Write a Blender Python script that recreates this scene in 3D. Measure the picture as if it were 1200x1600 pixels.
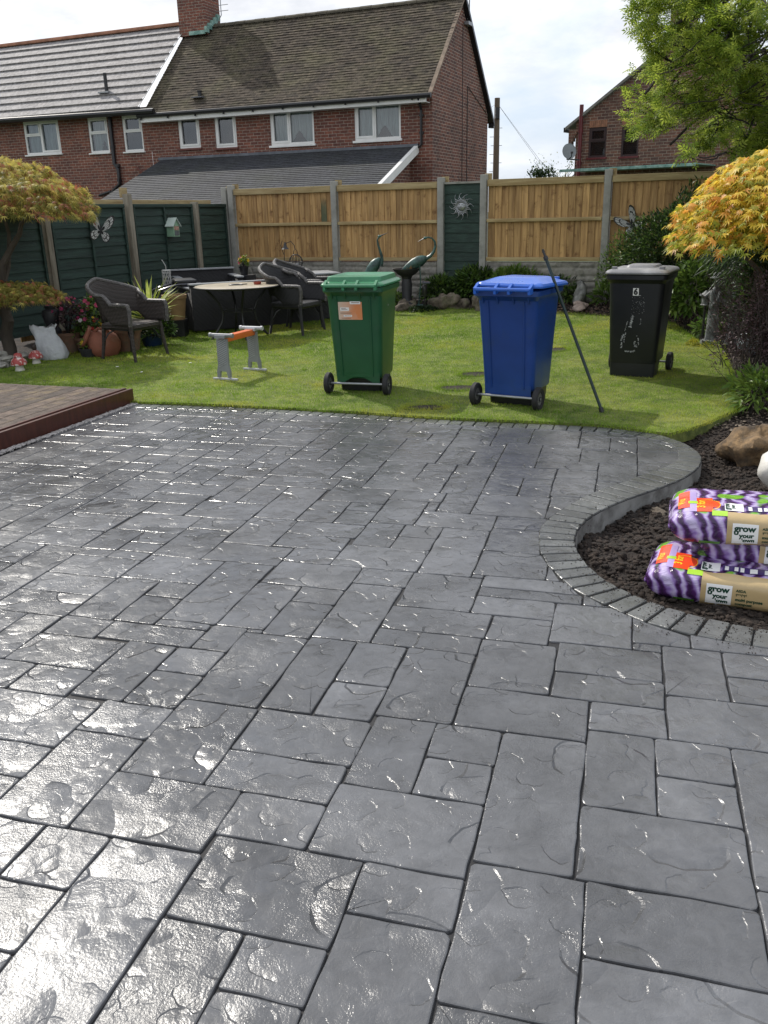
import bpy, bmesh, math, random
import numpy as np
from math import sin, cos, pi, radians as R
from mathutils import Vector, Matrix, geometry as G

for o in list(bpy.data.objects): bpy.data.objects.remove(o)
scn = bpy.context.scene
col = scn.collection
random.seed(7); rs = np.random.RandomState(7)

# ---------------------------------------------------------------- camera
EYE = 1.62
pitch, roll = .337086, -.023339
fwd = Vector((0, cos(pitch), -sin(pitch))); rt = Vector((1, 0, 0)); up = rt.cross(fwd)
r2 = cos(roll)*rt + sin(roll)*up; u2 = -sin(roll)*rt + cos(roll)*up
cam = bpy.data.cameras.new('camera'); camo = bpy.data.objects.new('camera', cam); col.objects.link(camo)
cam.sensor_fit = 'VERTICAL'; cam.sensor_height = 36; cam.lens = 36*1332.8/1600
cam.clip_start = .05; cam.clip_end = 2000
m = Matrix((r2, u2, -fwd)).transposed().to_4x4(); m.translation = (0, 0, EYE); camo.matrix_world = m
scn.camera = camo

# ---------------------------------------------------------------- sky and sun
SUN_AZ, SUN_EL = R(-39), R(45)
w = bpy.data.worlds.new('World'); scn.world = w; w.use_nodes = True
nt = w.node_tree; nt.nodes.clear(); L = nt.links.new
def N(t, **k):
    n = nt.nodes.new(t)
    for a, b in k.items(): setattr(n, a, b)
    return n
sky = N('ShaderNodeTexSky', sky_type='NISHITA', sun_disc=False, sun_elevation=SUN_EL, sun_rotation=SUN_AZ)
sky.air_density = 1.2; sky.dust_density = 2.0
tc = N('ShaderNodeTexCoord')
mp = N('ShaderNodeMapping'); mp.inputs['Scale'].default_value = (1, 1, 3.2); L(tc.outputs['Generated'], mp.inputs[0])
n1 = N('ShaderNodeTexNoise'); n1.inputs['Scale'].default_value = 2.3; n1.inputs['Detail'].default_value = 9; n1.inputs['Roughness'].default_value = .56; n1.inputs['Distortion'].default_value = .35
L(mp.outputs[0], n1.inputs['Vector'])
r1 = N('ShaderNodeValToRGB'); r1.color_ramp.elements[0].position = .38; r1.color_ramp.elements[1].position = .55; L(n1.outputs['Fac'], r1.inputs[0])
mp2 = N('ShaderNodeMapping'); mp2.inputs['Scale'].default_value = (1, 1, 3.0); mp2.inputs['Location'].default_value = (3.1, 1.7, .4); L(tc.outputs['Generated'], mp2.inputs[0])
n2 = N('ShaderNodeTexNoise'); n2.inputs['Scale'].default_value = 4.2; n2.inputs['Detail'].default_value = 8; n2.inputs['Roughness'].default_value = .6; L(mp2.outputs[0], n2.inputs['Vector'])
r2n = N('ShaderNodeValToRGB'); e = r2n.color_ramp.elements; e[0].position = .34; e[0].color = (6.3, 6.55, 7.05, 1); e[1].position = .58; e[1].color = (9.6, 9.6, 9.7, 1); L(n2.outputs['Fac'], r2n.inputs[0])
sm = N('ShaderNodeMix', data_type='RGBA'); sm.inputs[0].default_value = .72; L(sky.outputs[0], sm.inputs[6]); sm.inputs[7].default_value = (5.9, 6.9, 8.5, 1)
mx = N('ShaderNodeMix', data_type='RGBA'); L(r1.outputs[0], mx.inputs[0]); L(sm.outputs[2], mx.inputs[6]); L(r2n.outputs[0], mx.inputs[7])
bg = N('ShaderNodeBackground'); bg.inputs[1].default_value = .1; L(mx.outputs[2], bg.inputs[0])
L(bg.outputs[0], N('ShaderNodeOutputWorld').inputs[0])
sd = bpy.data.lights.new('sun', 'SUN'); sd.energy = 3.0; sd.angle = R(.6); sd.color = (1, .95, .87)
so = bpy.data.objects.new('sun', sd); col.objects.link(so)
sdir = Vector((sin(SUN_AZ)*cos(SUN_EL), cos(SUN_AZ)*cos(SUN_EL), sin(SUN_EL)))
so.rotation_euler = sdir.to_track_quat('Z', 'Y').to_euler(); so.location = (0, 0, 30)
scn.view_settings.view_transform = 'Standard'; scn.view_settings.look = 'None'
scn.view_settings.exposure = 0.38; scn.view_settings.gamma = 1; scn.view_settings.use_curve_mapping = False
scn.render.engine = 'CYCLES'

# ---------------------------------------------------------------- helpers
def tag(o, label=None, cat=None, group=None, kind=None):
    if label: o['label'] = label
    if cat: o['category'] = cat
    if group: o['group'] = group
    if kind: o['kind'] = kind
    return o
def empty(name, loc, rz=0, label=None, cat=None, group=None):
    o = bpy.data.objects.new(name, None); col.objects.link(o); o.empty_display_size = .1
    o.location = loc; o.rotation_euler = (0, 0, rz)
    return tag(o, label, cat, group)
def copy_tree(o, parent=None):
    c = o.copy(); col.objects.link(c); c.parent = parent
    for ch in [x for x in o.children]: copy_tree(ch, c)
    return c
class MB:
    def __init__(s): s.v = []; s.f = []; s.m = []; s.k = 0
    def add(s, vs, fs, M=None):
        b = len(s.v)
        s.v += [tuple(M @ Vector(p)) if M else tuple(p) for p in vs]
        s.f += [tuple(b+i for i in f) for f in fs]; s.m += [s.k]*len(fs); return s
    def box(s, x, y, z, sx, sy, sz, M=None):
        a, b, c = sx/2, sy/2, sz/2
        return s.add([(x+i*a, y+j*b, z+k*c) for k in (-1, 1) for j in (-1, 1) for i in (-1, 1)],
                     [(0, 2, 3, 1), (4, 5, 7, 6), (0, 1, 5, 4), (2, 6, 7, 3), (0, 4, 6, 2), (1, 3, 7, 5)], M)
    def prism(s, poly, z0, z1, M=None):
        n = len(poly)
        return s.add([(p[0], p[1], z0) for p in poly]+[(p[0], p[1], z1) for p in poly],
                     [tuple(range(n-1, -1, -1)), tuple(range(n, 2*n))]+[(i, (i+1) % n, n+(i+1) % n, n+i) for i in range(n)], M)
    def tube(s, path, r, n=8, M=None, cap=True):
        path = [Vector(p) for p in path]; rr = r if hasattr(r, '__len__') else [r]*len(path)
        vs = []; fs = []; pn = None
        for i, p in enumerate(path):
            t = (path[min(i+1, len(path)-1)]-path[max(i-1, 0)])
            t = t.normalized() if t.length > 1e-9 else Vector((0, 0, 1))
            if pn is None:
                a = Vector((0, 0, 1)) if abs(t.z) < .9 else Vector((1, 0, 0)); pn = (a-t*a.dot(t)).normalized()
            else:
                pn = pn-t*pn.dot(t); pn = pn.normalized() if pn.length > 1e-6 else t.orthogonal().normalized()
            b = t.cross(pn)
            vs += [p+rr[i]*(cos(2*pi*k/n)*pn+sin(2*pi*k/n)*b) for k in range(n)]
        for i in range(len(path)-1):
            for k in range(n): fs.append((i*n+k, i*n+(k+1) % n, (i+1)*n+(k+1) % n, (i+1)*n+k))
        if cap: fs.append(tuple(range(n-1, -1, -1))); fs.append(tuple((len(path)-1)*n+k for k in range(n)))
        return s.add(vs, fs, M)
    def lathe(s, prof, n=24, M=None, cx=0, cy=0):
        vs = []; fs = []
        for r, z in prof: vs += [(cx+r*cos(2*pi*k/n), cy+r*sin(2*pi*k/n), z) for k in range(n)]
        for i in range(len(prof)-1):
            for k in range(n): fs.append((i*n+k, i*n+(k+1) % n, (i+1)*n+(k+1) % n, (i+1)*n+k))
        fs.append(tuple(range(n-1, -1, -1))); fs.append(tuple((len(prof)-1)*n+k for k in range(n)))
        return s.add(vs, fs, M)
    def loft(s, rings, M=None, caps=True):
        n = len(rings[0]); vs = [p for r in rings for p in r]; fs = []
        for i in range(len(rings)-1):
            for k in range(n): fs.append((i*n+k, i*n+(k+1) % n, (i+1)*n+(k+1) % n, (i+1)*n+k))
        if caps: fs.append(tuple(range(n-1, -1, -1))); fs.append(tuple((len(rings)-1)*n+k for k in range(n)))
        return s.add(vs, fs, M)
    def blob(s, c, r, seed=0, n=10, amp=.25, flat=1.0):
        rr = random.Random(seed); vs = []; fs = []; ph = [rr.uniform(0, 6.28) for _ in range(9)]
        for i in range(n+1):
            a = pi*i/n
            for k in range(n*2):
                b = pi*k/n
                d = 1+amp*(sin(2*b+ph[0])*sin(a)*.5+sin(3*a+ph[1]+b)*.35*sin(a)+sin(5*b+ph[2]+2*a)*.25*sin(a)+sin(7*a+3*b+ph[3])*.15*sin(a))
                vs.append((c[0]+r[0]*d*sin(a)*cos(b), c[1]+r[1]*d*sin(a)*sin(b), c[2]+r[2]*d*cos(a)*flat))
        m_ = n*2
        for i in range(n):
            for k in range(m_): fs.append((i*m_+k, (i+1)*m_+k, (i+1)*m_+(k+1) % m_, i*m_+(k+1) % m_))
        return s.add(vs, fs)
    def mesh(s, name, mats, smooth=False, angle=35, uv=None):
        me = bpy.data.meshes.new(name); me.from_pydata(s.v, [], s.f)
        for m_ in (mats if isinstance(mats, (list, tuple)) else [mats]): me.materials.append(m_)
        if any(s.m): me.polygons.foreach_set('material_index', s.m)
        me.update()
        if smooth:
            me.polygons.foreach_set('use_smooth', [True]*len(me.polygons))
            if angle: me.set_sharp_from_angle(angle=R(angle))
        return me
    def build(s, name, mats, parent=None, smooth=False, bevel=0, loc=None, rz=None, angle=35, seg=2):
        me = s.mesh(name, mats, smooth, angle)
        if bevel:   # rounded edges baked into the mesh
            bm = bmesh.new(); bm.from_mesh(me); bmesh.ops.remove_doubles(bm, verts=bm.verts, dist=1e-5)
            es = [e_ for e_ in bm.edges if len(e_.link_faces) == 2 and e_.calc_face_angle(0) > .5]
            bmesh.ops.bevel(bm, geom=es, offset=bevel, segments=seg, affect='EDGES', profile=.6, clamp_overlap=True)
            bm.to_mesh(me); bm.free()
            me.polygons.foreach_set('use_smooth', [True]*len(me.polygons)); me.set_sharp_from_angle(angle=R(40))
        o = bpy.data.objects.new(name, me); col.objects.link(o)
        if parent: o.parent = parent
        if loc: o.location = loc
        if rz is not None: o.rotation_euler = (0, 0, rz)
        return o
def inst(o, loc, rz=0, name=None, parent=None, rot=None, scale=None):
    c = o.copy(); col.objects.link(c)
    if parent is not None: c.parent = parent
    c.location = loc; c.rotation_euler = rot or (0, 0, rz)
    if scale: c.scale = scale
    return c
def npmesh(name, V, F, mat, parent=None, smooth=False, mi=None, colr=None):
    V = np.asarray(V, np.float32); F = np.asarray(F, np.int32); k = F.shape[1]
    me = bpy.data.meshes.new(name); me.vertices.add(len(V)); me.vertices.foreach_set('co', V.ravel())
    me.loops.add(F.size); me.loops.foreach_set('vertex_index', F.ravel())
    me.polygons.add(len(F)); me.polygons.foreach_set('loop_start', np.arange(0, F.size, k, dtype=np.int32))
    for m_ in (mat if isinstance(mat, (list, tuple)) else [mat]): me.materials.append(m_)
    if mi is not None: me.polygons.foreach_set('material_index', np.asarray(mi, np.int32))
    me.update(calc_edges=True)
    if smooth: me.polygons.foreach_set('use_smooth', [True]*len(F))
    o = bpy.data.objects.new(name, me); col.objects.link(o)
    if parent: o.parent = parent
    return o
def rrect(w_, d, r, n=4, x=0, y=0, z=0):
    out = []
    for cx, cy, a0 in ((w_/2-r, d/2-r, 0), (-w_/2+r, d/2-r, 90), (-w_/2+r, -d/2+r, 180), (w_/2-r, -d/2+r, 270)):
        for i in range(n+1):
            a = R(a0+90*i/n); out.append((x+cx+r*cos(a), y+cy+r*sin(a), z))
    return out
def text(body, size, mat, parent, loc, rot, name='lettering', bold=.0, align='CENTER', sx=1, depth=.0006):
    cu = bpy.data.curves.new(name, 'FONT'); cu.body = body; cu.size = size; cu.align_x = align; cu.align_y = 'CENTER'
    cu.offset = bold; cu.extrude = depth; cu.resolution_u = 3
    t = bpy.data.objects.new(name, cu); col.objects.link(t)
    dg = bpy.context.evaluated_depsgraph_get(); me = bpy.data.meshes.new_from_object(t.evaluated_get(dg))
    bpy.data.objects.remove(t); me.materials.clear(); me.materials.append(mat)
    o = bpy.data.objects.new(name, me); col.objects.link(o); o.parent = parent; o.location = loc; o.rotation_euler = rot; o.scale = (sx, 1, 1)
    return o
# value noise in numpy
_h = np.random.RandomState(3).rand(256, 256)
def vn(x, y):
    x = np.asarray(x, float); y = np.asarray(y, float)
    xi = np.floor(x).astype(int); yi = np.floor(y).astype(int); fx = x-xi; fy = y-yi
    fx = fx*fx*(3-2*fx); fy = fy*fy*(3-2*fy)
    g = lambda a, b: _h[a % 256, b % 256]
    return (g(xi, yi)*(1-fx)+g(xi+1, yi)*fx)*(1-fy)+(g(xi, yi+1)*(1-fx)+g(xi+1, yi+1)*fx)*fy
def fbm(x, y, o=4):
    s = 0; a = .5
    for i in range(o): s = s+a*vn(x*2**i+17*i, y*2**i+31*i); a *= .5
    return s

# ---------------------------------------------------------------- materials
def new_mat(name):
    m_ = bpy.data.materials.new(name); m_.use_nodes = True; t = m_.node_tree; t.nodes.clear()
    out = t.nodes.new('ShaderNodeOutputMaterial'); b = t.nodes.new('ShaderNodeBsdfPrincipled'); t.links.new(b.outputs[0], out.inputs[0])
    def n(ty, ins=None, **k):
        q = t.nodes.new(ty)
        for a, v in k.items(): setattr(q, a, v)
        for a, v in (ins or {}).items():
            if isinstance(v, bpy.types.NodeSocket): t.links.new(v, q.inputs[a])
            else: q.inputs[a].default_value = v
        return q
    return m_, t, b, out, n
def c4(c, k=1): return (min(c[0]*k, 1), min(c[1]*k, 1), min(c[2]*k, 1), 1)
def mat(name, c, rough=.6, var=.25, scale=6, bump=.3, bscale=60, bd=.002, c2=None, metal=0, spec=.5, coat=0, stretch=None, world=False, lo=.35, hi=.65, dirt=None, dscale=3, dlo=.5, dhi=.7, trans=0, rvar=.0, perobj=0):
    m_, t, b, out, n = new_mat(name)
    if world: src = n('ShaderNodeNewGeometry').outputs['Position']
    else: src = n('ShaderNodeTexCoord').outputs['Object']
    if perobj:
        oi = n('ShaderNodeObjectInfo'); mu = n('ShaderNodeMath', {0: oi.outputs['Random'], 1: 37.0}, operation='MULTIPLY')
        src = n('ShaderNodeVectorMath', {0: src, 1: mu.outputs[0]}, operation='ADD').outputs[0]
    mpp = n('ShaderNodeMapping', {'Vector': src}); mpp.inputs['Scale'].default_value = stretch or (1, 1, 1)
    nz = n('ShaderNodeTexNoise', {'Vector': mpp.outputs[0], 'Scale': scale, 'Detail': 6.0, 'Roughness': .6})
    rp = n('ShaderNodeValToRGB', {0: nz.outputs['Fac']}); e_ = rp.color_ramp.elements
    e_[0].position = lo; e_[1].position = hi; e_[0].color = c4(c, 1-var); e_[1].color = c4(c2, 1) if c2 else c4(c, 1+var)
    cs = rp.outputs[0]
    if perobj:
        ml = n('ShaderNodeMapRange', {0: oi.outputs['Random'], 3: 1-perobj, 4: 1+perobj})
        cs = n('ShaderNodeVectorMath', {0: cs, 1: ml.outputs[0]}, operation='MULTIPLY').outputs[0]
    if dirt:
        dz = n('ShaderNodeTexNoise', {'Vector': src, 'Scale': dscale, 'Detail': 7.0, 'Roughness': .65})
        dr = n('ShaderNodeValToRGB', {0: dz.outputs['Fac']}); dr.color_ramp.elements[0].position = dlo; dr.color_ramp.elements[1].position = dhi
        mx_ = n('ShaderNodeMix', {0: dr.outputs[0], 6: cs, 7: c4(dirt)}, data_type='RGBA'); cs = mx_.outputs[2]
    t.links.new(cs, b.inputs['Base Color'])
    b.inputs['Roughness'].default_value = rough; b.inputs['Metallic'].default_value = metal
    b.inputs['Specular IOR Level'].default_value = spec; b.inputs['Coat Weight'].default_value = coat
    if rvar:
        rr = n('ShaderNodeMapRange', {0: nz.outputs['Fac'], 1: .3, 2: .7, 3: rough-rvar, 4: rough+rvar}); t.links.new(rr.outputs[0], b.inputs['Roughness'])
    if bump:
        bz = n('ShaderNodeTexNoise', {'Vector': mpp.outputs[0], 'Scale': bscale, 'Detail': 5.0})
        bp = n('ShaderNodeBump', {'Height': bz.outputs['Fac'], 'Strength': bump, 'Distance': bd}); t.links.new(bp.outputs[0], b.inputs['Normal'])
    if trans:
        tr = n('ShaderNodeBsdfTranslucent', {'Color': cs}); ms = n('ShaderNodeMixShader', {0: trans, 1: b.outputs[0], 2: tr.outputs[0]})
        t.links.new(ms.outputs[0], out.inputs[0])
    return m_
def flat(name, c, rough=.5, metal=0, spec=.5): return mat(name, c, rough, var=.08, bump=0, metal=metal, spec=spec)
def leafmat(name, c, c2, rough=.5, scale=9, trans=.4):
    # leaf colour varies from leaf to leaf through a noise on world position
    m_, t, b, out, n = new_mat(name)
    src = n('ShaderNodeNewGeometry').outputs['Position']
    nz = n('ShaderNodeTexNoise', {'Vector': src, 'Scale': scale, 'Detail': 4.0, 'Roughness': .7})
    rp = n('ShaderNodeValToRGB', {0: nz.outputs['Fac']}); e_ = rp.color_ramp.elements
    e_[0].position = .36; e_[1].position = .64; e_[0].color = c4(c); e_[1].color = c4(c2)
    t.links.new(rp.outputs[0], b.inputs['Base Color']); b.inputs['Roughness'].default_value = rough; b.inputs['Specular IOR Level'].default_value = .35
    tr = n('ShaderNodeBsdfTranslucent', {'Color': rp.outputs[0]})
    ms = n('ShaderNodeMixShader', {0: trans, 1: b.outputs[0], 2: tr.outputs[0]}); t.links.new(ms.outputs[0], out.inputs[0])
    return m_
def brickmat(name, c1, c2, mortar, bw=.225, bh=.075, rough=.9, yz=False, dirt=(.05, .035, .03)):
    m_, t, b, out, n = new_mat(name)
    src = n('ShaderNodeTexCoord').outputs['Object']; sp = n('ShaderNodeSeparateXYZ', {0: src})
    cb = n('ShaderNodeCombineXYZ', {0: sp.outputs['Y' if yz else 'X'], 1: sp.outputs['Z']})
    br = n('ShaderNodeTexBrick', {'Vector': cb.outputs[0], 'Color1': c4(c1), 'Color2': c4(c2), 'Mortar': c4(mortar), 'Scale': 1.0, 'Mortar Size': .0075, 'Mortar Smooth': .15, 'Bias': 0.0, 'Brick Width': bw, 'Row Height': bh})
    nz = n('ShaderNodeTexNoise', {'Vector': src, 'Scale': 1.3, 'Detail': 6.0, 'Roughness': .65})
    rp = n('ShaderNodeValToRGB', {0: nz.outputs['Fac']}); rp.color_ramp.elements[0].position = .42; rp.color_ramp.elements[1].position = .75
    ds = n('ShaderNodeMath', {0: rp.outputs[0], 1: .55}, operation='MULTIPLY')
    mx_ = n('ShaderNodeMix', {0: ds.outputs[0], 6: br.outputs['Color'], 7: c4(dirt)}, data_type='RGBA')
    nf = n('ShaderNodeTexNoise', {'Vector': src, 'Scale': 14.0, 'Detail': 4.0})
    nr = n('ShaderNodeMapRange', {0: nf.outputs['Fac'], 1: .3, 2: .7, 3: .72, 4: 1.25})
    vm = n('ShaderNodeVectorMath', {0: mx_.outputs[2], 1: nr.outputs[0]}, operation='MULTIPLY')
    t.links.new(vm.outputs[0], b.inputs['Base Color']); b.inputs['Roughness'].default_value = rough
    iv = n('ShaderNodeMath', {0: 1.0, 1: br.outputs['Fac']}, operation='SUBTRACT')
    bp = n('ShaderNodeBump', {'Height': iv.outputs[0], 'Strength': .9, 'Distance': .008}); t.links.new(bp.outputs[0], b.inputs['Normal'])
    return m_
def patio_mat(name, base, terr=1.0, joint=False):
    m_, t, b, out, n = new_mat(name)
    pos = n('ShaderNodeNewGeometry').outputs['Position']
    oi = n('ShaderNodeObjectInfo'); mu = n('ShaderNodeMath', {0: oi.outputs['Random'], 1: 61.0}, operation='MULTIPLY')
    src = n('ShaderNodeVectorMath', {0: pos, 1: mu.outputs[0]}, operation='ADD').outputs[0]
    # slate clefts: stepped terraces of a distorted noise
    nz = n('ShaderNodeTexNoise', {'Vector': src, 'Scale': 3.1, 'Detail': 3.0, 'Roughness': .5, 'Distortion': .8})
    rp = n('ShaderNodeValToRGB', {0: nz.outputs['Fac']}); cr = rp.color_ramp; cr.interpolation = 'EASE'
    pts = [(.28, 0), (.418, .08), (.428, .45), (.50, .50), (.572, .55), (.582, .92), (.70, 1)]
    cr.elements[0].position = pts[0][0]; cr.elements[0].color = (0, 0, 0, 1); cr.elements[1].position = pts[-1][0]
    for p, v in pts[1:-1]: q = cr.elements.new(p); q.color = (v, v, v, 1)
    und = n('ShaderNodeTexNoise', {'Vector': src, 'Scale': 3.6, 'Detail': 3.0})
    med = n('ShaderNodeTexNoise', {'Vector': src, 'Scale': 24.0, 'Detail': 5.0, 'Roughness': .62, 'Distortion': .6})
    fin = n('ShaderNodeTexNoise', {'Vector': src, 'Scale': 150.0, 'Detail': 3.0, 'Roughness': .6})
    msk = n('ShaderNodeTexNoise', {'Vector': src, 'Scale': 5.0, 'Detail': 2.0})
    mr = n('ShaderNodeMapRange', {0: msk.outputs['Fac'], 1: .42, 2: .6, 3: .25, 4: 1.0})
    b0 = n('ShaderNodeBump', {'Height': und.outputs['Fac'], 'Strength': .5, 'Distance': .026})
    tm = n('ShaderNodeTexNoise', {'Vector': src, 'Scale': 6.5, 'Detail': 2.0}); tr_ = n('ShaderNodeMapRange', {0: tm.outputs['Fac'], 1: .52, 2: .66})
    wp = n('ShaderNodeTexNoise', {'Vector': src, 'Scale': 2.6, 'Detail': 6.0, 'Roughness': .62, 'Distortion': 1.6}); wr = n('ShaderNodeValToRGB', {0: wp.outputs['Fac']}); we = wr.color_ramp.elements
    we[0].position = .505; we[1].position = .515; we[1].color = (1, 1, 1, 1)
    fm = n('ShaderNodeMath', {0: wr.outputs[0], 1: .6}, operation='MULTIPLY'); sm_ = n('ShaderNodeMath', {0: rp.outputs[0], 1: fm.outputs[0]}, operation='ADD')
    # conchoidal chips: scalloped hollows with one sharp curved lip each
    def scallop(sc, r0, dist, strength, prev, nsc):
        wn = n('ShaderNodeTexNoise', {'Vector': src, 'Scale': nsc, 'Detail': 3.0, 'Roughness': .55}); wo = n('ShaderNodeVectorMath', {0: wn.outputs['Color'], 1: (-.5, -.5, -.5)}, operation='ADD'); ws_ = n('ShaderNodeVectorMath', {0: wo.outputs[0], 3: .30/sc*2.2}, operation='SCALE'); wv = n('ShaderNodeVectorMath', {0: src, 1: ws_.outputs[0]}, operation='ADD')
        vo = n('ShaderNodeTexVoronoi', {'Vector': wv.outputs[0], 'Scale': sc, 'Randomness': 1.0}, voronoi_dimensions='2D')
        po = n('ShaderNodeVectorMath', {0: wv.outputs[0], 1: vo.outputs['Position']}, operation='SUBTRACT'); fl = n('ShaderNodeVectorMath', {0: po.outputs[0], 1: (1, 1, 0)}, operation='MULTIPLY'); nm = n('ShaderNodeVectorMath', {0: fl.outputs[0]}, operation='NORMALIZE')
        cc0 = n('ShaderNodeVectorMath', {0: vo.outputs['Color'], 1: (-.5, -.5, -.5)}, operation='ADD'); cf = n('ShaderNodeVectorMath', {0: cc0.outputs[0], 1: (1, 1, 0)}, operation='MULTIPLY'); cd = n('ShaderNodeVectorMath', {0: cf.outputs[0]}, operation='NORMALIZE')
        dt = n('ShaderNodeVectorMath', {0: nm.outputs[0], 1: cd.outputs[0]}, operation='DOT_PRODUCT'); dc = n('ShaderNodeMapRange', {0: dt.outputs['Value'], 1: .15, 2: .8})
        ins = n('ShaderNodeMapRange', {0: vo.outputs['Distance'], 1: r0-.035, 2: r0, 3: 1.0, 4: 0.0}); rr_ = n('ShaderNodeMath', {0: vo.outputs['Distance'], 1: 1/r0}, operation='MULTIPLY'); rp_ = n('ShaderNodeMath', {0: rr_.outputs[0], 1: 2.2}, operation='POWER')
        m1 = n('ShaderNodeMath', {0: ins.outputs[0], 1: dc.outputs[0]}, operation='MULTIPLY'); m2 = n('ShaderNodeMath', {0: m1.outputs[0], 1: rp_.outputs[0]}, operation='MULTIPLY'); ng = n('ShaderNodeMath', {0: 1.0, 1: m2.outputs[0]}, operation='SUBTRACT')
        return n('ShaderNodeBump', {'Height': ng.outputs[0], 'Strength': strength, 'Distance': dist, 'Normal': prev})
    tt_ = n('ShaderNodeMath', {0: sm_.outputs[0], 1: tr_.outputs[0]}, operation='MULTIPLY')
    b1 = n('ShaderNodeBump', {'Height': tt_.outputs[0], 'Strength': .22*terr, 'Distance': .008, 'Normal': b0.outputs[0]})
    b1 = scallop(4.2, .50, .013*terr, .66, b1.outputs[0], 3.5); b1 = scallop(8.5, .42, .006*terr, .55, b1.outputs[0], 9.0)
    b2 = n('ShaderNodeBump', {'Height': med.outputs['Fac'], 'Strength': .30, 'Distance': .009, 'Normal': b1.outputs[0]})
    fh = n('ShaderNodeMath', {0: fin.outputs['Fac'], 1: mr.outputs[0]}, operation='MULTIPLY')
    b3 = n('ShaderNodeBump', {'Height': fh.outputs[0], 'Strength': .5, 'Distance': .0035, 'Normal': b2.outputs[0]})
    t.links.new(b3.outputs[0], b.inputs['Normal'])
    cn = n('ShaderNodeTexNoise', {'Vector': pos, 'Scale': 1.7, 'Detail': 7.0, 'Roughness': .66})
    c1 = n('ShaderNodeMapRange', {0: cn.outputs['Fac'], 1: .3, 2: .7, 3: .55, 4: 1.42})
    c2_ = n('ShaderNodeMapRange', {0: med.outputs['Fac'], 1: .3, 2: .7, 3: .85, 4: 1.15})
    c3 = n('ShaderNodeMapRange', {0: oi.outputs['Random'], 3: .78, 4: 1.2})
    a = n('ShaderNodeMath', {0: c1.outputs[0], 1: c2_.outputs[0]}, operation='MULTIPLY'); a2 = n('ShaderNodeMath', {0: a.outputs[0], 1: c3.outputs[0]}, operation='MULTIPLY')
    cc = n('ShaderNodeVectorMath', {0: base, 1: a2.outputs[0]}, operation='MULTIPLY')
    t.links.new(cc.outputs[0], b.inputs['Base Color'])
    rn = n('ShaderNodeTexNoise', {'Vector': pos, 'Scale': 1.9, 'Detail': 5.0})
    rr = n('ShaderNodeMapRange', {0: rn.outputs['Fac'], 1: .35, 2: .65, 3: .17, 4: .34}); t.links.new(rr.outputs[0], b.inputs['Roughness'])
    b.inputs['Specular IOR Level'].default_value = .72; b.inputs['Coat Weight'].default_value = .0; b.inputs['Coat Roughness'].default_value = .30
    return m_
def weave_mat(name, c, cz=(.03), sx=70, sz=45):
    m_, t, b, out, n = new_mat(name)
    src = n('ShaderNodeTexCoord').outputs['Object']
    mp_ = n('ShaderNodeMapping', {'Vector': src}); mp_.inputs['Scale'].default_value = (sx, sx, sz)
    w1 = n('ShaderNodeTexWave', {'Vector': src, 'Scale': sz/2.2, 'Distortion': .6, 'Detail': 1.0, 'Detail Scale': 3.0}, wave_type='BANDS', bands_direction='Z')
    w2 = n('ShaderNodeTexWave', {'Vector': src, 'Scale': sx/6, 'Distortion': .8}, wave_type='BANDS', bands_direction='DIAGONAL')
    mu = n('ShaderNodeMath', {0: w1.outputs['Fac'], 1: w2.outputs['Fac']}, operation='MULTIPLY')
    ad = n('ShaderNodeMath', {0: w1.outputs['Fac'], 1: mu.outputs[0]}, operation='ADD')
    rp = n('ShaderNodeValToRGB', {0: ad.outputs[0]}); rp.color_ramp.elements[0].color = c4(c, .35); rp.color_ramp.elements[1].color = c4(c, 1.5); rp.color_ramp.elements[1].position = 1
    t.links.new(rp.outputs[0], b.inputs['Base Color']); b.inputs['Roughness'].default_value = .58
    bp = n('ShaderNodeBump', {'Height': ad.outputs[0], 'Strength': .8, 'Distance': .006}); t.links.new(bp.outputs[0], b.inputs['Normal'])
    return m_

# ground shape: level to the bins, then rising gently to the back fence
C25, S25 = cos(R(25)), sin(R(25))
def H(x, y):
    d = y*C25+x*S25
    return np.maximum(0, d-8.0)*.0286+np.clip(d-12.2, 0, 1)*.12
def Hf(x, y): return float(H(x, y))
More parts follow.
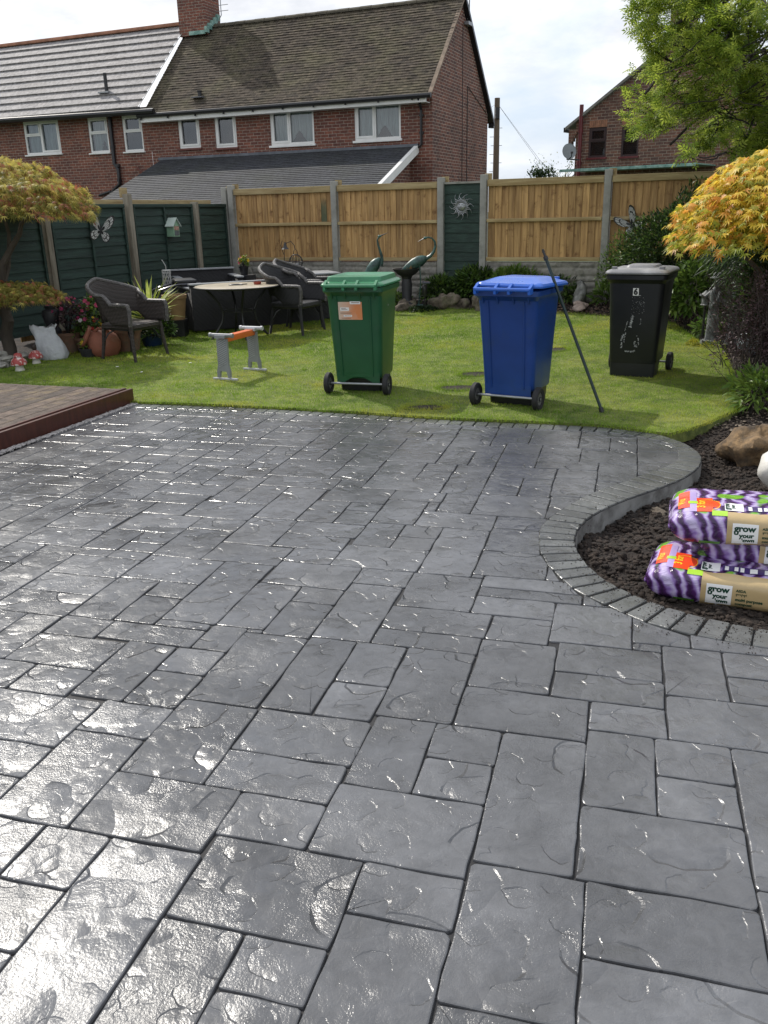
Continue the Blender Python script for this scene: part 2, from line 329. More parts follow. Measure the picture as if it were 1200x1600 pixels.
# patio frame
YD = .277164
def P2(u, v): return (u*cos(YD)+v*sin(YD), -u*sin(YD)+v*cos(YD))
TL = ('308,336,66,136;287,308,115,136;280,308,95,115;280,308,66,95;336,379,114,144;335,362,144,163;293,335,136,163;266,293,136,180;266,293,180,199;293,322,16'
      '3,206;322,362,163,182;322,363,182,207;217,266,169,197;217,266,153,169;217,266,136,153;225,250,197,216;209,250,216,239;192,225,197,216;250,272,199,241;'
      '272,293,222,241;272,293,199,222;293,321,206,259;321,341,207,261;341,362,230,261;341,362,207,230;362,389,212,261;389,433,212,238;389,419,238,275;419,45'
      '8,256,279;419,458,238,256;433,458,220,238;458,480,248,285;480,511,266,285;480,508,248,266;458,508,220,248;406,433,151,212;433,477,151,181;477,510,158,'
      '220;436,477,127,151;436,485,97,127;477,528,127,158;406,436,107,151;406,436,77,107;379,406,126,144;379,406,77,126;358,379,98,114;358,379,64,98;336,358,'
      '64,114;362,406,144,174;363,384,174,212;384,406,193,212;384,406,174,193;433,454,181,220;454,477,200,220;454,477,181,200;234,287,115,136;171,210,254,276'
      ';171,210,276,296;171,210,296,319;148,171,262,319;210,232,256,298;232,252,256,282;232,252,282,298;210,252,298,327;252,278,262,327;210,238,367,385;210,2'
      '38,327,367;170,210,357,385;189,210,341,357;189,210,329,341;168,189,328,357;148,189,319,328;189,210,319,329;170,197,385,404;157,197,404,422;157,199,422'
      ',442;128,170,377,404;128,168,352,377;128,168,328,352;128,157,404,445;157,180,442,483;180,199,442,464;180,213,464,483;199,217,413,464;197,238,385,413;2'
      '38,279,327,351;238,266,351,391;278,300,262,307;300,321,259,291;300,321,291,307;279,321,307,334;321,346,261,316;321,347,316,334;346,390,275,297;347,380'
      ',297,334;348,374,334,397;304,348,334,362;306,327,362,397;327,348,362,379;327,348,379,397;331,374,397,422;306,331,397,438;306,338,438,456;283,333,456,4'
      '82;266,306,428,456;264,286,391,428;286,306,391,414;286,306,414,428;266,306,371,391;266,304,352,371;279,304,334,352;238,264,391,449;217,266,449,471;213'
      ',257,471,511;312,333,482,500;312,333,500,519;283,312,482,519;415,447,279,315;390,415,275,297;380,415,297,315;380,426,315,325;380,426,325,338;374,408,3'
      '38,369;374,404,369,402;374,404,402,422;333,358,456,519;358,400,422,459;358,380,459,497;380,399,459,481;380,399,481,497;358,399,497,521;358,384,521,581'
      ';317,339,519,552;339,358,519,536;339,358,536,552;317,358,552,572;282,317,519,579;317,346,572,607;316,346,607,626;346,373,581,635;450,486,577,626;450,4'
      '86,550,577;450,484,518,550;409,431,576,611;409,450,611,636;431,450,573,598;431,450,598,611;412,450,541,573;425,450,499,541;425,453,476,499;384,425,522'
      ',541;399,425,502,522;399,425,464,502;400,429,422,464;384,412,541,576;373,409,581,635;149,192,0,22;170,192,22,80;192,213,22,40;213,234,22,62;234,256,0,'
      '22;170,192,102,142;192,234,0,22;149,170,62,102;149,170,102,120;43,85,182,222;192,213,62,120;0,21,182,222;277,320,22,40;256,277,0,40;234,256,22,62;213,'
      '256,62,80;149,192,142,160;320,362,22,64;234,256,80,102;234,280,102,115;192,213,40,62;21,43,182,222;170,192,80,102;21,43,222,262;277,298,0,22;256,277,4'
      '0,80;320,341,0,22;298,320,0,22;106,149,182,200;149,170,120,142;362,405,22,40;298,320,40,66;43,64,222,262;277,298,40,66;383,426,0,22;362,405,40,62;128,'
      '149,142,182;192,217,142,182;213,234,102,136;85,106,222,280;405,426,22,40;213,234,80,102;85,106,182,222;0,21,222,262;426,469,22,40;128,149,120,142;362,'
      '383,0,22;149,192,160,182;341,362,0,22;0,21,302,342;128,170,200,222;21,64,262,302;106,148,262,302;0,21,280,302;490,532,0,22;64,85,240,280;192,217,182,1'
      '97;149,192,182,200;0,21,262,280;426,469,0,22;106,149,222,262;64,85,222,240;192,213,120,142;405,447,40,62;106,128,200,222;256,280,80,102;490,532,22,40;'
      '426,469,62,77;149,192,222,254;379,426,62,77;192,209,216,254;170,192,200,222;85,106,280,320;21,64,320,360;447,490,40,62;469,490,0,22;21,64,302,320;64,8'
      '5,280,342;469,490,22,40;490,511,40,80;532,554,0,40;554,575,0,62;128,148,302,328;106,128,342,400;21,43,360,382;0,21,342,360;618,660,0,40;485,532,102,12'
      '7;106,128,302,320;469,511,80,97;21,64,382,400;596,618,22,62;596,618,0,22;532,575,62,80;64,85,342,382;436,469,77,97;575,596,22,40;469,490,62,80;234,277'
      ',241,256;511,532,40,80;64,106,382,400;596,639,62,80;85,106,342,382;0,21,382,400;532,554,40,62;0,43,400,440;618,660,40,62;43,64,360,382;0,21,360,382;43'
      ',64,400,440;106,128,320,342;210,234,239,256;575,596,0,22;85,106,320,342;532,554,102,142;64,106,400,422;575,596,40,80;554,596,80,102;511,554,80,102;43,'
      '85,462,502;277,293,241,262;43,85,440,462;346,389,261,275;554,575,120,182;106,128,400,462;554,575,102,120;532,554,160,182;21,43,462,520;575,596,120,142'
      ';554,575,182,222;510,532,182,222;64,106,422,440;618,639,80,102;85,106,440,480;596,618,120,160;575,596,102,120;596,639,102,120;528,554,142,160;0,21,462'
      ',502;21,43,440,462;0,21,440,462;596,618,80,102;106,128,502,542;85,106,480,520;532,575,222,240;532,554,200,222;128,149,462,502;0,21,542,560;106,128,480'
      ',502;575,596,142,182;0,43,520,542;532,554,182,200;618,639,142,182;43,64,502,542;618,639,120,142;106,128,462,480;21,64,542,560;0,21,502,520;510,532,160'
      ',182;596,639,182,200;596,618,160,182;106,128,542,582;149,192,483,502;596,639,200,222;508,554,240,262;43,64,560,600;408,426,338,382;575,596,200,240;170'
      ',192,502,542;64,85,520,560;64,85,502,520;575,596,182,200;85,106,542,582;511,532,262,320;469,511,285,302;508,532,222,240;532,575,262,280;0,21,560,582;4'
      '90,511,302,342;128,149,502,520;469,490,302,342;128,157,445,462;217,238,413,449;596,618,240,280;149,170,520,542;447,469,342,382;43,64,622,662;554,596,2'
      '80,320;170,213,542,560;21,43,560,582;106,149,582,600;426,447,315,360;575,596,262,280;21,43,582,640;213,234,511,542;192,213,483,520;0,21,582,622;149,17'
      '0,502,520;618,639,222,280;532,554,302,320;447,469,285,342;64,85,560,600;0,21,622,662;575,596,240,262;257,283,471,502;532,554,280,302;85,106,520,542;55'
      '4,575,240,262;490,511,342,382;43,64,600,622;596,618,222,240;85,106,582,622;426,469,382,400;469,490,342,382;404,426,382,422;21,64,662,670;64,106,622,64'
      '0;490,511,382,422;511,532,320,360;426,469,400,422;149,170,582,622;257,282,502,560;128,170,560,582;149,170,542,560;21,43,640,662;429,469,422,440;192,21'
      '3,520,542;170,213,560,582;213,234,542,600;338,358,422,456;128,149,542,560;64,85,600,622;469,490,382,422;106,128,622,662;426,447,360,382;128,149,520,54'
      '2;170,213,622,662;106,149,600,622;149,170,622,670;234,257,511,542;490,511,422,440;429,469,462,476;85,106,640,670;170,213,600,622;234,257,542,560;106,1'
      '49,662,670;234,282,560,582;64,85,662,670;192,213,582,600;170,192,582,600;429,469,440,462;0,21,662,670;128,149,622,640;170,192,662,670;234,256,582,622;'
      '511,532,400,440;490,511,440,480;64,85,640,662;234,256,622,662;511,532,360,400;469,490,422,462;256,298,582,600;511,532,462,520;450,490,502,518;192,234,'
      '662,670;298,341,626,662;128,149,640,662;469,490,480,502;213,234,622,662;277,298,622,640;213,234,600,622;490,511,480,502;469,490,462,480;256,277,600,64'
      '0;277,316,600,622;298,317,579,600;234,277,662,670;256,298,640,662;484,532,520,542;453,469,476,502;511,532,440,462;490,511,502,520;298,320,662,670;486,'
      '532,560,582;277,298,662,670;362,405,635,662;486,532,542,560;341,362,635,662;490,532,600,640;450,469,626,662;362,405,662,670;405,447,662,670;320,362,66'
      '2,670;486,532,582,600;469,490,626,662;405,450,636,662;469,490,662,670;490,511,662,670;447,469,662,670;511,554,662,670;490,532,640,662;277,280,66,80;48'
      '5,511,97,102;528,532,127,142;213,217,136,142;149,171,254,262;252,277,256,262;293,300,259,262;508,511,262,266;415,419,275,279;447,458,279,285;374,380,3'
      '34,338;404,408,369,382;331,338,422,438;266,283,456,471;149,157,462,483;213,217,464,471;425,429,464,476;450,453,499,502;346,358,572,581;412,431,573,576'
      ';384,409,576,581;282,298,579,582;486,490,600,626;298,316,622,626;341,346,626,635')

# ================================================================ STRUCTURE: patio, lawn, soil, deck
M_slab = patio_mat('stamped_concrete', (.088, .090, .096))
M_band = patio_mat('stamped_border', (.095, .098, .096), .5)
M_kerb = mat('kerb_concrete', (.22, .22, .21), .7, .3, 5, .5, 90, .003, dirt=(.07, .065, .06), dscale=6)
M_joint = mat('dark_joint', (.008, .008, .010), .7, .3, 20, .5, 90, .002)
inn = [(.14,6.48),(.35,6.33),(.41,6.04),(.39,5.87),(.31,5.69),(.14,5.45),(.01,5.24),(-.13,5.05),(-.24,4.81),(-.33,4.58),(-.37,4.4),(-.37,4.25),(-.35,4.08),(-.30,3.89),(-.23,3.75),(-.17,3.63),(-.08,3.53),(.03,3.44),(.13,3.35),(.24,3.30),(.36,3.26),(.49,3.23),(.75,3.19),(1.1,3.17),(1.6,3.17)]
outn = [(-.09,6.73),(.21,6.68),(.35,6.57),(.48,6.38),(.57,6.18),(.60,5.97),(.58,5.82),(.51,5.63),(.39,5.38),(.24,5.18),(.07,4.96),(-.04,4.79),(-.13,4.59),(-.18,4.41),(-.19,4.25),(-.165,4.08),(-.11,3.91),(-.03,3.76),(.06,3.64),(.17,3.55),(.28,3.48),(.39,3.43),(.52,3.395),(.77,3.35),(1.1,3.33),(1.6,3.33)]
def spline(pts, step):
    P = [Vector(p) for p in pts]; P = [P[0]*2-P[1]]+P+[P[-1]*2-P[-2]]; d = []
    for i in range(1, len(P)-2):
        for k in range(12):
            t = k/12; a, b, c, e_ = P[i-1], P[i], P[i+1], P[i+2]
            d.append(.5*((2*b)+(c-a)*t+(2*a-5*b+4*c-e_)*t*t+(3*b-a-3*c+e_)*t**3))
    d.append(P[-2])
    for _ in range(14): d = [d[0]]+[(d[i-1]+d[i]*2+d[i+1])/4 for i in range(1, len(d)-1)]+[d[-1]]
    L_ = [0]
    for i in range(1, len(d)): L_.append(L_[-1]+(d[i]-d[i-1]).length)
    n = max(2, int(round(L_[-1]/step))); res = []; j = 0
    for i in range(n+1):
        s_ = L_[-1]*i/n
        while j < len(L_)-2 and L_[j+1] < s_: j += 1
        f_ = (s_-L_[j])/max(1e-9, L_[j+1]-L_[j]); res.append(d[j].lerp(d[j+1], min(1, f_)))
    return res
back_in = [(-4.36, 6.74), (-3.5, 6.76), (-2.8, 6.74), (-1.9, 6.66), (-1.3, 6.59), (-.7, 6.58), (-.32, 6.57), (-.05, 6.56)]
back_out = [(-4.36, 6.88), (-3.5, 6.90), (-2.8, 6.88), (-1.9, 6.80), (-1.3, 6.74), (-.7, 6.74), (-.32, 6.74), (-.12, 6.735)]
full_in = spline(back_in+inn[1:], .105); n_b = len(full_in)
full_out = spline(back_out+outn[1:], .02)
# pair each inner point with the outer edge through the smoothed normal
def nearest_out(p, d):
    best = None; bs = -9
    for q in full_out:
        v = q-p; l = v.length
        if l < .45:
            sc = v.dot(d)/max(l, 1e-6)-abs(l-.17)*.8
            if sc > bs: bs = sc; best = q
    return best
pairs = []; last = 0; gi = 0
for i, p in enumerate(full_in):
    t = (full_in[min(i+2, n_b-1)]-full_in[max(i-2, 0)]).normalized(); d = Vector((-t.y, t.x))
    q = nearest_out(p, d)
    if q is None: continue
    k = full_out.index(q); k = max(k, gi); gi = k
    pairs.append((p, full_out[k]))
for _ in range(6):
    pairs = [pairs[0]]+[(pairs[i][0], (pairs[i-1][1]+pairs[i][1]*2+pairs[i+1][1])/4) for i in range(1, len(pairs)-1)]+[pairs[-1]]
cen = [(a+b)/2 for a, b in pairs]
# concrete body of the patio with the kerb face
edge = [b for a, b in pairs]
poly = [Vector((-4.36, -1.5))]+[Vector((-4.36, 6.88))]+edge+[Vector((3.2, 3.33)), Vector((3.2, -1.5))]
poly = [P2(p.x, p.y) for p in poly][::-1]
mb = MB(); mb.prism(poly, -.32, -.009)
patio = mb.build('patio', [M_kerb]); tag(patio, kind='structure')
me = patio.data; me.materials.append(M_joint)
for p_ in me.polygons:
    if p_.normal.z > .5: p_.material_index = 1
rw = random.Random(11)
def slab_rings(pts, ins=.006, z=0.0, drop=.012, wob=.0022, seed=0, cr=.012):
    # outline (ccw) -> rounded corners, wandering edges; rings from the joint bottom to the top face
    r_ = random.Random(seed); out = []
    n = len(pts)
    for i in range(n):
        a, b, c = Vector(pts[i-1]), Vector(pts[i]), Vector(pts[(i+1) % n])
        l1 = (a-b).length; l2 = (c-b).length; k = min(cr*r_.uniform(.5, 1.6), l1*.3, l2*.3)
        out += [b+(a-b).normalized()*k, b+((a-b).normalized()+(c-b).normalized())*k*.3, b+(c-b).normalized()*k]
        m_ = int((l2-2*k)/.045); s0 = b+(c-b).normalized()*k; s1 = c-(c-b).normalized()*k
        for j in range(1, m_): out.append(s0.lerp(s1, j/m_))
    ph = r_.uniform(0, 50); cc = sum(out, Vector((0, 0)))/len(out); n = len(out); res = []
    for i, p in enumerate(out):
        t = (out[(i+1) % n]-out[i-1]).normalized(); nn = Vector((-t.y, t.x))
        o_ = wob*(float(vn(p.x*9+ph, p.y*9+ph))*2-1)*1.8+wob*(r_.random()-.5)*1.2
        res.append((p, nn, o_))
    return res
def make_slab(name, pts, mat_, seed, parent, z=0.0, gap=.0019, stuff=None):
    rg = slab_rings(pts, seed=seed); r_ = random.Random(seed)
    tx, ty = r_.uniform(-.002, .002), r_.uniform(-.002, .002); c = rg[0][0]
    def ring(off, dz):
        out = []
        for p, nn, o_ in rg:
            q = p+nn*(gap+off+o_); X, Y = P2(q.x, q.y); out.append((X, Y, z+dz+tx*(q.x-c.x)+ty*(q.y-c.y)))
        return out
    R_ = [ring(0, -.011), ring(.0006, -.005), ring(.0020, -.0016), ring(.0052, 0)]
    mb = stuff or MB(); mb.loft(R_, caps=False); b = len(mb.v)
    n = len(rg); top = mb.v[b-n:b]; mb.v.append(tuple(sum(q[i] for q in top)/n for i in range(3)))
    mb.f += [(b-n+i, b-n+(i+1) % n, b) for i in range(n)]; mb.m += [0]*n
    if stuff: return None
    o = mb.build(name, mat_, parent, smooth=True, angle=18); return o
def clip(poly_, p0, nn):
    out = []; n = len(poly_)
    for i in range(n):
        a, b = poly_[i], poly_[(i+1) % n]; da = (a-p0).dot(nn); db = (b-p0).dot(nn)
        if da >= 0: out.append(a)
        if (da >= 0) != (db >= 0): out.append(a.lerp(b, da/(da-db)))
    return out
slabs = []
cdir = []; conv = []
for i in range(len(cen)):
    t = (cen[min(i+1, len(cen)-1)]-cen[max(i-1, 0)]).normalized(); cdir.append(Vector((t.y, -t.x)))   # points into the patio
    t0 = (cen[i]-cen[max(i-3, 0)]).normalized(); t1 = (cen[min(i+3, len(cen)-1)]-cen[i]).normalized(); conv.append(0 < i < len(cen)-1 and (t1-t0).dot(cdir[-1]) > .03)
for k, s_ in enumerate(TL.split(';')):
    a, b, c, d = map(int, s_.split(','))
    u0, u1, v0, v1 = a*.01-4.36, b*.01-4.36, c*.01+.3, d*.01+.3
    pl = [Vector((u0, v0)), Vector((u1, v0)), Vector((u1, v1)), Vector((u0, v1))]
    ctr = Vector(((u0+u1)/2, (v0+v1)/2))
    near_i = [i for i in range(len(cen)) if (cen[i]-ctr).length < .50]
    inn_p = lambda i: pairs[i][0].lerp(pairs[i][1], .06)
    cvx = [i for i in near_i if conv[i]]
    for i in cvx:
        if len(pl) >= 3: pl = clip(pl, inn_p(i), cdir[i])
    for _ in range(0 if cvx else 1):
        if len(pl) < 3: break
        # clip against the border line nearest the worst corner, then nearest the centre
        ref = ctr
        j = min(range(len(cen)), key=lambda i: (cen[i]-ref).length)
        if (cen[j]-ref).length < .6 or True:
            if (ctr-cen[j]).dot(cdir[j]) < 0 and (ctr-cen[j]).length > .42: pl = []; break
            pl = clip(pl, inn_p(j), cdir[j])
    if len(pl) < 3: continue
    ar = abs(sum(pl[i].x*pl[(i+1) % len(pl)].y-pl[(i+1) % len(pl)].x*pl[i].y for i in range(len(pl))))/2
    if ar < .002: continue
    pl2 = [pl[0]]
    for q in pl[1:]:
        if (q-pl2[-1]).length > .006: pl2.append(q)
    if (pl2[0]-pl2[-1]).length < .006: pl2.pop()
    if len(pl2) < 3: continue
    X, Y = P2(ctr.x, ctr.y); dist = math.hypot(X, Y)
    slabs.append((ar/max(dist, 1.2)**3 if Y > .9 else 0, k, pl2))
slabs.sort(key=lambda q: -q[0])
far = MB(); nslab = 0
for i, (sc, k, pl) in enumerate(slabs):
    if nslab < 205 and sc > 0: make_slab('paving_slab', pl, M_slab, k, patio); nslab += 1
    else: make_slab('', pl, M_slab, k, patio, stuff=far)
fo = far.build('far_paving_slabs', M_slab, patio, smooth=True, angle=18); tag(fo, kind='stuff')
for i in range(len(pairs)-1):
    (a, b), (c, d) = pairs[i], pairs[i+1]
    if (a-c).length < .02: continue
    pl = [a, c, d, b]
    ar = sum(pl[j].x*pl[(j+1) % 4].y-pl[(j+1) % 4].x*pl[j].y for j in range(4))
    if ar < 0: pl = pl[::-1]
    make_slab('border_brick', pl, M_band, 900+i, patio, z=.003, gap=.0042)
print('slabs', nslab, len(slabs), 'bricks', len(pairs))

# ---- lawn
M_soilm = mat('soil', (.017, .012, .009), .95, .5, 9, 1.0, 70, .02, c2=(.040, .028, .021), world=True)
M_clod = mat('soil_clods', (.018, .012, .009), .95, .5, 30, .9, 150, .008, c2=(.050, .035, .026), world=True)
lawn_px = [(-2.34, 7.80)]
for q in edge[::4]:
    if q.x < .30 and q.y > 6.5:
        X, Y = P2(q.x, q.y+.012); lawn_px.append((X, Y))
lawn_px += [(2.16, 6.20), (2.50, 6.46), (3.04, 7.04), (3.12, 7.4), (3.30, 7.95), (3.62, 8.9), (3.92, 9.85), (3.76, 10.1), (3.84, 10.8), (3.9, 11.4), (3.85, 11.9), (3.2, 12.2), (2.69, 12.6), (1.98, 12.95), (1.06, 13.4), (.27, 13.65), (-1.0, 14.3), (-2.2, 14.9), (-2.9, 13.6), (-3.35, 12.0), (-3.6, 11.2), (-4.1, 10.75), (-4.6, 10.2), (-5.3, 9.9), (-5.3, 8.9), (-4.1, 8.9), (-2.72, 8.5)]
def inside(px, py, pl):
    px = np.asarray(px); py = np.asarray(py); c = np.zeros(px.shape, bool); n = len(pl)
    for i in range(n):
        x0, y0 = pl[i]; x1, y1 = pl[(i+1) % n]
        if y0 == y1: continue
        c ^= ((y0 > py) != (y1 > py)) & (px < (x1-x0)*(py-y0)/(y1-y0)+x0)
    return c
# wavy, hand-cut edge
lp = []
for i in range(len(lawn_px)):
    a = Vector(lawn_px[i]); b = Vector(lawn_px[(i+1) % len(lawn_px)]); n = max(1, int((b-a).length/.12))
    for j in range(n):
        p = a.lerp(b, j/n); k = .035 if p.y > 7 else .008
        lp.append((p.x+k*(float(vn(p.x*4, p.y*4))-.5), p.y+k*(float(vn(p.x*4+9, p.y*4))-.5)))
HOLES = [(.38, 7.27, .19, .10), (.74, 8.10, .20, .14), (.98, 8.74, .18, .12), (2.02, 9.97, .17, .14)]
gx, gy = np.meshgrid(np.arange(-5.2, 4.0, .16), np.arange(6.3, 14.8, .16)); gx = gx.ravel()+rs.uniform(-.05, .05, gx.size); gy = gy.ravel()+rs.uniform(-.05, .05, gy.size)
ok = inside(gx, gy, lp); pts = [Vector(p) for p in lp]+[Vector(p) for p in zip(gx[ok], gy[ok])]
n0 = len(lp)
r_ = G.delaunay_2d_cdt(pts, [(i, (i+1) % n0) for i in range(n0)], [list(range(n0))], 1, 1e-5)
lz = lambda x, y: H(x, y)+.022+.012*(fbm(np.asarray(x)*.9, np.asarray(y)*.9, 2)-.4)
V = [(p.x, p.y, float(lz(p.x, p.y))) for p in r_[0]]
M_lawn = mat('lawn_thatch', (.095, .135, .022), .9, .4, 7, 1, 60, .01, c2=(.18, .205, .045), world=True)
mb = MB(); F = [f for f in r_[2]]
mb.add(V, F)
# turned-down turf edge
bd = list(range(n0)); k0 = len(mb.v)
mb.v += [(V[i][0], V[i][1], V[i][2]-.10) for i in bd]
mb.f += [(i, (i+1) % n0, k0+(i+1) % n0, k0+i) for i in bd]; mb.m += [0]*n0
lawn = mb.build('lawn', M_lawn, smooth=True, angle=30); tag(lawn, kind='structure')
# blades
def blades(n, x0, x1, y0, y1, hh, wd, keep):
    x = rs.uniform(x0, x1, n); y = rs.uniform(y0, y1, n); ok = keep(x, y); x = x[ok]; y = y[ok]; n = len(x)
    z = lz(x, y)-.006; a = rs.uniform(0, 2*np.pi, n); h = rs.uniform(.55, 1.15, n)*hh*(.8+.5*fbm(x*3, y*3, 2)); lean = rs.uniform(0, .8, n)*h; la = rs.uniform(0, 2*np.pi, n)
    b = np.stack([x, y, z], 1); s = np.stack([np.cos(a), np.sin(a), 0*a], 1)*(wd*rs.uniform(.6, 1.2, n))[:, None]
    tp = b+np.stack([lean*np.cos(la), lean*np.sin(la), h], 1)
    return np.concatenate([b-s, b+s, tp], 1).reshape(-1, 3)
def keep(x, y):
    k = inside(x, y, lp)
    for hx, hy, a, b in HOLES: k &= ((x-hx)/a)**2+((y-hy)/b)**2 > 1-.5*rs.rand(len(x))
    return k
pxn = (lawn_px[0][0], )
B = [blades(330000, -5.2, 4.0, 6.1, 10.2, .024, .0024, keep), blades(190000, -4.6, 4.0, 10.2, 14.8, .028, .0040, keep)]
# longer tufts where the mower does not reach: lawn edge, fringe of the dug holes
ex = []
for i in range(n0):
    a = np.array(lp[i]); b = np.array(lp[(i+1) % n0]); m_ = int(np.linalg.norm(b-a)/.12*60)+1; t = rs.rand(m_, 1); ex.append(a*(1-t)+b*t)
ex = np.concatenate(ex)+rs.normal(0, .016, (sum(map(len, ex)), 2))
for hx, hy, a, b in HOLES:
    th = rs.uniform(0, 2*np.pi, 900); rr = rs.normal(1.02, .10, 900); ex = np.concatenate([ex, np.stack([hx+a*rr*np.cos(th), hy+b*rr*np.sin(th)], 1)])
n = len(ex); z = lz(ex[:, 0], ex[:, 1])-.012; a = rs.uniform(0, 6.28, n); h = rs.uniform(.015, .060, n); la = rs.uniform(0, 6.28, n)
b_ = np.stack([ex[:, 0], ex[:, 1], z], 1); s_ = np.stack([np.cos(a), np.sin(a), 0*a], 1)*.002; tp = b_+np.stack([.6*h*np.cos(la), .6*h*np.sin(la), h], 1)
B.append(np.concatenate([b_-s_, b_+s_, tp], 1).reshape(-1, 3))
# coarser tufts and weeds scattered through the sward
nw = 420; wx = rs.uniform(-4.6, 3.7, nw); wy = rs.uniform(6.5, 13.6, nw); wx = np.repeat(wx, 22)+rs.normal(0, .028, nw*22); wy = np.repeat(wy, 22)+rs.normal(0, .028, nw*22); kk_ = keep(wx, wy); wx = wx[kk_]; wy = wy[kk_]; n = len(wx)
z = lz(wx, wy)-.004; a = rs.uniform(0, 6.28, n); h = rs.uniform(.02, .045, n); la = rs.uniform(0, 6.28, n); b_ = np.stack([wx, wy, z], 1); s_ = np.stack([np.cos(a), np.sin(a), 0*a], 1)*.0032; tp = b_+np.stack([.9*h*np.cos(la), .9*h*np.sin(la), h], 1); B.append(np.concatenate([b_-s_, b_+s_, tp], 1).reshape(-1, 3))
V = np.concatenate(B)
m_, t, b, out, nn = new_mat('grass')
src = nn('ShaderNodeNewGeometry').outputs['Position']
za = nn('ShaderNodeTexNoise', {'Vector': src, 'Scale': 1.1, 'Detail': 5.0, 'Roughness': .6}); zb = nn('ShaderNodeTexNoise', {'Vector': src, 'Scale': 90.0, 'Detail': 2.0})
ra = nn('ShaderNodeValToRGB', {0: za.outputs['Fac']}); e_ = ra.color_ramp.elements; e_[0].position = .34; e_[0].color = (.13, .24, .022, 1); e_[1].position = .68; e_[1].color = (.46, .45, .080, 1); q = e_.new(.5); q.color = (.25, .37, .035, 1)
rb = nn('ShaderNodeMapRange', {0: zb.outputs['Fac'], 1: .35, 2: .65, 3: .65, 4: 1.4}); vm = nn('ShaderNodeVectorMath', {0: ra.outputs[0], 1: rb.outputs[0]}, operation='MULTIPLY')
t.links.new(vm.outputs[0], b.inputs['Base Color']); b.inputs['Roughness'].default_value = .5; b.inputs['Specular IOR Level'].default_value = .3
tr = nn('ShaderNodeBsdfTranslucent', {'Color': vm.outputs[0]}); ms = nn('ShaderNodeMixShader', {0: .45, 1: b.outputs[0], 2: tr.outputs[0]}); t.links.new(ms.outputs[0], out.inputs[0])
grass = npmesh('grass', V, np.arange(len(V)).reshape(-1, 3), m_); tag(grass, kind='stuff')
# bare earth in the holes cut for stepping stones
for hx, hy, a, b in HOLES:
    mb = MB(); n = 22; ring = []
    for i in range(n):
        th = 2*pi*i/n; k = 1+.15*sin(3*th+hx*9)+.1*sin(5*th+hy); x = hx+a*k*cos(th); y = hy+b*k*sin(th); ring.append((x, y, float(lz(x, y))+.002))
    mb.v = ring+[(hx, hy, float(lz(hx, hy))+.004)]; mb.f = [(i, (i+1) % n, n) for i in range(n)]; mb.m = [0]*n
    h_ = mb.build('bare_earth', M_soilm, lawn)
    h_['label'] = 'small bare dark patch of earth in the lawn'

# ---- soil bed (one sheet, dug-over lumps near the patio)
xs = np.concatenate([np.arange(.7, 3.6, .022), np.arange(3.6, 8, .12)]); ys = np.concatenate([np.arange(2.4, 6.9, .022), np.arange(6.9, 15.6, .07)])
X, Y = np.meshgrid(xs, ys); nx = len(xs); ny = len(ys)
Z = H(X, Y)-.02
near = np.clip((7.2-Y)/1.2, 0, 1); Z = Z*(1-near)+(-.10)*near
Z = Z+.10*np.clip((X-2.4)/1.6, 0, 1)*near
Z += (fbm(X*2.2, Y*2.2, 3)-.45)*.10*(.4+.6*near)+(fbm(X*11, Y*11, 3)-.45)*.045+np.abs(fbm(X*26, Y*26, 2)-.4)*.030
inl = inside(X, Y, lp); Z = np.where(inl, H(X, Y)-.09, Z)
pp = [p for p in poly]
inp = inside(X, Y, pp); Z = np.where(inp, -.2, Z)
V = np.stack([X, Y, Z], -1).reshape(-1, 3)
ii = np.arange(ny-1)[:, None]*nx+np.arange(nx-1)[None, :]
F = np.stack([ii, ii+1, ii+nx+1, ii+nx], -1).reshape(-1, 4)
soil = npmesh('soil_bed', V, F, M_soilm, smooth=True); tag(soil, kind='structure')
def sz(x, y):
    j = np.clip(np.searchsorted(xs, x), 0, nx-1); i = np.clip(np.searchsorted(ys, y), 0, ny-1); return Z[i, j]
ICO = None
bmx = bmesh.new(); bmesh.ops.create_icosphere(bmx, subdivisions=1, radius=1); ICO = (np.array([v.co[:] for v in bmx.verts]), np.array([[v.index for v in f.verts] for f in bmx.faces])); bmx.free()
def scatter_lumps(name, n, x0, x1, y0, y1, rmin, rmax, mat_, ok_, zf, parent=None, flat=.7, power=2.5):
    x = rs.uniform(x0, x1, n); y = rs.uniform(y0, y1, n); k = ok_(x, y); x = x[k]; y = y[k]; n = len(x)
    r = rmin+(rmax-rmin)*rs.rand(n)**power
    iv, fc = ICO; v = iv[None]*(1+rs.uniform(-.45, .45, (n, len(iv), 1))); v = v*r[:, None, None]*np.array([1, 1, flat])*rs.uniform(.7, 1.2, (n, 1, 3))
    v = v+np.stack([x, y, zf(x, y)+r*.15], 1)[:, None, :]
    f = fc[None]+(np.arange(n)*len(iv))[:, None, None]
    o = npmesh(name, v.reshape(-1, 3), f.reshape(-1, 3), mat_, parent); tag(o, kind='stuff'); return o
bed = lambda x, y: ~inside(x, y, lp) & ~inside(x, y, pp)
scatter_lumps('soil_clods', 42000, .9, 3.6, 2.7, 7.2, .003, .021, M_clod, bed, sz, power=3.0)
scatter_lumps('soil_clods', 9000, .9, 6.0, 7.2, 14.5, .010, .034, M_clod, bed, sz)
cr_i = (len(edge)-8-np.abs(rs.normal(0, 9, 900))).astype(int); cr_t = rs.rand(900)**2*.45
cr_p = [P2(edge[i].x-(edge[i]-pairs[i][0]).x*t_*3+rs.normal(0, .02), edge[i].y-(edge[i]-pairs[i][0]).y*t_*3+rs.normal(0, .02)) for i, t_ in zip(cr_i, cr_t)]
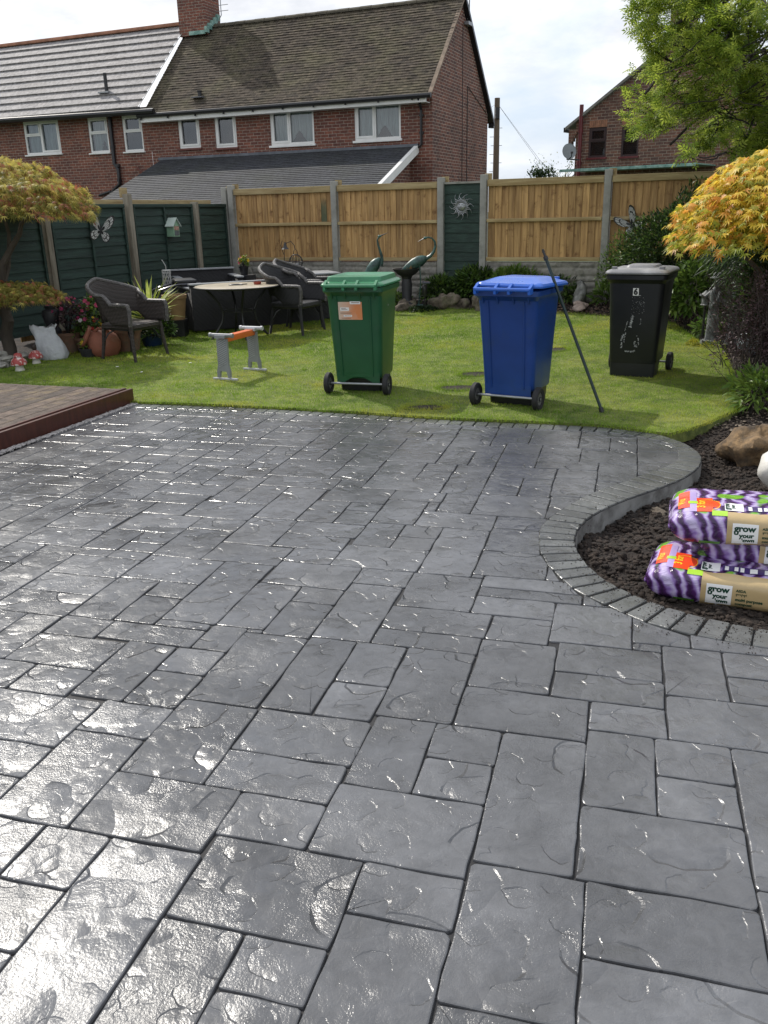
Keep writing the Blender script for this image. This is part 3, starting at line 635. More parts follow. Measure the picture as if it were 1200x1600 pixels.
iv, fc = ICO; cr_p = np.array(cr_p); r = rs.uniform(.0008, .0032, 900); v = iv[None]*r[:, None, None]*(1+rs.uniform(-.4, .4, (900, len(iv), 1)))+np.stack([cr_p[:, 0], cr_p[:, 1], .004+0*r], 1)[:, None, :]
o = npmesh('soil_crumbs', v.reshape(-1, 3), (fc[None]+(np.arange(900)*len(iv))[:, None, None]).reshape(-1, 3), M_clod); tag(o, kind='stuff')
M_bark = mat('bark_chippings', (.10, .055, .035), .85, .5, 25, .5, 80, .004, c2=(.23, .16, .12), world=True)
scatter_lumps('bark_chippings', 6500, 1.8, 4.6, 11.4, 13.8, .010, .026, M_bark, bed, lambda x, y: sz(x, y)+.015, flat=.35)
scatter_lumps('dry_litter', 5000, 2.6, 4.8, 6.4, 11.0, .006, .018, mat('litter', (.12, .085, .06), .9, .5, 20, .5, 80, .003, c2=(.34, .28, .22), world=True), bed, lambda x, y: sz(x, y)+.012, flat=.3)
# ---- earth reaching the horizon
mb = MB(); mb.box(0, 400, -.345, 1600, 1600, .05); g_ = mb.build('ground', mat('earth', (.06, .08, .035), .95, .3, .2, 0, world=True)); tag(g_, kind='structure')
# earth under the left border, behind the sofa
gx_ = np.arange(-9, 1.4, .12); gy_ = np.arange(8.0, 16.2, .12); X2, Y2 = np.meshgrid(gx_, gy_)
Z2 = H(X2, Y2)-.015+(fbm(X2*6, Y2*6, 3)-.45)*.05; Z2 = np.where(inside(X2, Y2, lp), Z2-.07, Z2); Z2 = np.where(X2*.316+Y2*0 > 99, 0, Z2)
nx2 = len(gx_); ii = np.arange(len(gy_)-1)[:, None]*nx2+np.arange(nx2-1)[None, :]
o = npmesh('border_earth', np.stack([X2, Y2, Z2], -1).reshape(-1, 3), np.stack([ii, ii+1, ii+nx2+1, ii+nx2], -1).reshape(-1, 4), M_soilm, smooth=True); tag(o, kind='structure')

# ---- timber deck on the left
M_deck = mat('deck_boards_weathered', (.075, .046, .030), .55, .35, 5, .6, 50, .004, c2=(.15, .105, .075), stretch=(2, 2, 2), dirt=(.22, .16, .07), dscale=3.5, dlo=.54, dhi=.70, perobj=.34)
M_fascia = mat('red_brown_stain', (.060, .016, .010), .45, .3, 4, .3, 40, .002, stretch=(1, 8, 1))
M_grit = mat('grit', (.25, .23, .22), .9, .5, 60, .5, 120, .003, c2=(.55, .52, .5), world=True)
dk = empty('deck', (-2.31, 7.85, 0), 0, 'low brown timber deck with red brown edge beside the grey patio', 'deck')
ang = math.atan2(.55, 1.65)   # deck edge direction from the corner towards the camera
ed = Vector((-sin(ang), -cos(ang))); sdv = Vector((-cos(ang), sin(ang)))      # along edge (to camera), and leftwards
Md = Matrix(((sdv.x, -ed.x, 0, 0), (sdv.y, -ed.y, 0, 0), (0, 0, 1, 0), (0, 0, 0, 1)))   # x = leftwards, y = away from camera
Mdi = Md
def dbox(mb, x0, x1, y0, y1, z0, z1): mb.box((x0+x1)/2, (y0+y1)/2, (z0+z1)/2, abs(x1-x0), abs(y1-y0), z1-z0, Md)
mb = MB(); dbox(mb, 0, .034, -5.2, .02, .0, .135); mb.build('edge_board', M_fascia, dk, bevel=.004)
mb = MB(); dbox(mb, .055, .09, -5.2, -.0, .0, .142); mb.build('inner_edge_board', M_fascia, dk, bevel=.004)
for i in range(22):
    # ribbed decking board running alongside the edge board
    x0 = .097+i*.149; prof = []
    for k in range(7):
        xx = x0+.138*k/7; prof += [(xx+.001, .119), (xx+.006, .123), (xx+.013, .123), (xx+.018, .119)]
    n = len(prof); y0, y1 = -5.2, .035+rw.uniform(-.012, .012)
    vs = [(p[0], y0, p[1]) for p in prof]+[(p[0], y1, p[1]) for p in prof]+[(x0, y1, .098), (x0+.138, y1, .098), (x0, y0, .098), (x0+.138, y0, .098)]
    mb = MB(); mb.add(vs, [(k, n+k, n+k+1, k+1) for k in range(n-1)]+[tuple(range(n, 2*n))+(2*n+1, 2*n), (0, 2*n+2, 2*n, n)], Md)
    mb.build('deck_board', M_deck, dk)
mb = MB(); dbox(mb, .1, 3.3, -5.2, .0, .02, .096); mb.build('under_frame', M_fascia, dk)
gc = lambda x, y: np.ones(len(x), bool)
n = 5200; tt = rs.rand(n)*5.0; ww = rs.normal(.035, .016, n)
x = -2.31+ed.x*tt-sdv.x*ww; y = 7.85+ed.y*tt-sdv.y*ww
iv, fc = ICO; r = rs.uniform(.003, .009, n); v = iv[None]*r[:, None, None]*(1+rs.uniform(-.25, .25, (n, len(iv), 1)))+np.stack([x, y, .003+0*x], 1)[:, None, :]
o = npmesh('grit_strip', v.reshape(-1, 3), (fc[None]+(np.arange(n)*len(iv))[:, None, None]).reshape(-1, 3), M_grit); tag(o, kind='stuff')

# ================================================================ HOUSES
M_brick = brickmat('red_brick', (.23, .082, .052), (.125, .048, .038), (.34, .27, .22))
M_brickg = brickmat('red_brick_gable', (.21, .078, .050), (.085, .036, .032), (.40, .32, .26), yz=True)
M_brickr = brickmat('brown_brick', (.19, .085, .055), (.10, .050, .040), (.33, .26, .20), bw=.24, bh=.085)
M_upvc = mat('white_upvc', (.74, .74, .72), .35, .06, 3, 0)
M_black = mat('black_plastic', (.012, .012, .014), .4, .2, 8, .2, 40)
M_sill = mat('tile_sill', (.13, .045, .035), .7, .2, 8, .2, 40)
M_dark = mat('room_dark', (.02, .022, .025), .9, .2, 3, 0)
M_curt = mat('net_curtain', (.42, .48, .48), .9, .35, 5, .5, 12, .02, stretch=(6, 6, .3))
M_red = mat('dark_red_paint', (.10, .012, .014), .45, .2, 5, .2, 30)
def glassmat():
    m_, t, b, out, n = new_mat('window_glass')
    tr = n('ShaderNodeBsdfTransparent', {'Color': (.72, .78, .78, 1)}); gl = n('ShaderNodeBsdfGlossy', {'Color': (.9, .95, 1, 1), 'Roughness': .03})
    fr = n('ShaderNodeFresnel', {'IOR': 1.9}); ms = n('ShaderNodeMixShader', {0: fr.outputs[0], 1: tr.outputs[0], 2: gl.outputs[0]}); t.links.new(ms.outputs[0], out.inputs[0]); return m_
M_glass = glassmat()
def wall_holes(name, x0, x1, z0, z1, holes, mat_, parent, thick=.12, y=0):
    xs_ = sorted({x0, x1}|{h[0] for h in holes}|{h[1] for h in holes}); zs_ = sorted({z0, z1}|{h[2] for h in holes}|{h[3] for h in holes}); mb = MB()
    for a, b in zip(xs_, xs_[1:]):
        for c, d in zip(zs_, zs_[1:]):
            cx, cz = (a+b)/2, (c+d)/2
            if any(h[0] < cx < h[1] and h[2] < cz < h[3] for h in holes): continue
            mb.add([(a, y, c), (b, y, c), (b, y, d), (a, y, d)], [(0, 1, 2, 3)])
    for a, b, c, d in holes:
        mb.add([(a, y, c), (a, y+thick, c), (a, y+thick, d), (a, y, d)], [(0, 1, 2, 3)]); mb.add([(b, y, c), (b, y, d), (b, y+thick, d), (b, y+thick, c)], [(0, 1, 2, 3)])
        mb.add([(a, y, c), (b, y, c), (b, y+thick, c), (a, y+thick, c)], [(0, 1, 2, 3)]); mb.add([(a, y, d), (a, y+thick, d), (b, y+thick, d), (b, y, d)], [(0, 1, 2, 3)])
    return mb.build(name, mat_, parent)
def window(parent, x0, x1, z0, z1, style, frame_m, y=.05, curtain=True, sill=M_upvc, sh=.05):
    fw = .055; mb = MB()
    def bar(a, b, c, d, yy=y, t=.06): mb.box((a+b)/2, yy, (c+d)/2, b-a, t, d-c)
    bar(x0, x0+fw, z0, z1); bar(x1-fw, x1, z0, z1); bar(x0+fw, x1-fw, z0, z0+fw); bar(x0+fw, x1-fw, z1-fw, z1)
    panes = []
    a, b, c, d = x0+fw, x1-fw, z0+fw, z1-fw
    def sash(a, b, c, d, f=.05):
        bar(a, a+f, c, d, y-.02, .05); bar(b-f, b, c, d, y-.02, .05); bar(a+f, b-f, c, c+f, y-.02, .05); bar(a+f, b-f, d-f, d, y-.02, .05); panes.append((a+f, b-f, c+f, d-f))
    if style == 'side':     # casement left, fixed light right
        mid = a+(b-a)*.44; bar(mid-.02, mid+.02, c, d); sash(a, mid-.02, c, d); panes.append((mid+.02, b, c, d))
    elif style == 'single': sash(a, b, c, d)
    elif style == 'top':    # top hung fanlight above
        mz = c+(d-c)*.56; bar(a, b, mz-.02, mz+.02); sash(a, b, mz+.02, d, .04); panes.append((a, b, c, mz-.02))
    elif style == 'combo':
        mid = a+(b-a)*.46; bar(mid-.02, mid+.02, c, d); mz = c+(d-c)*.58; bar(a, mid-.02, mz-.02, mz+.02); sash(a, mid-.02, mz+.02, d, .04); panes.append((a, mid-.02, c, mz-.02)); sash(mid+.02, b, c, d, .045)
    w_ = mb.build('window', frame_m, parent)
    for p in panes:
        q = MB(); q.add([(p[0], y+.01, p[2]), (p[1], y+.01, p[2]), (p[1], y+.01, p[3]), (p[0], y+.01, p[3])], [(0, 1, 2, 3)]); q.build('pane', M_glass, w_)
    q = MB(); q.box((x0+x1)/2, .01, z0-sh/2, x1-x0+.08, .14, sh-.006); q.build('sill', sill, w_, bevel=.006)
    q = MB(); q.add([(x0, .42, z0), (x1, .42, z0), (x1, .42, z1), (x0, .42, z1), (x0, .12, z0), (x1, .12, z0), (x1, .12, z1), (x0, .12, z1)], [(0, 1, 2, 3), (4, 0, 3, 7), (1, 5, 6, 2), (4, 5, 1, 0), (3, 2, 6, 7)]); q.build('room', M_dark, w_)
    if curtain:
        q = MB(); n = 60; vs = []
        for k in range(n+1):
            t_ = k/n; xx = x0+.06+(x1-x0-.12)*t_; yy = y+.10+.018*sin(k*1.7)+.008*sin(k*3.1)
            gap = .30*math.exp(-((t_-.62)/.13)**2) if curtain == 2 else 0
            vs += [(xx, yy, z0+.05+gap*(z1-z0)), (xx, yy, z1-.05)]
        q.add(vs, [(2*k, 2*k+2, 2*k+3, 2*k+1) for k in range(n)]); q.build('curtain', M_curt, w_, smooth=True, angle=0)
    return w_
def tilemat(name, c1, c2, bw, bh, moss, rough=.75, mossamt=.5, spec=.5):
    m_, t, b, out, n = new_mat(name)
    src = n('ShaderNodeTexCoord').outputs['Object']
    br = n('ShaderNodeTexBrick', {'Vector': src, 'Color1': c4(c1), 'Color2': c4(c2), 'Mortar': c4(c1, .25), 'Scale': 1.0, 'Mortar Size': .004, 'Bias': 0.0, 'Brick Width': bw, 'Row Height': bh})
    nz = n('ShaderNodeTexNoise', {'Vector': src, 'Scale': .9, 'Detail': 8.0, 'Roughness': .7}); rp = n('ShaderNodeValToRGB', {0: nz.outputs['Fac']}); rp.color_ramp.elements[0].position = .45; rp.color_ramp.elements[1].position = .72
    ds = n('ShaderNodeMath', {0: rp.outputs[0], 1: mossamt}, operation='MULTIPLY'); mx_ = n('ShaderNodeMix', {0: ds.outputs[0], 6: br.outputs['Color'], 7: c4(moss)}, data_type='RGBA')
    nf = n('ShaderNodeTexNoise', {'Vector': src, 'Scale': 11.0, 'Detail': 5.0, 'Roughness': .7}); nr = n('ShaderNodeMapRange', {0: nf.outputs['Fac'], 1: .3, 2: .7, 3: .55, 4: 1.5})
    vm = n('ShaderNodeVectorMath', {0: mx_.outputs[2], 1: nr.outputs[0]}, operation='MULTIPLY'); t.links.new(vm.outputs[0], b.inputs['Base Color']); b.inputs['Roughness'].default_value = rough; b.inputs['Specular IOR Level'].default_value = spec
    return m_
def roof(name, x0, x1, y0, z0, y1, z1, course, lift, mat_, parent, jit=.006, width=.17, sag=0, lshift=0):
    # overlapping courses on a slope from the eave (y0,z0) to the ridge (y1,z1); local x runs along, local y up the slope
    L_ = math.hypot(y1-y0, z1-z0); th = math.atan2(z1-z0, y1-y0); n = int(round(L_/course)); mb = MB(); r_ = random.Random(5)
    nx_ = max(2, int((x1-x0)/width))
    for i in range(n):
        a = i*L_/n; b = (i+1)*L_/n; vs = []; fs = []
        for k in range(nx_+1):
            x = x0+(x1-x0)*k/nx_; j = r_.uniform(-jit, jit); ja = r_.uniform(-jit, jit)*1.3
            sg = -sag*sin(pi*(x-x0)/(x1-x0))*sin(pi*a/L_) if sag else 0
            vs += [(x, a-.012+ja, lift*.05+sg), (x, a-.012+ja, lift+j+sg), (x, b, sg+.004)]
        for k in range(nx_): fs += [(3*k, 3*k+3, 3*k+4, 3*k+1), (3*k+1, 3*k+4, 3*k+5, 3*k+2)]
        mb.add(vs, fs)
    o = mb.build(name, mat_, parent); o.location = (0, y0, z0); o.rotation_euler = (th, 0, 0); tag(o, kind='stuff'); return o
HY = R(22.8); hn = (sin(HY)*22, cos(HY)*22, 0)
M_tile2 = tilemat('plain_tiles', (.105, .085, .066), (.052, .044, .037), .17, .095, (.15, .14, .075), .95, .5, .15)
M_tile1 = tilemat('light_concrete_tiles', (.29, .275, .27), (.25, .24, .24), .33, .30, (.17, .16, .155), .75, .5, .2)
M_slate = tilemat('grey_lean_to_tiles', (.055, .058, .066), (.040, .042, .048), .30, .14, (.04, .045, .03), .75, .5, .2)
M_ridge1 = mat('terracotta_ridge', (.34, .16, .10), .8, .25, 3, .3, 30)
M_ridge2 = mat('old_ridge', (.075, .065, .045), .9, .35, 4, .5, 30)
M_lead = mat('verdigris_lead', (.16, .36, .31), .6, .4, 6, .3, 30, c2=(.30, .46, .40))
M_grey = mat('grey_metal', (.30, .31, .32), .45, .15, 5, 0, metal=.6)
# right-hand house of the pair
h2 = empty('brick_house', hn, -HY, 'red brick house with mossy brown tiled roof and gable end beyond the wooden fence', 'house')
wins2 = [(-9.82, -8.54, 3.40, 4.36, 'side'), (-12.30, -10.99, 3.40, 4.35, 'side'), (-14.04, -13.36, 3.42, 4.32, 'single'), (-15.24, -14.54, 3.46, 4.31, 'single')]
wall_holes('wall', -16.2, -7.7, 0, 4.46, [q[:4] for q in wins2], M_brick, h2)
mb = MB(); mb.add([(-7.7, 0, 0), (-7.7, 5.0, 0), (-7.7, 5.0, 4.3), (-7.7, 2.37, 6.80), (-7.7, 0, 4.46)], [(0, 1, 2, 3, 4)]); mb.add([(-7.7, 5.0, 0), (-16.2, 5.0, 0), (-16.2, 5, 4.3), (-7.7, 5, 4.3)], [(0, 1, 2, 3)]); mb.build('gable_wall', M_brickg, h2)
for i, q in enumerate(wins2): window(h2, *q, M_upvc, curtain=(2 if i < 2 else 0), sill=M_upvc if i < 2 else M_sill, sh=.06)
roof('roof_tiles', -16.22, -7.62, -.28, 4.34, 2.37, 6.90, .105, .020, M_tile2, h2, jit=.007, sag=.05)
roof('roof_tiles', -16.22, -7.62, 5.25, 4.10, 2.37, 6.90, .105, .020, M_tile2, h2).scale = (1, 1, -1)
mb = MB(); n = 26
for k in range(n):
    x0 = -16.2+8.6*k/n; x1 = x0+8.6/n-.006; r_ = .10+.004*(k % 2)
    mb.add([(x, 2.37+r_*cos(R(a)), 6.86+r_*sin(R(a))) for x in (x0, x1) for a in range(0, 181, 30)], [(i, i+1, 8+i, 7+i) for i in range(6)])
mb.build('ridge_tiles', M_ridge2, h2)
mb = MB(); mb.box(-12.0, -.30, 4.235, 8.5, .03, .14); mb.box(-12.0, -.15, 4.17, 8.5, .30, .012); mb.build('white_fascia', M_upvc, h2)
mb = MB(); gp_ = [(-16.3, -.38, 4.33), (-7.6, -.38, 4.30)]
for x in np.arange(-16.2, -7.7, .9): mb.box(x, -.36, 4.27, .03, .05, .10)
mb.tube(gp_, .058, 8); mb.build('gutter', M_black, h2, smooth=True)
mb = MB(); mb.tube([(-7.95, -.36, 4.28), (-7.95, -.2, 4.15), (-7.97, -.06, 4.02), (-7.97, -.06, 3.22), (-8.05, -.07, 3.17), (-9.1, -.08, 3.12)], .035, 8)
for z in (3.9, 3.5): mb.box(-7.97, -.04, z, .11, .06, .05)
mb.build('downpipe', M_black, h2, smooth=True)
mb = MB()   # verge and dark barge line
def strip(mb, a, b, w_, h_, x):
    mb.add([(x, a[0], a[1]), (x, b[0], b[1]), (x, b[0], b[1]+h_), (x, a[0], a[1]+h_), (x-w_, a[0], a[1]), (x-w_, b[0], b[1]), (x-w_, b[0], b[1]+h_), (x-w_, a[0], a[1]+h_)], [(0, 1, 2, 3), (7, 6, 5, 4), (0, 4, 5, 1), (2, 6, 7, 3), (1, 5, 6, 2), (0, 3, 7, 4)])
strip(mb, (-.3, 4.33), (2.37, 6.86), .10, .045, -7.60); mb.build('verge', mat('verge_mortar', (.20, .15, .11), .9, .3, 6, .4, 40), h2)
mb = MB(); strip(mb, (2.37, 6.80), (5.32, 4.02), .14, .12, -7.57); mb.box(-7.66, 5.30, 4.03, .16, .14, .12); mb.build('back_bargeboard', M_black, h2)
mb = MB(); mb.tube([(-7.66, 2.75, 6.45), (-7.60, 2.72, 6.62), (-7.60, 2.72, 7.5)], .018, 6); mb.box(-7.62, 2.72, 6.33, .12, .34, .08); mb.box(-7.6, 2.72, 7.3, .02, .5, .02); mb.box(-7.6, 2.72, 7.15, .02, .4, .02); mb.build('aerial', M_grey, h2)
mb = MB(); mb.tube([(-7.685, 2.9, 1.2), (-7.685, 2.9, 4.85), (-7.685, 4.75, 4.35)], .010, 5); mb.tube([(-7.685, 2.45, 1.2), (-7.685, 2.45, 6.3)], .008, 5); mb.build('cable', M_black, h2)
mb = MB(); mb.lathe([(.055, 0), (.055, .16), (.07, .17), (.07, .2)], 10, cx=-14.55, cy=.18); o = mb.build('roof_vent', M_black, h2); o.location = (0, 0, 4.72); mb = MB(); mb.box(-14.55, .12, 4.74, .34, .26, .03); mb.build('roof_vent', mat('lead', (.12, .12, .13), .5), h2)
mb = MB(); roof('lean_to_tiles', -15.85, -8.15, -3.5, 1.86, -.03, 3.20, .135, .016, M_slate, h2, jit=.002, width=.3)
mb = MB(); mb.add([(x, y, z+d_) for x in (-8.15, -8.05) for y, z in ((-3.55, 1.82), (-.02, 3.18)) for d_ in (-.14, .05)], [(0, 1, 3, 2), (4, 6, 7, 5), (0, 4, 5, 1), (2, 3, 7, 6), (1, 5, 7, 3), (0, 2, 6, 4)]); mb.build('bargeboard', M_upvc, h2)
mb = MB(); mb.box(-12, -.05, 3.215, 7.9, .10, .07); mb.build('lead_flashing', mat('slate_lead', (.10, .11, .13), .5, .3, 4, .2, 30), h2)
mb = MB(); mb.add([(-15.7, -3.2, 0), (-8.3, -3.2, 0), (-8.3, -3.2, 1.9), (-15.7, -3.2, 1.9)], [(0, 1, 2, 3)]); mb.build('lean_to_wall', M_brick, h2)
mb = MB(); mb.add([(-8.3, -3.2, 0), (-8.3, 0, 0), (-8.3, 0, 3.1), (-8.3, -3.2, 1.9)], [(0, 1, 2, 3)]); mb.build('lean_to_side_wall', M_brickg, h2)
# left-hand house
h1 = empty('brick_house', hn, -HY, 'red brick house with pale grey large-tiled roof and black gutter beyond the green fence', 'house')
wins1 = [(-17.14, -16.46, 3.46, 4.42, 'top'), (-18.38, -17.68, 3.48, 4.43, 'top'), (-20.82, -19.47, 3.53, 4.46, 'combo')]
wall_holes('wall', -32, -16.204, 0, 4.60, [q[:4] for q in wins1], M_brick, h1)
for i, q in enumerate(wins1): window(h1, *q, M_upvc, curtain=(1 if i == 2 else (0 if i == 0 else 2)), sill=M_upvc, sh=.045)
mb = MB(); mb.box(-24, -.05, 4.52, 16, .18, .05); mb.build('soffit', mat('grey_soffit', (.38, .38, .37), .7), h1)
roof('roof_tiles', -33, -16.23, -.36, 4.54, 2.37, 7.02, .335, .052, M_tile1, h1, jit=.001, width=.33)
mb = MB(); mb.box(-24.6, 2.37, 7.06, 16.8, .22, .10); mb.build('ridge_tiles', M_ridge1, h1, bevel=.04)
mb = MB(); mb.tube([(-33, -.44, 4.62), (-15.7, -.42, 4.42)], .075, 8); mb.box(-24.4, -.36, 4.50, 16.4, .03, .14); mb.build('gutter', M_black, h1)
mb = MB(); strip(mb, (-.36, 4.575), (2.37, 7.045), .02, .012, -16.20); mb.build('dry_verge', mat('grey_verge', (.30, .29, .28), .8, .2, 6, 0), h1)
mb = MB(); mb.lathe([(.05, 0), (.05, .55), (.06, .56), (.05, .6)], 10, cx=-17.75, cy=.25); o = mb.build('vent_pipe', M_black, h1); o.location = (0, 0, 5.0); mb = MB(); mb.box(-17.75, .22, 5.08, .36, .3, .04); mb.build('vent_base', M_grey, h1)
mb = MB(); mb.tube([(-17.52, -.05, 4.5), (-17.53, -.06, 3.15), (-17.40, -.08, 3.0), (-17.40, -.08, 2.6), (-17.75, -.10, 2.35), (-17.8, -.1, 0)], .055, 10)
for z in (4.2, 3.6, 3.1, 2.7): mb.tube([(-17.52 if z > 3.1 else -17.42, -.06, z-.04), (-17.52 if z > 3.1 else -17.42, -.06, z+.04)], .07, 10)
mb.tube([(-17.75, -.1, 2.40), (-18.2, -.08, 2.30)], .04, 8)
mb.build('soil_pipe', M_black, h1, smooth=True)
mb = MB(); mb.tube([(-16.8, -.05, 3.05), (-16.2, -.05, 2.62)], .022, 6); mb.build('waste_pipe', M_sill, h1)
mb = MB(); mb.box(-15.80, 2.40, 7.6, .92, .80, 1.9); ch = mb.build('chimney', brickmat('chimney_brick', (.24, .085, .055), (.13, .05, .04), (.33, .27, .22)), h1)
mb = MB()
for k in range(5): mb.box(-15.30, 1.98+k*.16, 6.76+k*.10, .07, .15, .16)
mb.box(-15.62, 1.96, 6.70, .55, .05, .10); mb.build('flashing', M_lead, h1)
mb = MB(); mb.tube([(-15.25, 2.5, 7.0), (-15.1, 2.5, 7.2), (-15.1, 2.5, 8.4)], .014, 5)
for z in (7.3, 7.45, 7.6, 7.75): mb.tube([(-15.35, 2.5, z), (-14.85, 2.5, z)], .008, 5)
mb.build('aerial', M_grey, h1)
# far house on the right, gable towards us
RY = R(36); h3 = empty('brick_house', (sin(RY)*28, cos(RY)*28, 0), -RY, 'brown brick gable house with dark red window frames behind the tree on the right', 'house')
w3 = [(-11.90, -11.31, 3.15, 4.03, 'top'), (-10.82, -10.26, 3.13, 4.0, 'top')]
wall_holes('wall', -12.35, -5.4, 0, 4.06, [q[:4] for q in w3], M_brickr, h3)
mb = MB(); mb.add([(-12.35, 0, 4.06), (-5.4, 0, 4.06), (-5.4, 0, 4.2), (-8.87, 0, 6.5), (-12.35, 0, 4.25)], [(0, 1, 2, 3, 4)]); mb.build('gable_wall', M_brickr, h3)
mb = MB()
for k in range(5): mb.box(-12.40-.05*(5-k)/1.0*.5, .04, 3.62+k*.09, .12+.05*k, .16, .088)
mb.build('corbel', M_brickr, h3)
for q in w3: window(h3, *q, mat('dark_window_frame', (.035, .018, .018), .5, .1, 5, 0), curtain=0, sill=M_red, sh=.07)
mb = MB()
for q in w3:
    for k in range(9): mb.box(q[0]+(q[1]-q[0])*(k+.5)/9, -.004, 4.135, (q[1]-q[0])/9-.010, .02, .20)
mb.build('lintel_bricks', mat('orange_brick', (.26, .12, .07), .85, .3, 9, .3, 40), h3)
mb = MB()
for sx, x0, x1 in ((1, -12.68, -8.87), (-1, -5.05, -8.87)):
    z0, z1 = 4.10, 6.60
    mb.add([(x, y, z) for y in (-.12, 7) for x, z in ((x0, z0-.09), (x0, z0), (x1, z1), (x1, z1-.09))], [(0, 1, 2, 3), (7, 6, 5, 4), (1, 5, 6, 2), (0, 4, 5, 1), (0, 3, 7, 4)])
mb.build('roof', mat('grey_roof_edge', (.17, .16, .14), .85, .3, 6, .4, 40), h3)
mb = MB(); mb.box(-12.68, .1, 4.02, .12, .4, .14); mb.build('eaves_box', M_black, h3)
mb = MB(); mb.tube([(-12.16, -.09, 0), (-12.16, -.09, 4.72)], .065, 10)
for z in (3.0, 3.95): mb.tube([(-12.16, -.09, z-.05), (-12.16, -.09, z+.05)], .082, 10)
mb.build('soil_pipe', M_red, h3, smooth=True)
mb = MB(); mb.box(-9.35, .6, 6.55, .60, .7, 1.35); mb.build('chimney', M_brickr, h3)
mb = MB(); mb.box(-9.9, -2.0, 2.70, 4.1, .05, .05); mb.box(-9.9, -1.0, 2.74, 4.1, 2.0, .03); mb.build('green_felt_edge', M_lead, h3)
# satellite dish on an arm by the corner
dr = empty('satellite_dish', (5.97, 28.6, 3.28), 0, 'grey satellite dish on the corner of the brown brick gable house', 'satellite dish')
mb = MB(); mb.lathe([(.02, 0), (.10, .012), (.17, .04), (.225, .08), (.232, .08), (.22, .07)], 24); o = mb.build('dish', mat('dish_grey', (.20, .21, .22), .5, .1, 4, 0), dr, smooth=True); o.rotation_euler = (R(80), 0, R(12)); 
mb = MB(); mb.tube([(0, 0, -.24), (.05, -.25, -.16), (.05, -.3, -.05)], .016, 6); mb.tube([(0, .02, 0), (0, .15, -.2), (.42, .3, -.22)], .022, 6); mb.box(.05, -.30, -.04, .06, .08, .06); mb.build('arm', M_black, dr)
# ---------------------------------------------------------------- telegraph pole and its wires
tp = empty('telegraph_pole', (3.92, 30, 0), 0, 'wooden telegraph pole standing against the sky between the two brick houses', 'telegraph pole')
M_pole = mat('old_wood_pole', (.13, .10, .07), .9, .3, 3, .4, 30, stretch=(1, 1, .2))
mb = MB(); mb.tube([(0, 0, 0), (0, 0, 5.0)], [.12, .085], 10); mb.build('pole', M_pole, tp, smooth=True)
mb = MB(); mb.box(.0, -.12, 4.55, .13, .12, .32); mb.build('junction_box', M_black, tp)
mb = MB()
for k in range(9): mb.tube([(-.18, 0, 2.3+k*.26), (.18, 0, 2.3+k*.26)] if k % 2 else [(-.22, 0, 2.3+k*.26), (.10, 0, 2.3+k*.26)], .009, 5)
mb.build('step', M_grey, tp)
mb = MB()
def cat_(a, b, sag_, n=14):
    a = Vector(a); b = Vector(b); return [a.lerp(b, k/n)-Vector((0, 0, sag_*4*(k/n)*(1-k/n))) for k in range(n+1)]
for e_ in ((4.6, -2.5, -1.2), (4.8, -2, -1.0), (-7, 12, 1.4)): mb.tube(cat_((0, 0, 4.85), e_, .15), .004, 4)
mb.build('wire', M_black, tp)

# ================================================================ FENCES
BF = (sin(R(25))*13.3227, cos(R(25))*13.3227, 0)
M_conc = mat('concrete_post', (.27, .265, .24), .85, .22, 4, .6, 55, .004, dirt=(.12, .13, .10), dscale=5, dlo=.55, dhi=.75)
M_board = mat('fence_board_golden', (.36, .20, .075), .75, .30, 3.2, .5, 30, .003, c2=(.52, .32, .13), stretch=(6, 3, .55), dirt=(.16, .075, .025), dscale=7, dlo=.57, dhi=.70, perobj=.18)
M_rail = mat('fence_rail', (.36, .25, .11), .75, .25, 4, .5, 30, .003, c2=(.42, .33, .17), stretch=(.5, 4, 4), perobj=.08)
M_green = mat('dark_green_stain', (.014, .036, .027), .72, .35, 5, .8, 30, .004, c2=(.022, .050, .038), stretch=(.6, 3, 5), dirt=(.045, .065, .052), dscale=9, dlo=.63, dhi=.8, perobj=.12)
M_rock = mat('rock_faced_concrete', (.24, .225, .20), .9, .3, 5, .8, 40, .006, c2=(.36, .34, .30), dirt=(.10, .10, .08), dscale=5)
M_woodpost = mat('weathered_post', (.17, .145, .105), .85, .25, 4, .6, 40, .004, c2=(.25, .225, .175), stretch=(5, 5, .5), perobj=.1)
# one feather-edged board, one knot pattern each from object randomness
def board_mesh(i):
    mb = MB(); w_ = .118; r_ = random.Random(i)
    a, b = .004, .016
    mb.add([(-w_/2, 0, 0), (w_/2, -.012, 0), (w_/2, -.012+b, 0), (-w_/2, a, 0), (-w_/2, 0, 1), (w_/2, -.012, 1), (w_/2, -.012+b, 1), (-w_/2, a, 1)], [(0, 1, 5, 4), (1, 2, 6, 5), (2, 3, 7, 6), (3, 0, 4, 7), (4, 5, 6, 7), (3, 2, 1, 0)])
    return mb.mesh('board', M_board)
bms = [board_mesh(i) for i in range(3)]
def addobj(name, me, parent, loc, rot=(0, 0, 0), sc=(1, 1, 1)):
    o = bpy.data.objects.new(name, me); col.objects.link(o); o.parent = parent; o.location = loc; o.rotation_euler = rot; o.scale = sc; return o
BAYS = [(-8.93, -7.03, 'golden wooden fence panel in the left corner behind the patio table'), (-6.91, -5.15, 'golden wooden fence panel behind the two heron ornaments'), (-4.33, -2.58, 'golden wooden fence panel behind the blue bin'), (-2.46, -.70, 'shaded wooden fence panel with a butterfly, behind the black bin'), (-.58, 1.25, 'wooden fence panel behind the orange maple at the right edge')]
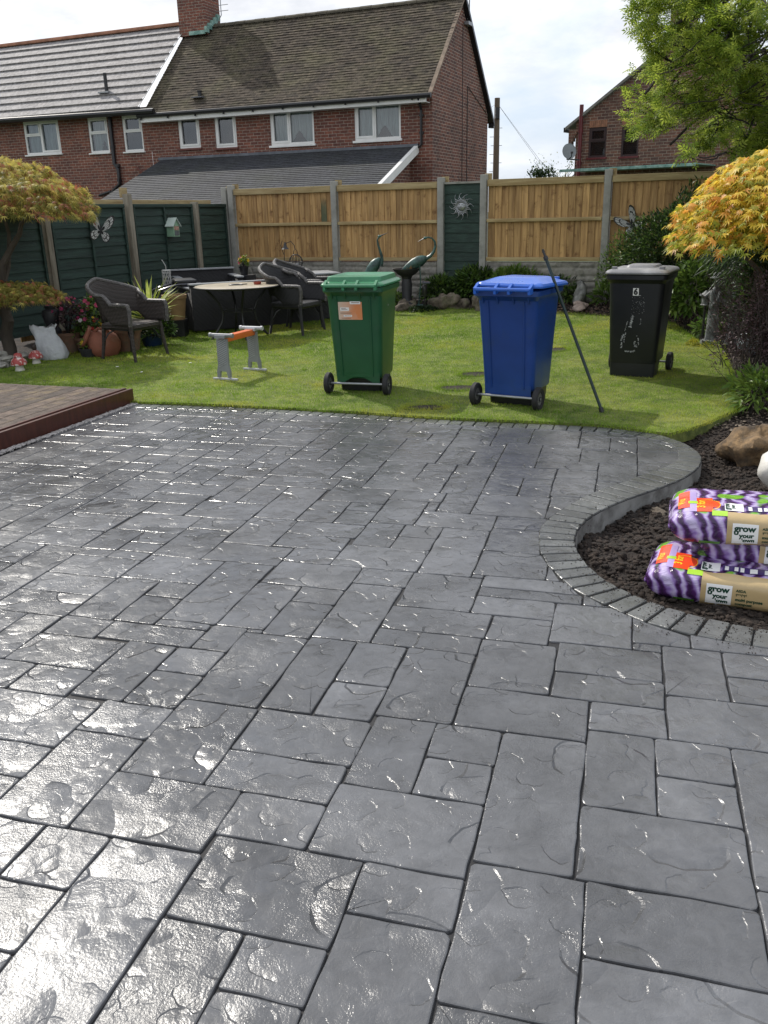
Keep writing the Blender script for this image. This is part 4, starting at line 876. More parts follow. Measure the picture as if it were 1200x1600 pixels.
for bi, (a, b, lb) in enumerate(BAYS):
    f_ = empty('fence_panel', BF, -R(25), lb, 'fence panel', 'golden panels of the back fence')
    n = int(round((b-a)/.105)); r_ = random.Random(bi)
    for k in range(n):
        x = a+.06+(b-a-.12)*k/(n-1)
        o = addobj('board', bms[k % 3], f_, (x, r_.uniform(-.001, .001), .90+r_.uniform(-.004, .004)), (0, 0, 0), (r_.uniform(.93, 1.04), 1, 1.10))
        if bi == 0 and k == n-2: 
            o.data = bms[0].copy(); mm = M_board.copy(); o.data.materials[0] = mm; o['label'] = 'board with a faded green smear'
            nt_ = mm.node_tree; b_ = [q for q in nt_.nodes if q.type == 'BSDF_PRINCIPLED'][0]; l_ = b_.inputs['Base Color'].links[0].from_socket
            tcn = nt_.nodes.new('ShaderNodeTexCoord'); sp = nt_.nodes.new('ShaderNodeSeparateXYZ'); nt_.links.new(tcn.outputs['Object'], sp.inputs[0])
            rp = nt_.nodes.new('ShaderNodeValToRGB'); nt_.links.new(sp.outputs['Z'], rp.inputs[0]); e_ = rp.color_ramp.elements; e_[0].position = .50; e_[0].color = (0, 0, 0, 1); e_[1].position = .90; e_[1].color = (0, 0, 0, 1)
            q = e_.new(.56); q.color = (.9, .9, .9, 1); q = e_.new(.76); q.color = (.8, .8, .8, 1)
            mx_ = nt_.nodes.new('ShaderNodeMix'); mx_.data_type = 'RGBA'; nt_.links.new(rp.outputs[0], mx_.inputs[0]); nt_.links.new(l_, mx_.inputs[6]); mx_.inputs[7].default_value = (.06, .09, .05, 1); nt_.links.new(mx_.outputs[2], b_.inputs['Base Color'])
    for z, hh, dy in ((.905, .055, -.038), (1.475, .05, -.038), (2.005, .075, -.032)):
        mb = MB(); mb.box((a+b)/2, dy, z, b-a, .040, hh); mb.build('rail', M_rail, f_, bevel=.004)
    mb = MB(); mb.box((a+b)/2, -.01, 2.052, b-a, .085, .022); mb.build('capping', M_rail, f_, bevel=.003)
# rock-faced gravel boards under the panels
def gravel_mesh(w_, h_, seed):
    nx_, nz_ = int(w_/.016), int(h_/.016); X_, Z_ = np.meshgrid(np.linspace(0, w_, nx_), np.linspace(0, h_, nz_))
    r_ = np.random.RandomState(seed); D_ = np.zeros_like(X_); row = 0; z = 0
    for rh in (.09, .12, .09):
        x = -r_.rand()*.2
        while x < w_:
            bw_ = r_.uniform(.14, .34); m_ = (X_ >= x) & (X_ < x+bw_) & (Z_ >= z) & (Z_ < z+rh)
            ex = np.minimum(np.minimum(X_-x, x+bw_-X_), np.minimum(Z_-z, z+rh-Z_)); D_ = np.where(m_, np.clip(ex/.028, 0, 1)**.6*r_.uniform(.014, .03), D_); x += bw_
        z += rh
    D_ += (fbm(X_*22+seed, Z_*22, 3)-.4)*.022
    D_ *= np.clip(np.minimum(np.minimum(X_, w_-X_), np.minimum(Z_, h_-Z_))/.01, 0, 1)
    V_ = np.stack([X_-w_/2, -.02-D_, Z_], -1).reshape(-1, 3); ii = np.arange(nz_-1)[:, None]*nx_+np.arange(nx_-1)[None, :]; F_ = np.stack([ii, ii+1, ii+nx_+1, ii+nx_], -1).reshape(-1, 4)
    return V_, F_
for bi, (a, b, lb) in enumerate(BAYS):
    for lv in (0, 1):
        if bi in (0, 4) and lv == 0: continue
        V_, F_ = gravel_mesh(b-a, .297, bi*2+lv); o = npmesh('gravel_board', V_, F_, M_rock, smooth=True)
        o.location = (BF[0]+cos(R(25))*(a+b)/2, BF[1]-sin(R(25))*(a+b)/2, .27+lv*.30); o.rotation_euler = (0, 0, -R(25))
        tag(o, '%s stone-patterned concrete board under the %s' % (('lower', 'upper')[lv], ('left corner fence panel', 'fence panel behind the herons', 'fence panel behind the blue bin', 'fence panel behind the black bin', 'rightmost fence panel')[bi]), 'gravel board', 'stone patterned gravel boards')
post = None
PL = [(-9.125, 2.10, 'left half of the paired grey posts at the fence corner'), (-8.99, 2.13, 'right half of the paired grey posts at the fence corner'), (-6.97, 2.13, 'concrete post between the two left golden fence panels'), (-5.09, 2.12, 'concrete post on the left of the narrow green panel'), (-4.39, 2.14, 'concrete post on the right of the narrow green panel'), (-2.52, 2.14, 'tall concrete post behind the black bin'), (-.64, 2.12, 'concrete post hidden by the orange maple')]
for s_, zt, lb in PL:
    p_ = empty('concrete_post', (BF[0]+cos(R(25))*s_, BF[1]-sin(R(25))*s_, 0), -R(25), lb, 'fence post', 'concrete posts of the back fence')
    mb = MB(); mb.box(0, -.015, zt/2, .10, .115, zt); o = mb.build('shaft', M_conc, p_, bevel=.008)
    mb = MB(); mb.box(.045, .055, zt-.03, .10, .045, .09); mb.build('timber_block', M_rail, p_)
# narrow green panel with horizontal boards
def lap_mesh(seed, L_=1.0, h_=.155):
    r_ = np.random.RandomState(seed); n = 26; x = np.linspace(-L_/2, L_/2, n); lo = (fbm(x*3+seed*5, x*0+seed, 3)-.45)*.035; V_ = []; F_ = []
    for k in range(n):
        V_ += [(x[k], -.022, lo[k]), (x[k], -.004, h_), (x[k], -.012, lo[k]), (x[k], .0, h_)]
    for k in range(n-1):
        i = 4*k; F_ += [(i, i+4, i+5, i+1), (i+2, i+6, i+4, i), (i+1, i+5, i+7, i+3)]
    mb = MB(); mb.add(V_, F_); return mb.mesh('lap_board', M_green)
laps = [lap_mesh(i) for i in range(5)]
g_ = empty('fence_panel', BF, -R(25), 'narrow dark green fence panel with a metal sun face on it', 'fence panel')
for k in range(12): addobj('lap_board', laps[k % 5], g_, (-4.74, 0, .30+k*.143), (0, 0, 0), (.60, .8, 1))
mb = MB(); mb.box(-4.74, -.005, 2.035, .60, .06, .03); mb.build('capping', M_conc, g_)
# left green fence: runs from the back corner towards the camera
tx_, ty_ = cos(R(25)), -sin(R(25)); sc_ = -9.11
def LP(n_, off=0): return (tx_*(sc_+off)+sin(R(25))*n_, ty_*(sc_+off)+cos(R(25))*n_)
LB = [(12.42, 13.22, 'short green lap fence panel next to the fence corner'), (10.80, 12.26, 'green lap fence panel with a small bird house'), (9.12, 10.60, 'green lap fence panel with a butterfly ornament'), (7.30, 8.94, 'dark green fence panel behind the left maple trunk'), (5.50, 7.15, 'dark green fence panel at the left edge')]
for bi, (a, b, lb) in enumerate(LB):
    x, y = LP((a+b)/2); f_ = empty('lap_fence_panel', (x, y, 0), R(90-25)+0, lb, 'fence panel', 'green lap panels of the left fence')
    # local x runs along the fence, local -y faces the garden
    W_ = b-a; r_ = random.Random(bi+3)
    for k in range(12): addobj('lap_board', laps[(k+bi*2) % 5], f_, (0, 0, .18+k*.134), (0, 0, 0), (W_ if k % 2 else -W_, 1, 1))
    for x_ in ((-W_/2+.02, 0, W_/2-.02) if W_ > 1 else (-W_/2+.02, W_/2-.02)):
        mb = MB(); mb.box(x_, -.034, 1.0, .038, .02, 1.64); mb.build('batten', M_green, f_)
    mb = MB(); mb.box(0, -.025, 1.805, W_, .05, .05); mb.build('capping', M_green, f_, bevel=.004)
for n_, zt, lb in ((12.33, 1.86, 'weathered post right of the bird house panel'), (10.70, 1.97, 'tall weathered post between butterfly and bird house panels'), (9.02, 1.80, 'weathered post left of the butterfly panel'), (7.22, 1.8, 'weathered post behind the left maple')):
    x, y = LP(n_, .03); p_ = empty('wooden_post', (x, y, 0), R(65), lb, 'fence post', 'weathered posts of the left fence')
    mb = MB(); mb.box(0, 0, zt/2, .095, .10, zt); mb.build('shaft', M_woodpost, p_, bevel=.008)
    if n_ == 10.70: mb = MB(); mb.box(.02, .08, 1.99, .12, .05, .14); mb.build('timber_block', M_rail, p_)
x, y = LP(11.0, -.35); o = empty('timber_rail', (x, y, 0), R(65), 'pale timber rail of the fence beyond, just above the green panels', 'fence rail'); mb = MB(); mb.box(0, 0, 1.865, 4.6, .05, .07); mb.build('rail', M_rail, o, bevel=.004)
mb = MB()
for k in range(40): mb.box(-2.25+k*.115, .04, .95, .112, .014, 1.8)
mb.build('back_boards', M_board, o)

# ================================================================ WHEELIE BINS
def plastic(name, c, rough=.42, dust_glare=None):
    return mat(name, c, rough, .12, 2.5, .12, 160, .0012, dirt=dust_glare, dscale=3.5, dlo=.52, dhi=.8, rvar=.08)
M_tyre = mat('tyre_rubber', (.014, .014, .015), .75, .3, 12, .3, 60)
M_hub = mat('hub_grey', (.10, .10, .10), .6, .2, 8, .2, 40)
M_white = mat('white_sticker', (.75, .75, .73), .5, .05, 5, 0)
M_scr = mat('worn_white_paint', (.52, .53, .54), .7, .35, 30, .3, 60)
def wheelie(loc, rz, mb_, ml_, label, style):
    b = empty('wheelie_bin', loc, rz, label, 'wheelie bin', 'wheelie bins standing on the lawn')
    mb = MB(); rings = []
    prof = [(.145, .440, .430, .045, .020), (.16, .455, .450, .05, .015), (.50, .485, .510, .055, .010), (.84, .515, .580, .06, .005), (.905, .522, .600, .06, .0), (.935, .555, .660, .06, .0), (.945, .570, .690, .06, 0), (.985, .572, .695, .06, 0), (.990, .54, .66, .06, 0)]
    for z, w_, d, r, y in prof: rings.append(rrect(w_, d, r, 5, 0, y, z))
    mb.loft(rings); body = mb.build('body', mb_, b, smooth=True, angle=28)
    mb = MB(); mb.loft([rrect(.40, .34, .03, 3, 0, .045, .012), rrect(.42, .36, .03, 3, 0, .04, .16)]); mb.build('base', M_black if style != 'black' else mb_, b, smooth=True)
    if style == 'black':
        mb = MB(); mb.loft([rrect(.43, .20, .03, 4, 0, .125, .005), rrect(.445, .22, .03, 4, 0, .12, .16)]); mb.build('front_foot', mb_, b, smooth=True)
    else:   # skirt over the axle: arched on the green bin, straight on the blue
        mb = MB(); n = 16; pts_ = []
        for k in range(n+1):
            x = -.21+.42*k/n; a = .075*max(0, cos(x/.21*pi/2*1.25)) if style == 'green' else 0; pts_.append((x, .085+a))
        vs = [(x, -.205, z) for x, z in pts_]+[(x, -.215, .20) for x, z in pts_]+[(x, -.19, z) for x, z in pts_]
        mb.add(vs, [(k, k+1, n+2+k, n+1+k) for k in range(n)]+[(2*n+2+k, 2*n+3+k, k+1, k) for k in range(n)])
        mb.build('axle_skirt', mb_, b, smooth=True)
    ysl = lambda z: -(.5*np.interp(z, [.145, .16, .5, .84, .905], [.43, .45, .51, .58, .60]))+np.interp(z, [.145, .16, .5, .84, .905], [.02, .015, .01, .005, 0])
    mb = MB()
    if style != 'black':
        for x in (-.155, .155):
            pts_ = [(x*(.92+.12*z), ysl(z)-.003, z) for z in (.17, .5, .84, .90)]; mb.tube(pts_, .008, 5)
        for x in (-.20, -.07, .07, .20): mb.add([(x-.006, -.30, .88), (x+.006, -.30, .88), (x+.006, -.345, .96), (x-.006, -.345, .96), (x-.006, -.29, .96), (x+.006, -.29, .96)], [(0, 1, 2, 3), (0, 3, 4), (1, 5, 2), (3, 2, 5, 4)])
        mb.build('rib', mb_, b, smooth=True)
    else:
        for x in (-.2, .2): mb.box(x, .338, .965, .10, .012, .03)
        mb.build('rim_lip', mb_, b, bevel=.003)
    # lid
    mb = MB(); R_ = [rrect(.575, .715, .06, 5, 0, 0, .992), rrect(.592, .735, .07, 5, 0, 0, .996), rrect(.592, .735, .07, 5, 0, 0, 1.010), rrect(.565, .705, .07, 5, 0, .0, 1.026)]
    if style == 'green': R_ += [rrect(.52, .62, .05, 5, 0, .01, 1.034), rrect(.50, .59, .05, 5, 0, .01, 1.072), rrect(.48, .57, .05, 5, 0, .01, 1.078), rrect(.44, .50, .04, 5, 0, .01, 1.064)]
    elif style == 'blue': R_ += [rrect(.50, .60, .06, 5, 0, .01, 1.034), rrect(.38, .42, .06, 5, 0, .02, 1.060), rrect(.34, .36, .05, 5, 0, .02, 1.066)]
    else: R_ += [rrect(.50, .62, .06, 5, 0, .0, 1.036), rrect(.30, .36, .06, 5, 0, -.04, 1.044), rrect(.27, .32, .05, 5, 0, -.04, 1.062), rrect(.25, .30, .05, 5, 0, -.04, 1.064)]
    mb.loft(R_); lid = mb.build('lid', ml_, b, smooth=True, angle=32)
    if style == 'blue': lid.rotation_euler = (R(-1.5), R(1.0), 0); lid.location = (0, 0, .012)
    # hinge bar with lugs
    mb = MB(); yb = -.395
    mb.tube([(-.235, -.36, 1.004), (-.235, yb, 1.002), (.235, yb, 1.002), (.235, -.36, 1.004)], .016, 8)
    for x in (-.235, -.06, .06, .235): mb.add([(x-.011, -.33, 1.05), (x+.011, -.33, 1.05), (x+.011, yb-.012, 1.012), (x-.011, yb-.012, 1.012), (x-.011, yb-.008, .965), (x+.011, yb-.008, .965), (x-.011, -.34, .97), (x+.011, -.34, .97)], [(0, 1, 2, 3), (3, 2, 5, 4), (4, 5, 7, 6), (0, 3, 4, 6), (1, 7, 5, 2)])
    mb.build('handle', ml_ if style != 'black' else mb_, b, smooth=True)
    if style != 'green':
        mb = MB()
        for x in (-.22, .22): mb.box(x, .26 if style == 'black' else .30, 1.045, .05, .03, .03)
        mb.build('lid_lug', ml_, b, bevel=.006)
    mb = MB(); mb.tube([(-.31, -.235, .10), (.31, -.235, .10)], .011, 8); mb.build('axle', M_grey, b, smooth=True)
    for sx in (-1, 1):
        mb = MB(); w_ = []
        for k in range(28):
            a = 2*pi*k/28
            for rr_, xx in ((.055, -.018), (.088, -.026), (.100, -.016), (.100, .016), (.088, .026), (.055, .018)): w_.append((xx, rr_*cos(a), rr_*sin(a)))
        n = 6; fs = [(k*n+j, k*n+(j+1) % n, ((k+1) % 28)*n+(j+1) % n, ((k+1) % 28)*n+j) for k in range(28) for j in range(n)]
        mb.add(w_, fs); wh = mb.build('wheel', M_tyre, b, smooth=True, angle=40); wh.location = (sx*.285, -.235, .10)
        mb = MB(); Mx = Matrix.Rotation(R(90), 4, 'Y'); mb.lathe([(.058, -.012), (.050, -.016), (.018, -.010), (.018, -.024), (.018, .024), (.018, .010), (.050, .016), (.058, .012)], 20, M=Mx); mb.build('rim', M_hub, wh, smooth=True)
    return b
M_gb = plastic('green_plastic', (.012, .080, .032), .38, (.03, .075, .045)); M_gl = plastic('green_lid', (.035, .19, .085), .34, (.07, .17, .10))
M_bb = plastic('blue_plastic', (.007, .042, .20), .36, (.02, .05, .13)); M_bl = plastic('blue_lid', (.018, .11, .50), .30, (.03, .10, .36))
M_kb = plastic('black_bin_plastic', (.007, .008, .011), .42, (.016, .016, .02)); M_kl = plastic('black_lid_sun_glare', (.20, .20, .205), .34, (.42, .42, .43))  # black lid's base and blotches are greyed to paint in sun glare
gb = wheelie((-.156, 8.19, .012), R(-15.5), M_gb, M_gl, 'green wheelie bin with an orange and white sticker, back to the camera', 'green')
bb = wheelie((1.19, 7.43, .012), R(-30), M_bb, M_bl, 'blue wheelie bin with a dark pole leaning beside it', 'blue')
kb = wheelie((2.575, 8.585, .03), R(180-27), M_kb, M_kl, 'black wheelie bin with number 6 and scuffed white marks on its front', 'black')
# sticker on the green bin
def conform(mb, yfun): mb.v = [(x, yfun(x, z)+y, z) for x, y, z in mb.v]; return mb
gy_ = lambda x, z: float(-(.5*np.interp(z, [.16, .5, .84], [.45, .51, .58]))+np.interp(z, [.16, .5, .84], [.015, .01, .005]))
def plate(mb, x0, x1, z0, z1, off, nx_=4, nz_=4, M=None):
    vs = [(x0+(x1-x0)*i/nx_, off, z0+(z1-z0)*j/nz_) for j in range(nz_+1) for i in range(nx_+1)]
    mb.add(vs, [(j*(nx_+1)+i, j*(nx_+1)+i+1, (j+1)*(nx_+1)+i+1, (j+1)*(nx_+1)+i) for j in range(nz_) for i in range(nx_)])
m_, t, b_, out, n_ = new_mat('orange_sticker_print')
sp = n_('ShaderNodeSeparateXYZ', {0: n_('ShaderNodeTexCoord').outputs['Object']}); nz = n_('ShaderNodeTexNoise', {'Vector': n_('ShaderNodeTexCoord').outputs['Object'], 'Scale': 11.0, 'Detail': 3.0})
mr = n_('ShaderNodeMapRange', {0: sp.outputs['X'], 1: -.15, 2: .06, 3: 0.0, 4: .9}); ad = n_('ShaderNodeMath', {0: mr.outputs[0], 1: nz.outputs['Fac']}, operation='MULTIPLY'); rp = n_('ShaderNodeValToRGB', {0: ad.outputs[0]})
rp.color_ramp.elements[0].color = (.62, .48, .38, 1); rp.color_ramp.elements[1].color = (.62, .22, .08, 1); rp.color_ramp.elements[1].position = .4; t.links.new(rp.outputs[0], b_.inputs['Base Color']); b_.inputs['Roughness'].default_value = .45
M_stk = m_
mb = MB(); plate(mb, -.148, .078, .695, .885, -.0035); conform(mb, gy_); st = mb.build('sticker', M_stk, gb)
mb = MB()
for x0, x1, z0, z1 in ((-.035, .065, .835, .862), (-.130, -.045, .775, .806), (-.10, -.02, .722, .738)): plate(mb, x0, x1, z0, z1, -.0045)
conform(mb, gy_); mb.build('print_panel', M_white, st)
mb = MB()
for x0, x1, z0, z1 in ((-.02, .055, .846, .852), (-.118, -.06, .786, .790), (-.118, -.075, .795, .799), (-.09, -.03, .729, .732), (-.12, -.04, .868, .872), (-.10, -.03, .862, .8645), (-.12, -.03, .706, .710), (-.13, -.02, .755, .758), (-.13, -.03, .748, .750)): plate(mb, x0, x1, z0, z1, -.0052, 2, 2)
conform(mb, gy_); tag(mb.build('print_line', mat('print_ink', (.20, .10, .06), .6, .1, 5, 0), st), kind='stuff')
mb = MB(); plate(mb, .225, .240, .80, .815, -.0, 1, 1); mb.v = [(.262, -.05+v[0]-.23, v[2]) for v in mb.v]; mb.build('side_mark', M_scr, gb)
# number and worn paint on the black bin (front = local +y)
ky_ = lambda x, z: float(.5*np.interp(z, [.145, .16, .5, .84, .905], [.43, .45, .51, .58, .60])+np.interp(z, [.145, .16, .5, .84], [.02, .015, .01, .005]))
mb = MB(); plate(mb, -.028, .026, .795, .865, .0025, 2, 3); mb.f = [f[::-1] for f in mb.f]; conform(mb, ky_); st = mb.build('number_sticker', M_white, kb)
nt6 = text('6', .078, M_black, st, (0, ky_(0, .83)+.0045, .829), (R(96), 0, R(180)), 'number', bold=.0035)
mb = MB(); plate(mb, -.050, -.030, .794, .799, .003, 1, 1); mb.f = [f[::-1] for f in mb.f]; conform(mb, ky_); mb.build('sticker_edge', M_scr, kb)
# worn outline of an old painted number: broken strokes (image right = local -x)
r_ = random.Random(4); mb = MB()
def stroke(path, w_, den=.75, jag=.4):
    P_ = []
    for (x0, z0), (x1, z1) in zip(path, path[1:]):
        m__ = max(2, int(math.hypot(x1-x0, z1-z0)/.006)); P_ += [(x0+(x1-x0)*k/m__, z0+(z1-z0)*k/m__) for k in range(m__)]
    for k in range(len(P_)-1):
        if r_.random() > den: continue
        (x0, z0), (x1, z1) = P_[k], P_[k+1]; dx, dz = x1-x0, z1-z0; l = math.hypot(dx, dz); nx_, nz_ = -dz/l, dx/l; a = w_*r_.uniform(jag, 1.2)/2; b = w_*r_.uniform(jag, 1.2)/2; o_ = r_.uniform(-.3, .3)*w_
        mb.add([(-(x0+nx_*(o_+a)), .0025, z0+nz_*(o_+a)), (-(x0+nx_*(o_-a)), .0025, z0+nz_*(o_-a)), (-(x1+nx_*(o_-b)), .0025, z1+nz_*(o_-b)), (-(x1+nx_*(o_+b)), .0025, z1+nz_*(o_+b))], [(0, 1, 2, 3), (3, 2, 1, 0)])
stroke([(-.012, .61), (-.02, .585), (-.022, .56), (-.034, .50)], .020, .97, .5); stroke([(-.05, .50), (-.034, .497), (-.016, .492)], .010, .9)
stroke([(-.062, .55), (-.075, .49), (-.085, .45)], .008, .5); stroke([(.058, .58), (.062, .54), (.055, .51)], .008, .6)
stroke([(-.09, .43), (-.108, .39), (-.112, .33), (-.104, .285)], .016, .8); stroke([(-.075, .44), (-.085, .39), (-.088, .34)], .012, .55)
stroke([(.020, .43), (.042, .40), (.052, .36), (.052, .325), (.03, .30)], .011, .7); stroke([(.012, .36), (.025, .32), (.02, .30)], .022, .8)
stroke([(-.075, .262), (-.03, .258), (.01, .262), (.03, .275)], .014, .92)
for k in range(60): x = r_.uniform(-.03, .09); z = r_.uniform(.62, .78); stroke([(x, z), (x+r_.uniform(-.008, .008), z+.007)], .004, 1)
conform(mb, ky_); tag(mb.build('worn_paint_mark', M_scr, kb), kind='stuff')

# ---------------------------------------------------------------- pole leaning by the blue bin
M_dgp = mat('dark_green_metal', (.005, .020, .018), .45, .2, 8, .1, 60)
po = empty('pole', (1.83, 6.94, .02), 0, 'thin dark green pole leaning to the left against the blue wheelie bin', 'pole')
mb = MB(); tp_ = Vector((1.375-1.83, 7.35-6.94, 1.25)); mb.tube([(0, 0, 0), tp_*.97], .0125, 10); mb.build('shaft', M_dgp, po, smooth=True)
mb = MB(); mb.tube([tp_*.965, tp_*.985], .019, 10); mb.tube([tp_*.985, tp_*1.03], [.010, .009], 8); mb.box(*(tp_*1.015), .02, .012, .02); mb.build('top_fitting', M_black, po, smooth=True)
mb = MB(); mb.tube([(0, 0, -.004), tp_*.03], .020, 10); mb.build('foot_cap', M_black, po, smooth=True)
# ---------------------------------------------------------------- folding work stand
M_or = mat('orange_plastic', (.62, .13, .025), .4, .1, 5, .1, 60); M_gp = mat('grey_plastic', (.20, .21, .22), .45, .12, 5, .15, 60); M_lp = mat('light_grey_plastic', (.42, .43, .45), .4, .1, 5, 0)
ws = empty('work_stand', (-1.50, 9.10, .012), R(-22.5), 'low folding work stand with an orange beam and grey legs on the lawn', 'work stand')
mb = MB(); mb.box(0, 0, .425, .085, .60, .062); mb.build('beam', M_or, ws, bevel=.006)
for y, tilt in ((-.30, .02), (.30, -.04)):
    mb = MB(); w0, w1 = .068, .062
    prof = [(-w0-.01, .035), (-w0-.01, .10), (-w1, .16), (-w1, .43), (w1, .43), (w1, .16), (w0+.01, .10), (w0+.01, .035), (w0-.02, .035), (w0-.03, .10), (-w0+.03, .10), (-w0+.02, .035)]
    n = len(prof); vs = [(x, y-.014+tilt*(z-.4), z) for x, z in prof]+[(x, y+.014+tilt*(z-.4), z) for x, z in prof]
    mb.add(vs, [(0, 1, 10, 11), (1, 2, 5, 6), (1, 6, 9, 10), (2, 3, 4, 5), (6, 7, 8, 9)]+[(n+11, n+10, n+1, n), (n+6, n+5, n+2, n+1), (n+10, n+9, n+6, n+1), (n+5, n+4, n+3, n+2), (n+9, n+8, n+7, n+6)]+[(k, n+k, n+(k+1) % n, (k+1) % n) for k in range(n)])
    lg = mb.build('leg', M_gp, ws)
    mb = MB()
    for k in range(13):
        z = .14+k*.021
        for sy in (-1, 1): mb.add([(-.05, y+sy*.0155+tilt*(z-.4), z), (.05, y+sy*.0155+tilt*(z-.4), z+.05), (.05, y+sy*.0155+tilt*(z-.4), z+.058), (-.05, y+sy*.0155+tilt*(z-.4), z+.008)], [(0, 1, 2, 3), (3, 2, 1, 0)])
    mb.build('ridge', M_lp, lg)
    mb = MB(); mb.tube([(-.135, y-.008, .468), (.135, y-.008, .468)], .019, 8); mb.tube([(-.14, y-.008, .468), (-.115, y-.008, .468)], .024, 8); mb.tube([(.115, y-.008, .468), (.14, y-.008, .468)], .024, 8); mb.box(0, y, .455, .12, .10, .03); mb.build('top_bar', M_lp if y > 0 else M_gp, lg, smooth=True)
    mb = MB(); mb.box(0, y+.008, .016, .29, .030, .026); mb.build('foot_bar', M_lp, lg, bevel=.004)

# ================================================================ GARDEN FURNITURE
M_wick = weave_mat('brown_wicker', (.040, .032, .028)); M_wickd = weave_mat('dark_wicker', (.026, .025, .027), sx=60, sz=60)
M_rim = mat('wicker_rim', (.055, .050, .046), .45, .4, 40, .9, 70, .006, c2=(.12, .11, .105), stretch=(1, 1, 1))
M_iron = mat('black_iron', (.012, .012, .013), .4, .2, 8, .2, 60); M_cap = mat('grey_frame_cap', (.30, .31, .32), .35, .12, 5, 0)
def wicker(loc, rz, label, w_=M_wick):
    c = empty('wicker_chair', loc, rz, label, 'chair', 'wicker garden chairs')
    N_ = 56; path = []
    for k in range(N_+1):
        t_ = -1+2*k/N_; a = abs(t_); s_ = 1 if t_ > 0 else -1
        if a > .52: q = (a-.52)/.48; x, y = s_*(.285+.012*q), .06-.36*q
        else: th = a/.52*pi/2; x, y = s_*.285*sin(th), .06+.26*cos(th)
        back = max(0, 1-a/.62)**.75 if a < .62 else 0
        zt = .655+.27*(back**.8 if back > 0 else 0); path.append((x, y, zt, a, s_))
    mb = MB(); vs = []; m__ = 7
    for x, y, zt, a, s_ in path:
        zb = .43; 
        if .18 < a < .60: zb = .43+.10*sin((a-.18)/.42*pi)
        for j in range(m__+1):
            f_ = j/m__; z = zb+(zt-zb)*f_; o_ = .055*f_*f_*(1.6 if a < .5 else .35); l = math.hypot(x, max(y, 0))+1e-6
            vs.append((x*(1+o_/.29), y+(o_*1.5*max(0, y)/.3), z))
    n = m__+1; mb.add(vs, [(k*n+j, (k+1)*n+j, (k+1)*n+j+1, k*n+j+1) for k in range(N_) for j in range(m__)])
    sh = mb.build('backrest', w_, c, smooth=True, angle=0); md = sh.modifiers.new('thickness', 'SOLIDIFY'); md.thickness = .022; md.offset = 0
    top = [vs[k*n+m__] for k in range(N_+1)]
    mb = MB(); full = [(top[0][0], top[0][1]-.01, .42), (top[0][0], top[0][1]-.02, .60)]+top+[(top[-1][0], top[-1][1]-.02, .60), (top[-1][0], top[-1][1]-.01, .42)]
    mb.tube(full, .024, 8); mb.build('braided_rim', M_rim, c, smooth=True)
    mb = MB(); mb.loft([rrect(.50, .50, .08, 5, 0, -.02, .375), rrect(.53, .53, .09, 5, 0, -.02, .385), rrect(.53, .53, .09, 5, 0, -.02, .425), rrect(.48, .48, .08, 5, 0, -.02, .437)]); mb.build('seat', w_, c, smooth=True)
    for x, y, dx, dy in ((-.25, -.25, -.035, -.05), (.25, -.25, .035, -.05), (-.22, .20, -.03, .06), (.22, .20, .03, .06)):
        mb = MB(); mb.tube([(x, y, .42), (x+dx*.4, y+dy*.4, .2), (x+dx, y+dy, 0)], [.026, .022, .017], 8); mb.build('leg', w_, c, smooth=True)
    mb = MB()
    for a, b in (((-.25, -.26), (.25, -.26)), ((.25, -.26), (.22, .22)), ((.22, .22), (-.22, .22)), ((-.22, .22), (-.25, -.26))): mb.tube([(a[0], a[1], .37), (b[0], b[1], .37)], .013, 6)
    for sx in (-1, 1):
        for sy in (-.24, .20): mb.tube([(sx*.245, sy, .22), (sx*.22, sy*.75, .31), (sx*.14, sy*.4, .365)], .009, 6)
    mb.build('brace', M_iron, c, smooth=True)
    return c
wicker((-3.01, 10.47, .02), R(62), 'brown wicker tub chair alone on the lawn beside the tipped terracotta urn')
wicker((-1.16, 11.98, .075), R(62), 'dark wicker tub chair with braided rim right of the round table', M_wickd)
wicker((-1.02, 12.62, .095), R(75), 'dark wicker chair furthest back, half hidden between table and green bin', M_wickd)
# round table
tb = empty('round_table', (-1.885, 11.72, .06), 0, 'round garden table with a pale beige top and curved black legs', 'table')
mb = MB(); mb.lathe([(.545, .672), (.568, .676), (.572, .688), (.555, .692)], 48); mb.build('rim', M_iron, tb, smooth=True)
mb = MB(); mb.lathe([(.556, .685), (.556, .694), (.548, .697)], 48); mb.build('tabletop', mat('beige_reflection_top', (.46, .39, .28), .3, .15, 7, .1, 60, c2=(.55, .49, .38)), tb, smooth=True)  # beige reflection in the glass is painted as the top's colour
for k in range(4):
    a = R(20+90*k); P_ = [(.42, .67), (.36, .60), (.255, .48), (.21, .37), (.235, .22), (.33, .08), (.40, 0)]
    mb = MB(); mb.tube([(r*cos(a), r*sin(a), z) for r, z in P_], .016, 8); mb.build('leg', M_iron, tb, smooth=True)
mb = MB(); mb.tube([(.21*cos(R(a)), .21*sin(R(a)), .37) for a in range(0, 361, 15)], .008, 6); mb.tube([(.42*cos(R(a)), .42*sin(R(a)), .665) for a in range(0, 361, 15)], .010, 6); mb.build('ring', M_iron, tb, smooth=True)
asht = empty('ashtray', (-1.62, 11.78, .757), 0, 'small red brown ashtray on the round table', 'ashtray'); mb = MB(); mb.lathe([(.045, 0), (.055, .035), (.045, .036), (.036, .012)], 16); mb.build('dish', mat('red_glaze', (.22, .03, .015), .3), asht, smooth=True)
o = empty('metal_trivet', (-1.90, 11.72, .757), 0, 'thin dark metal ring ornament lying on the middle of the table', 'ornament'); mb = MB(); mb.tube([(.09*cos(R(a)), .05*sin(R(a)), .008) for a in range(0, 361, 20)], .007, 6); mb.tube([(.09, 0, .01), (.15, .02, .012)], .006, 6); mb.build('ring', M_iron, o, smooth=True)
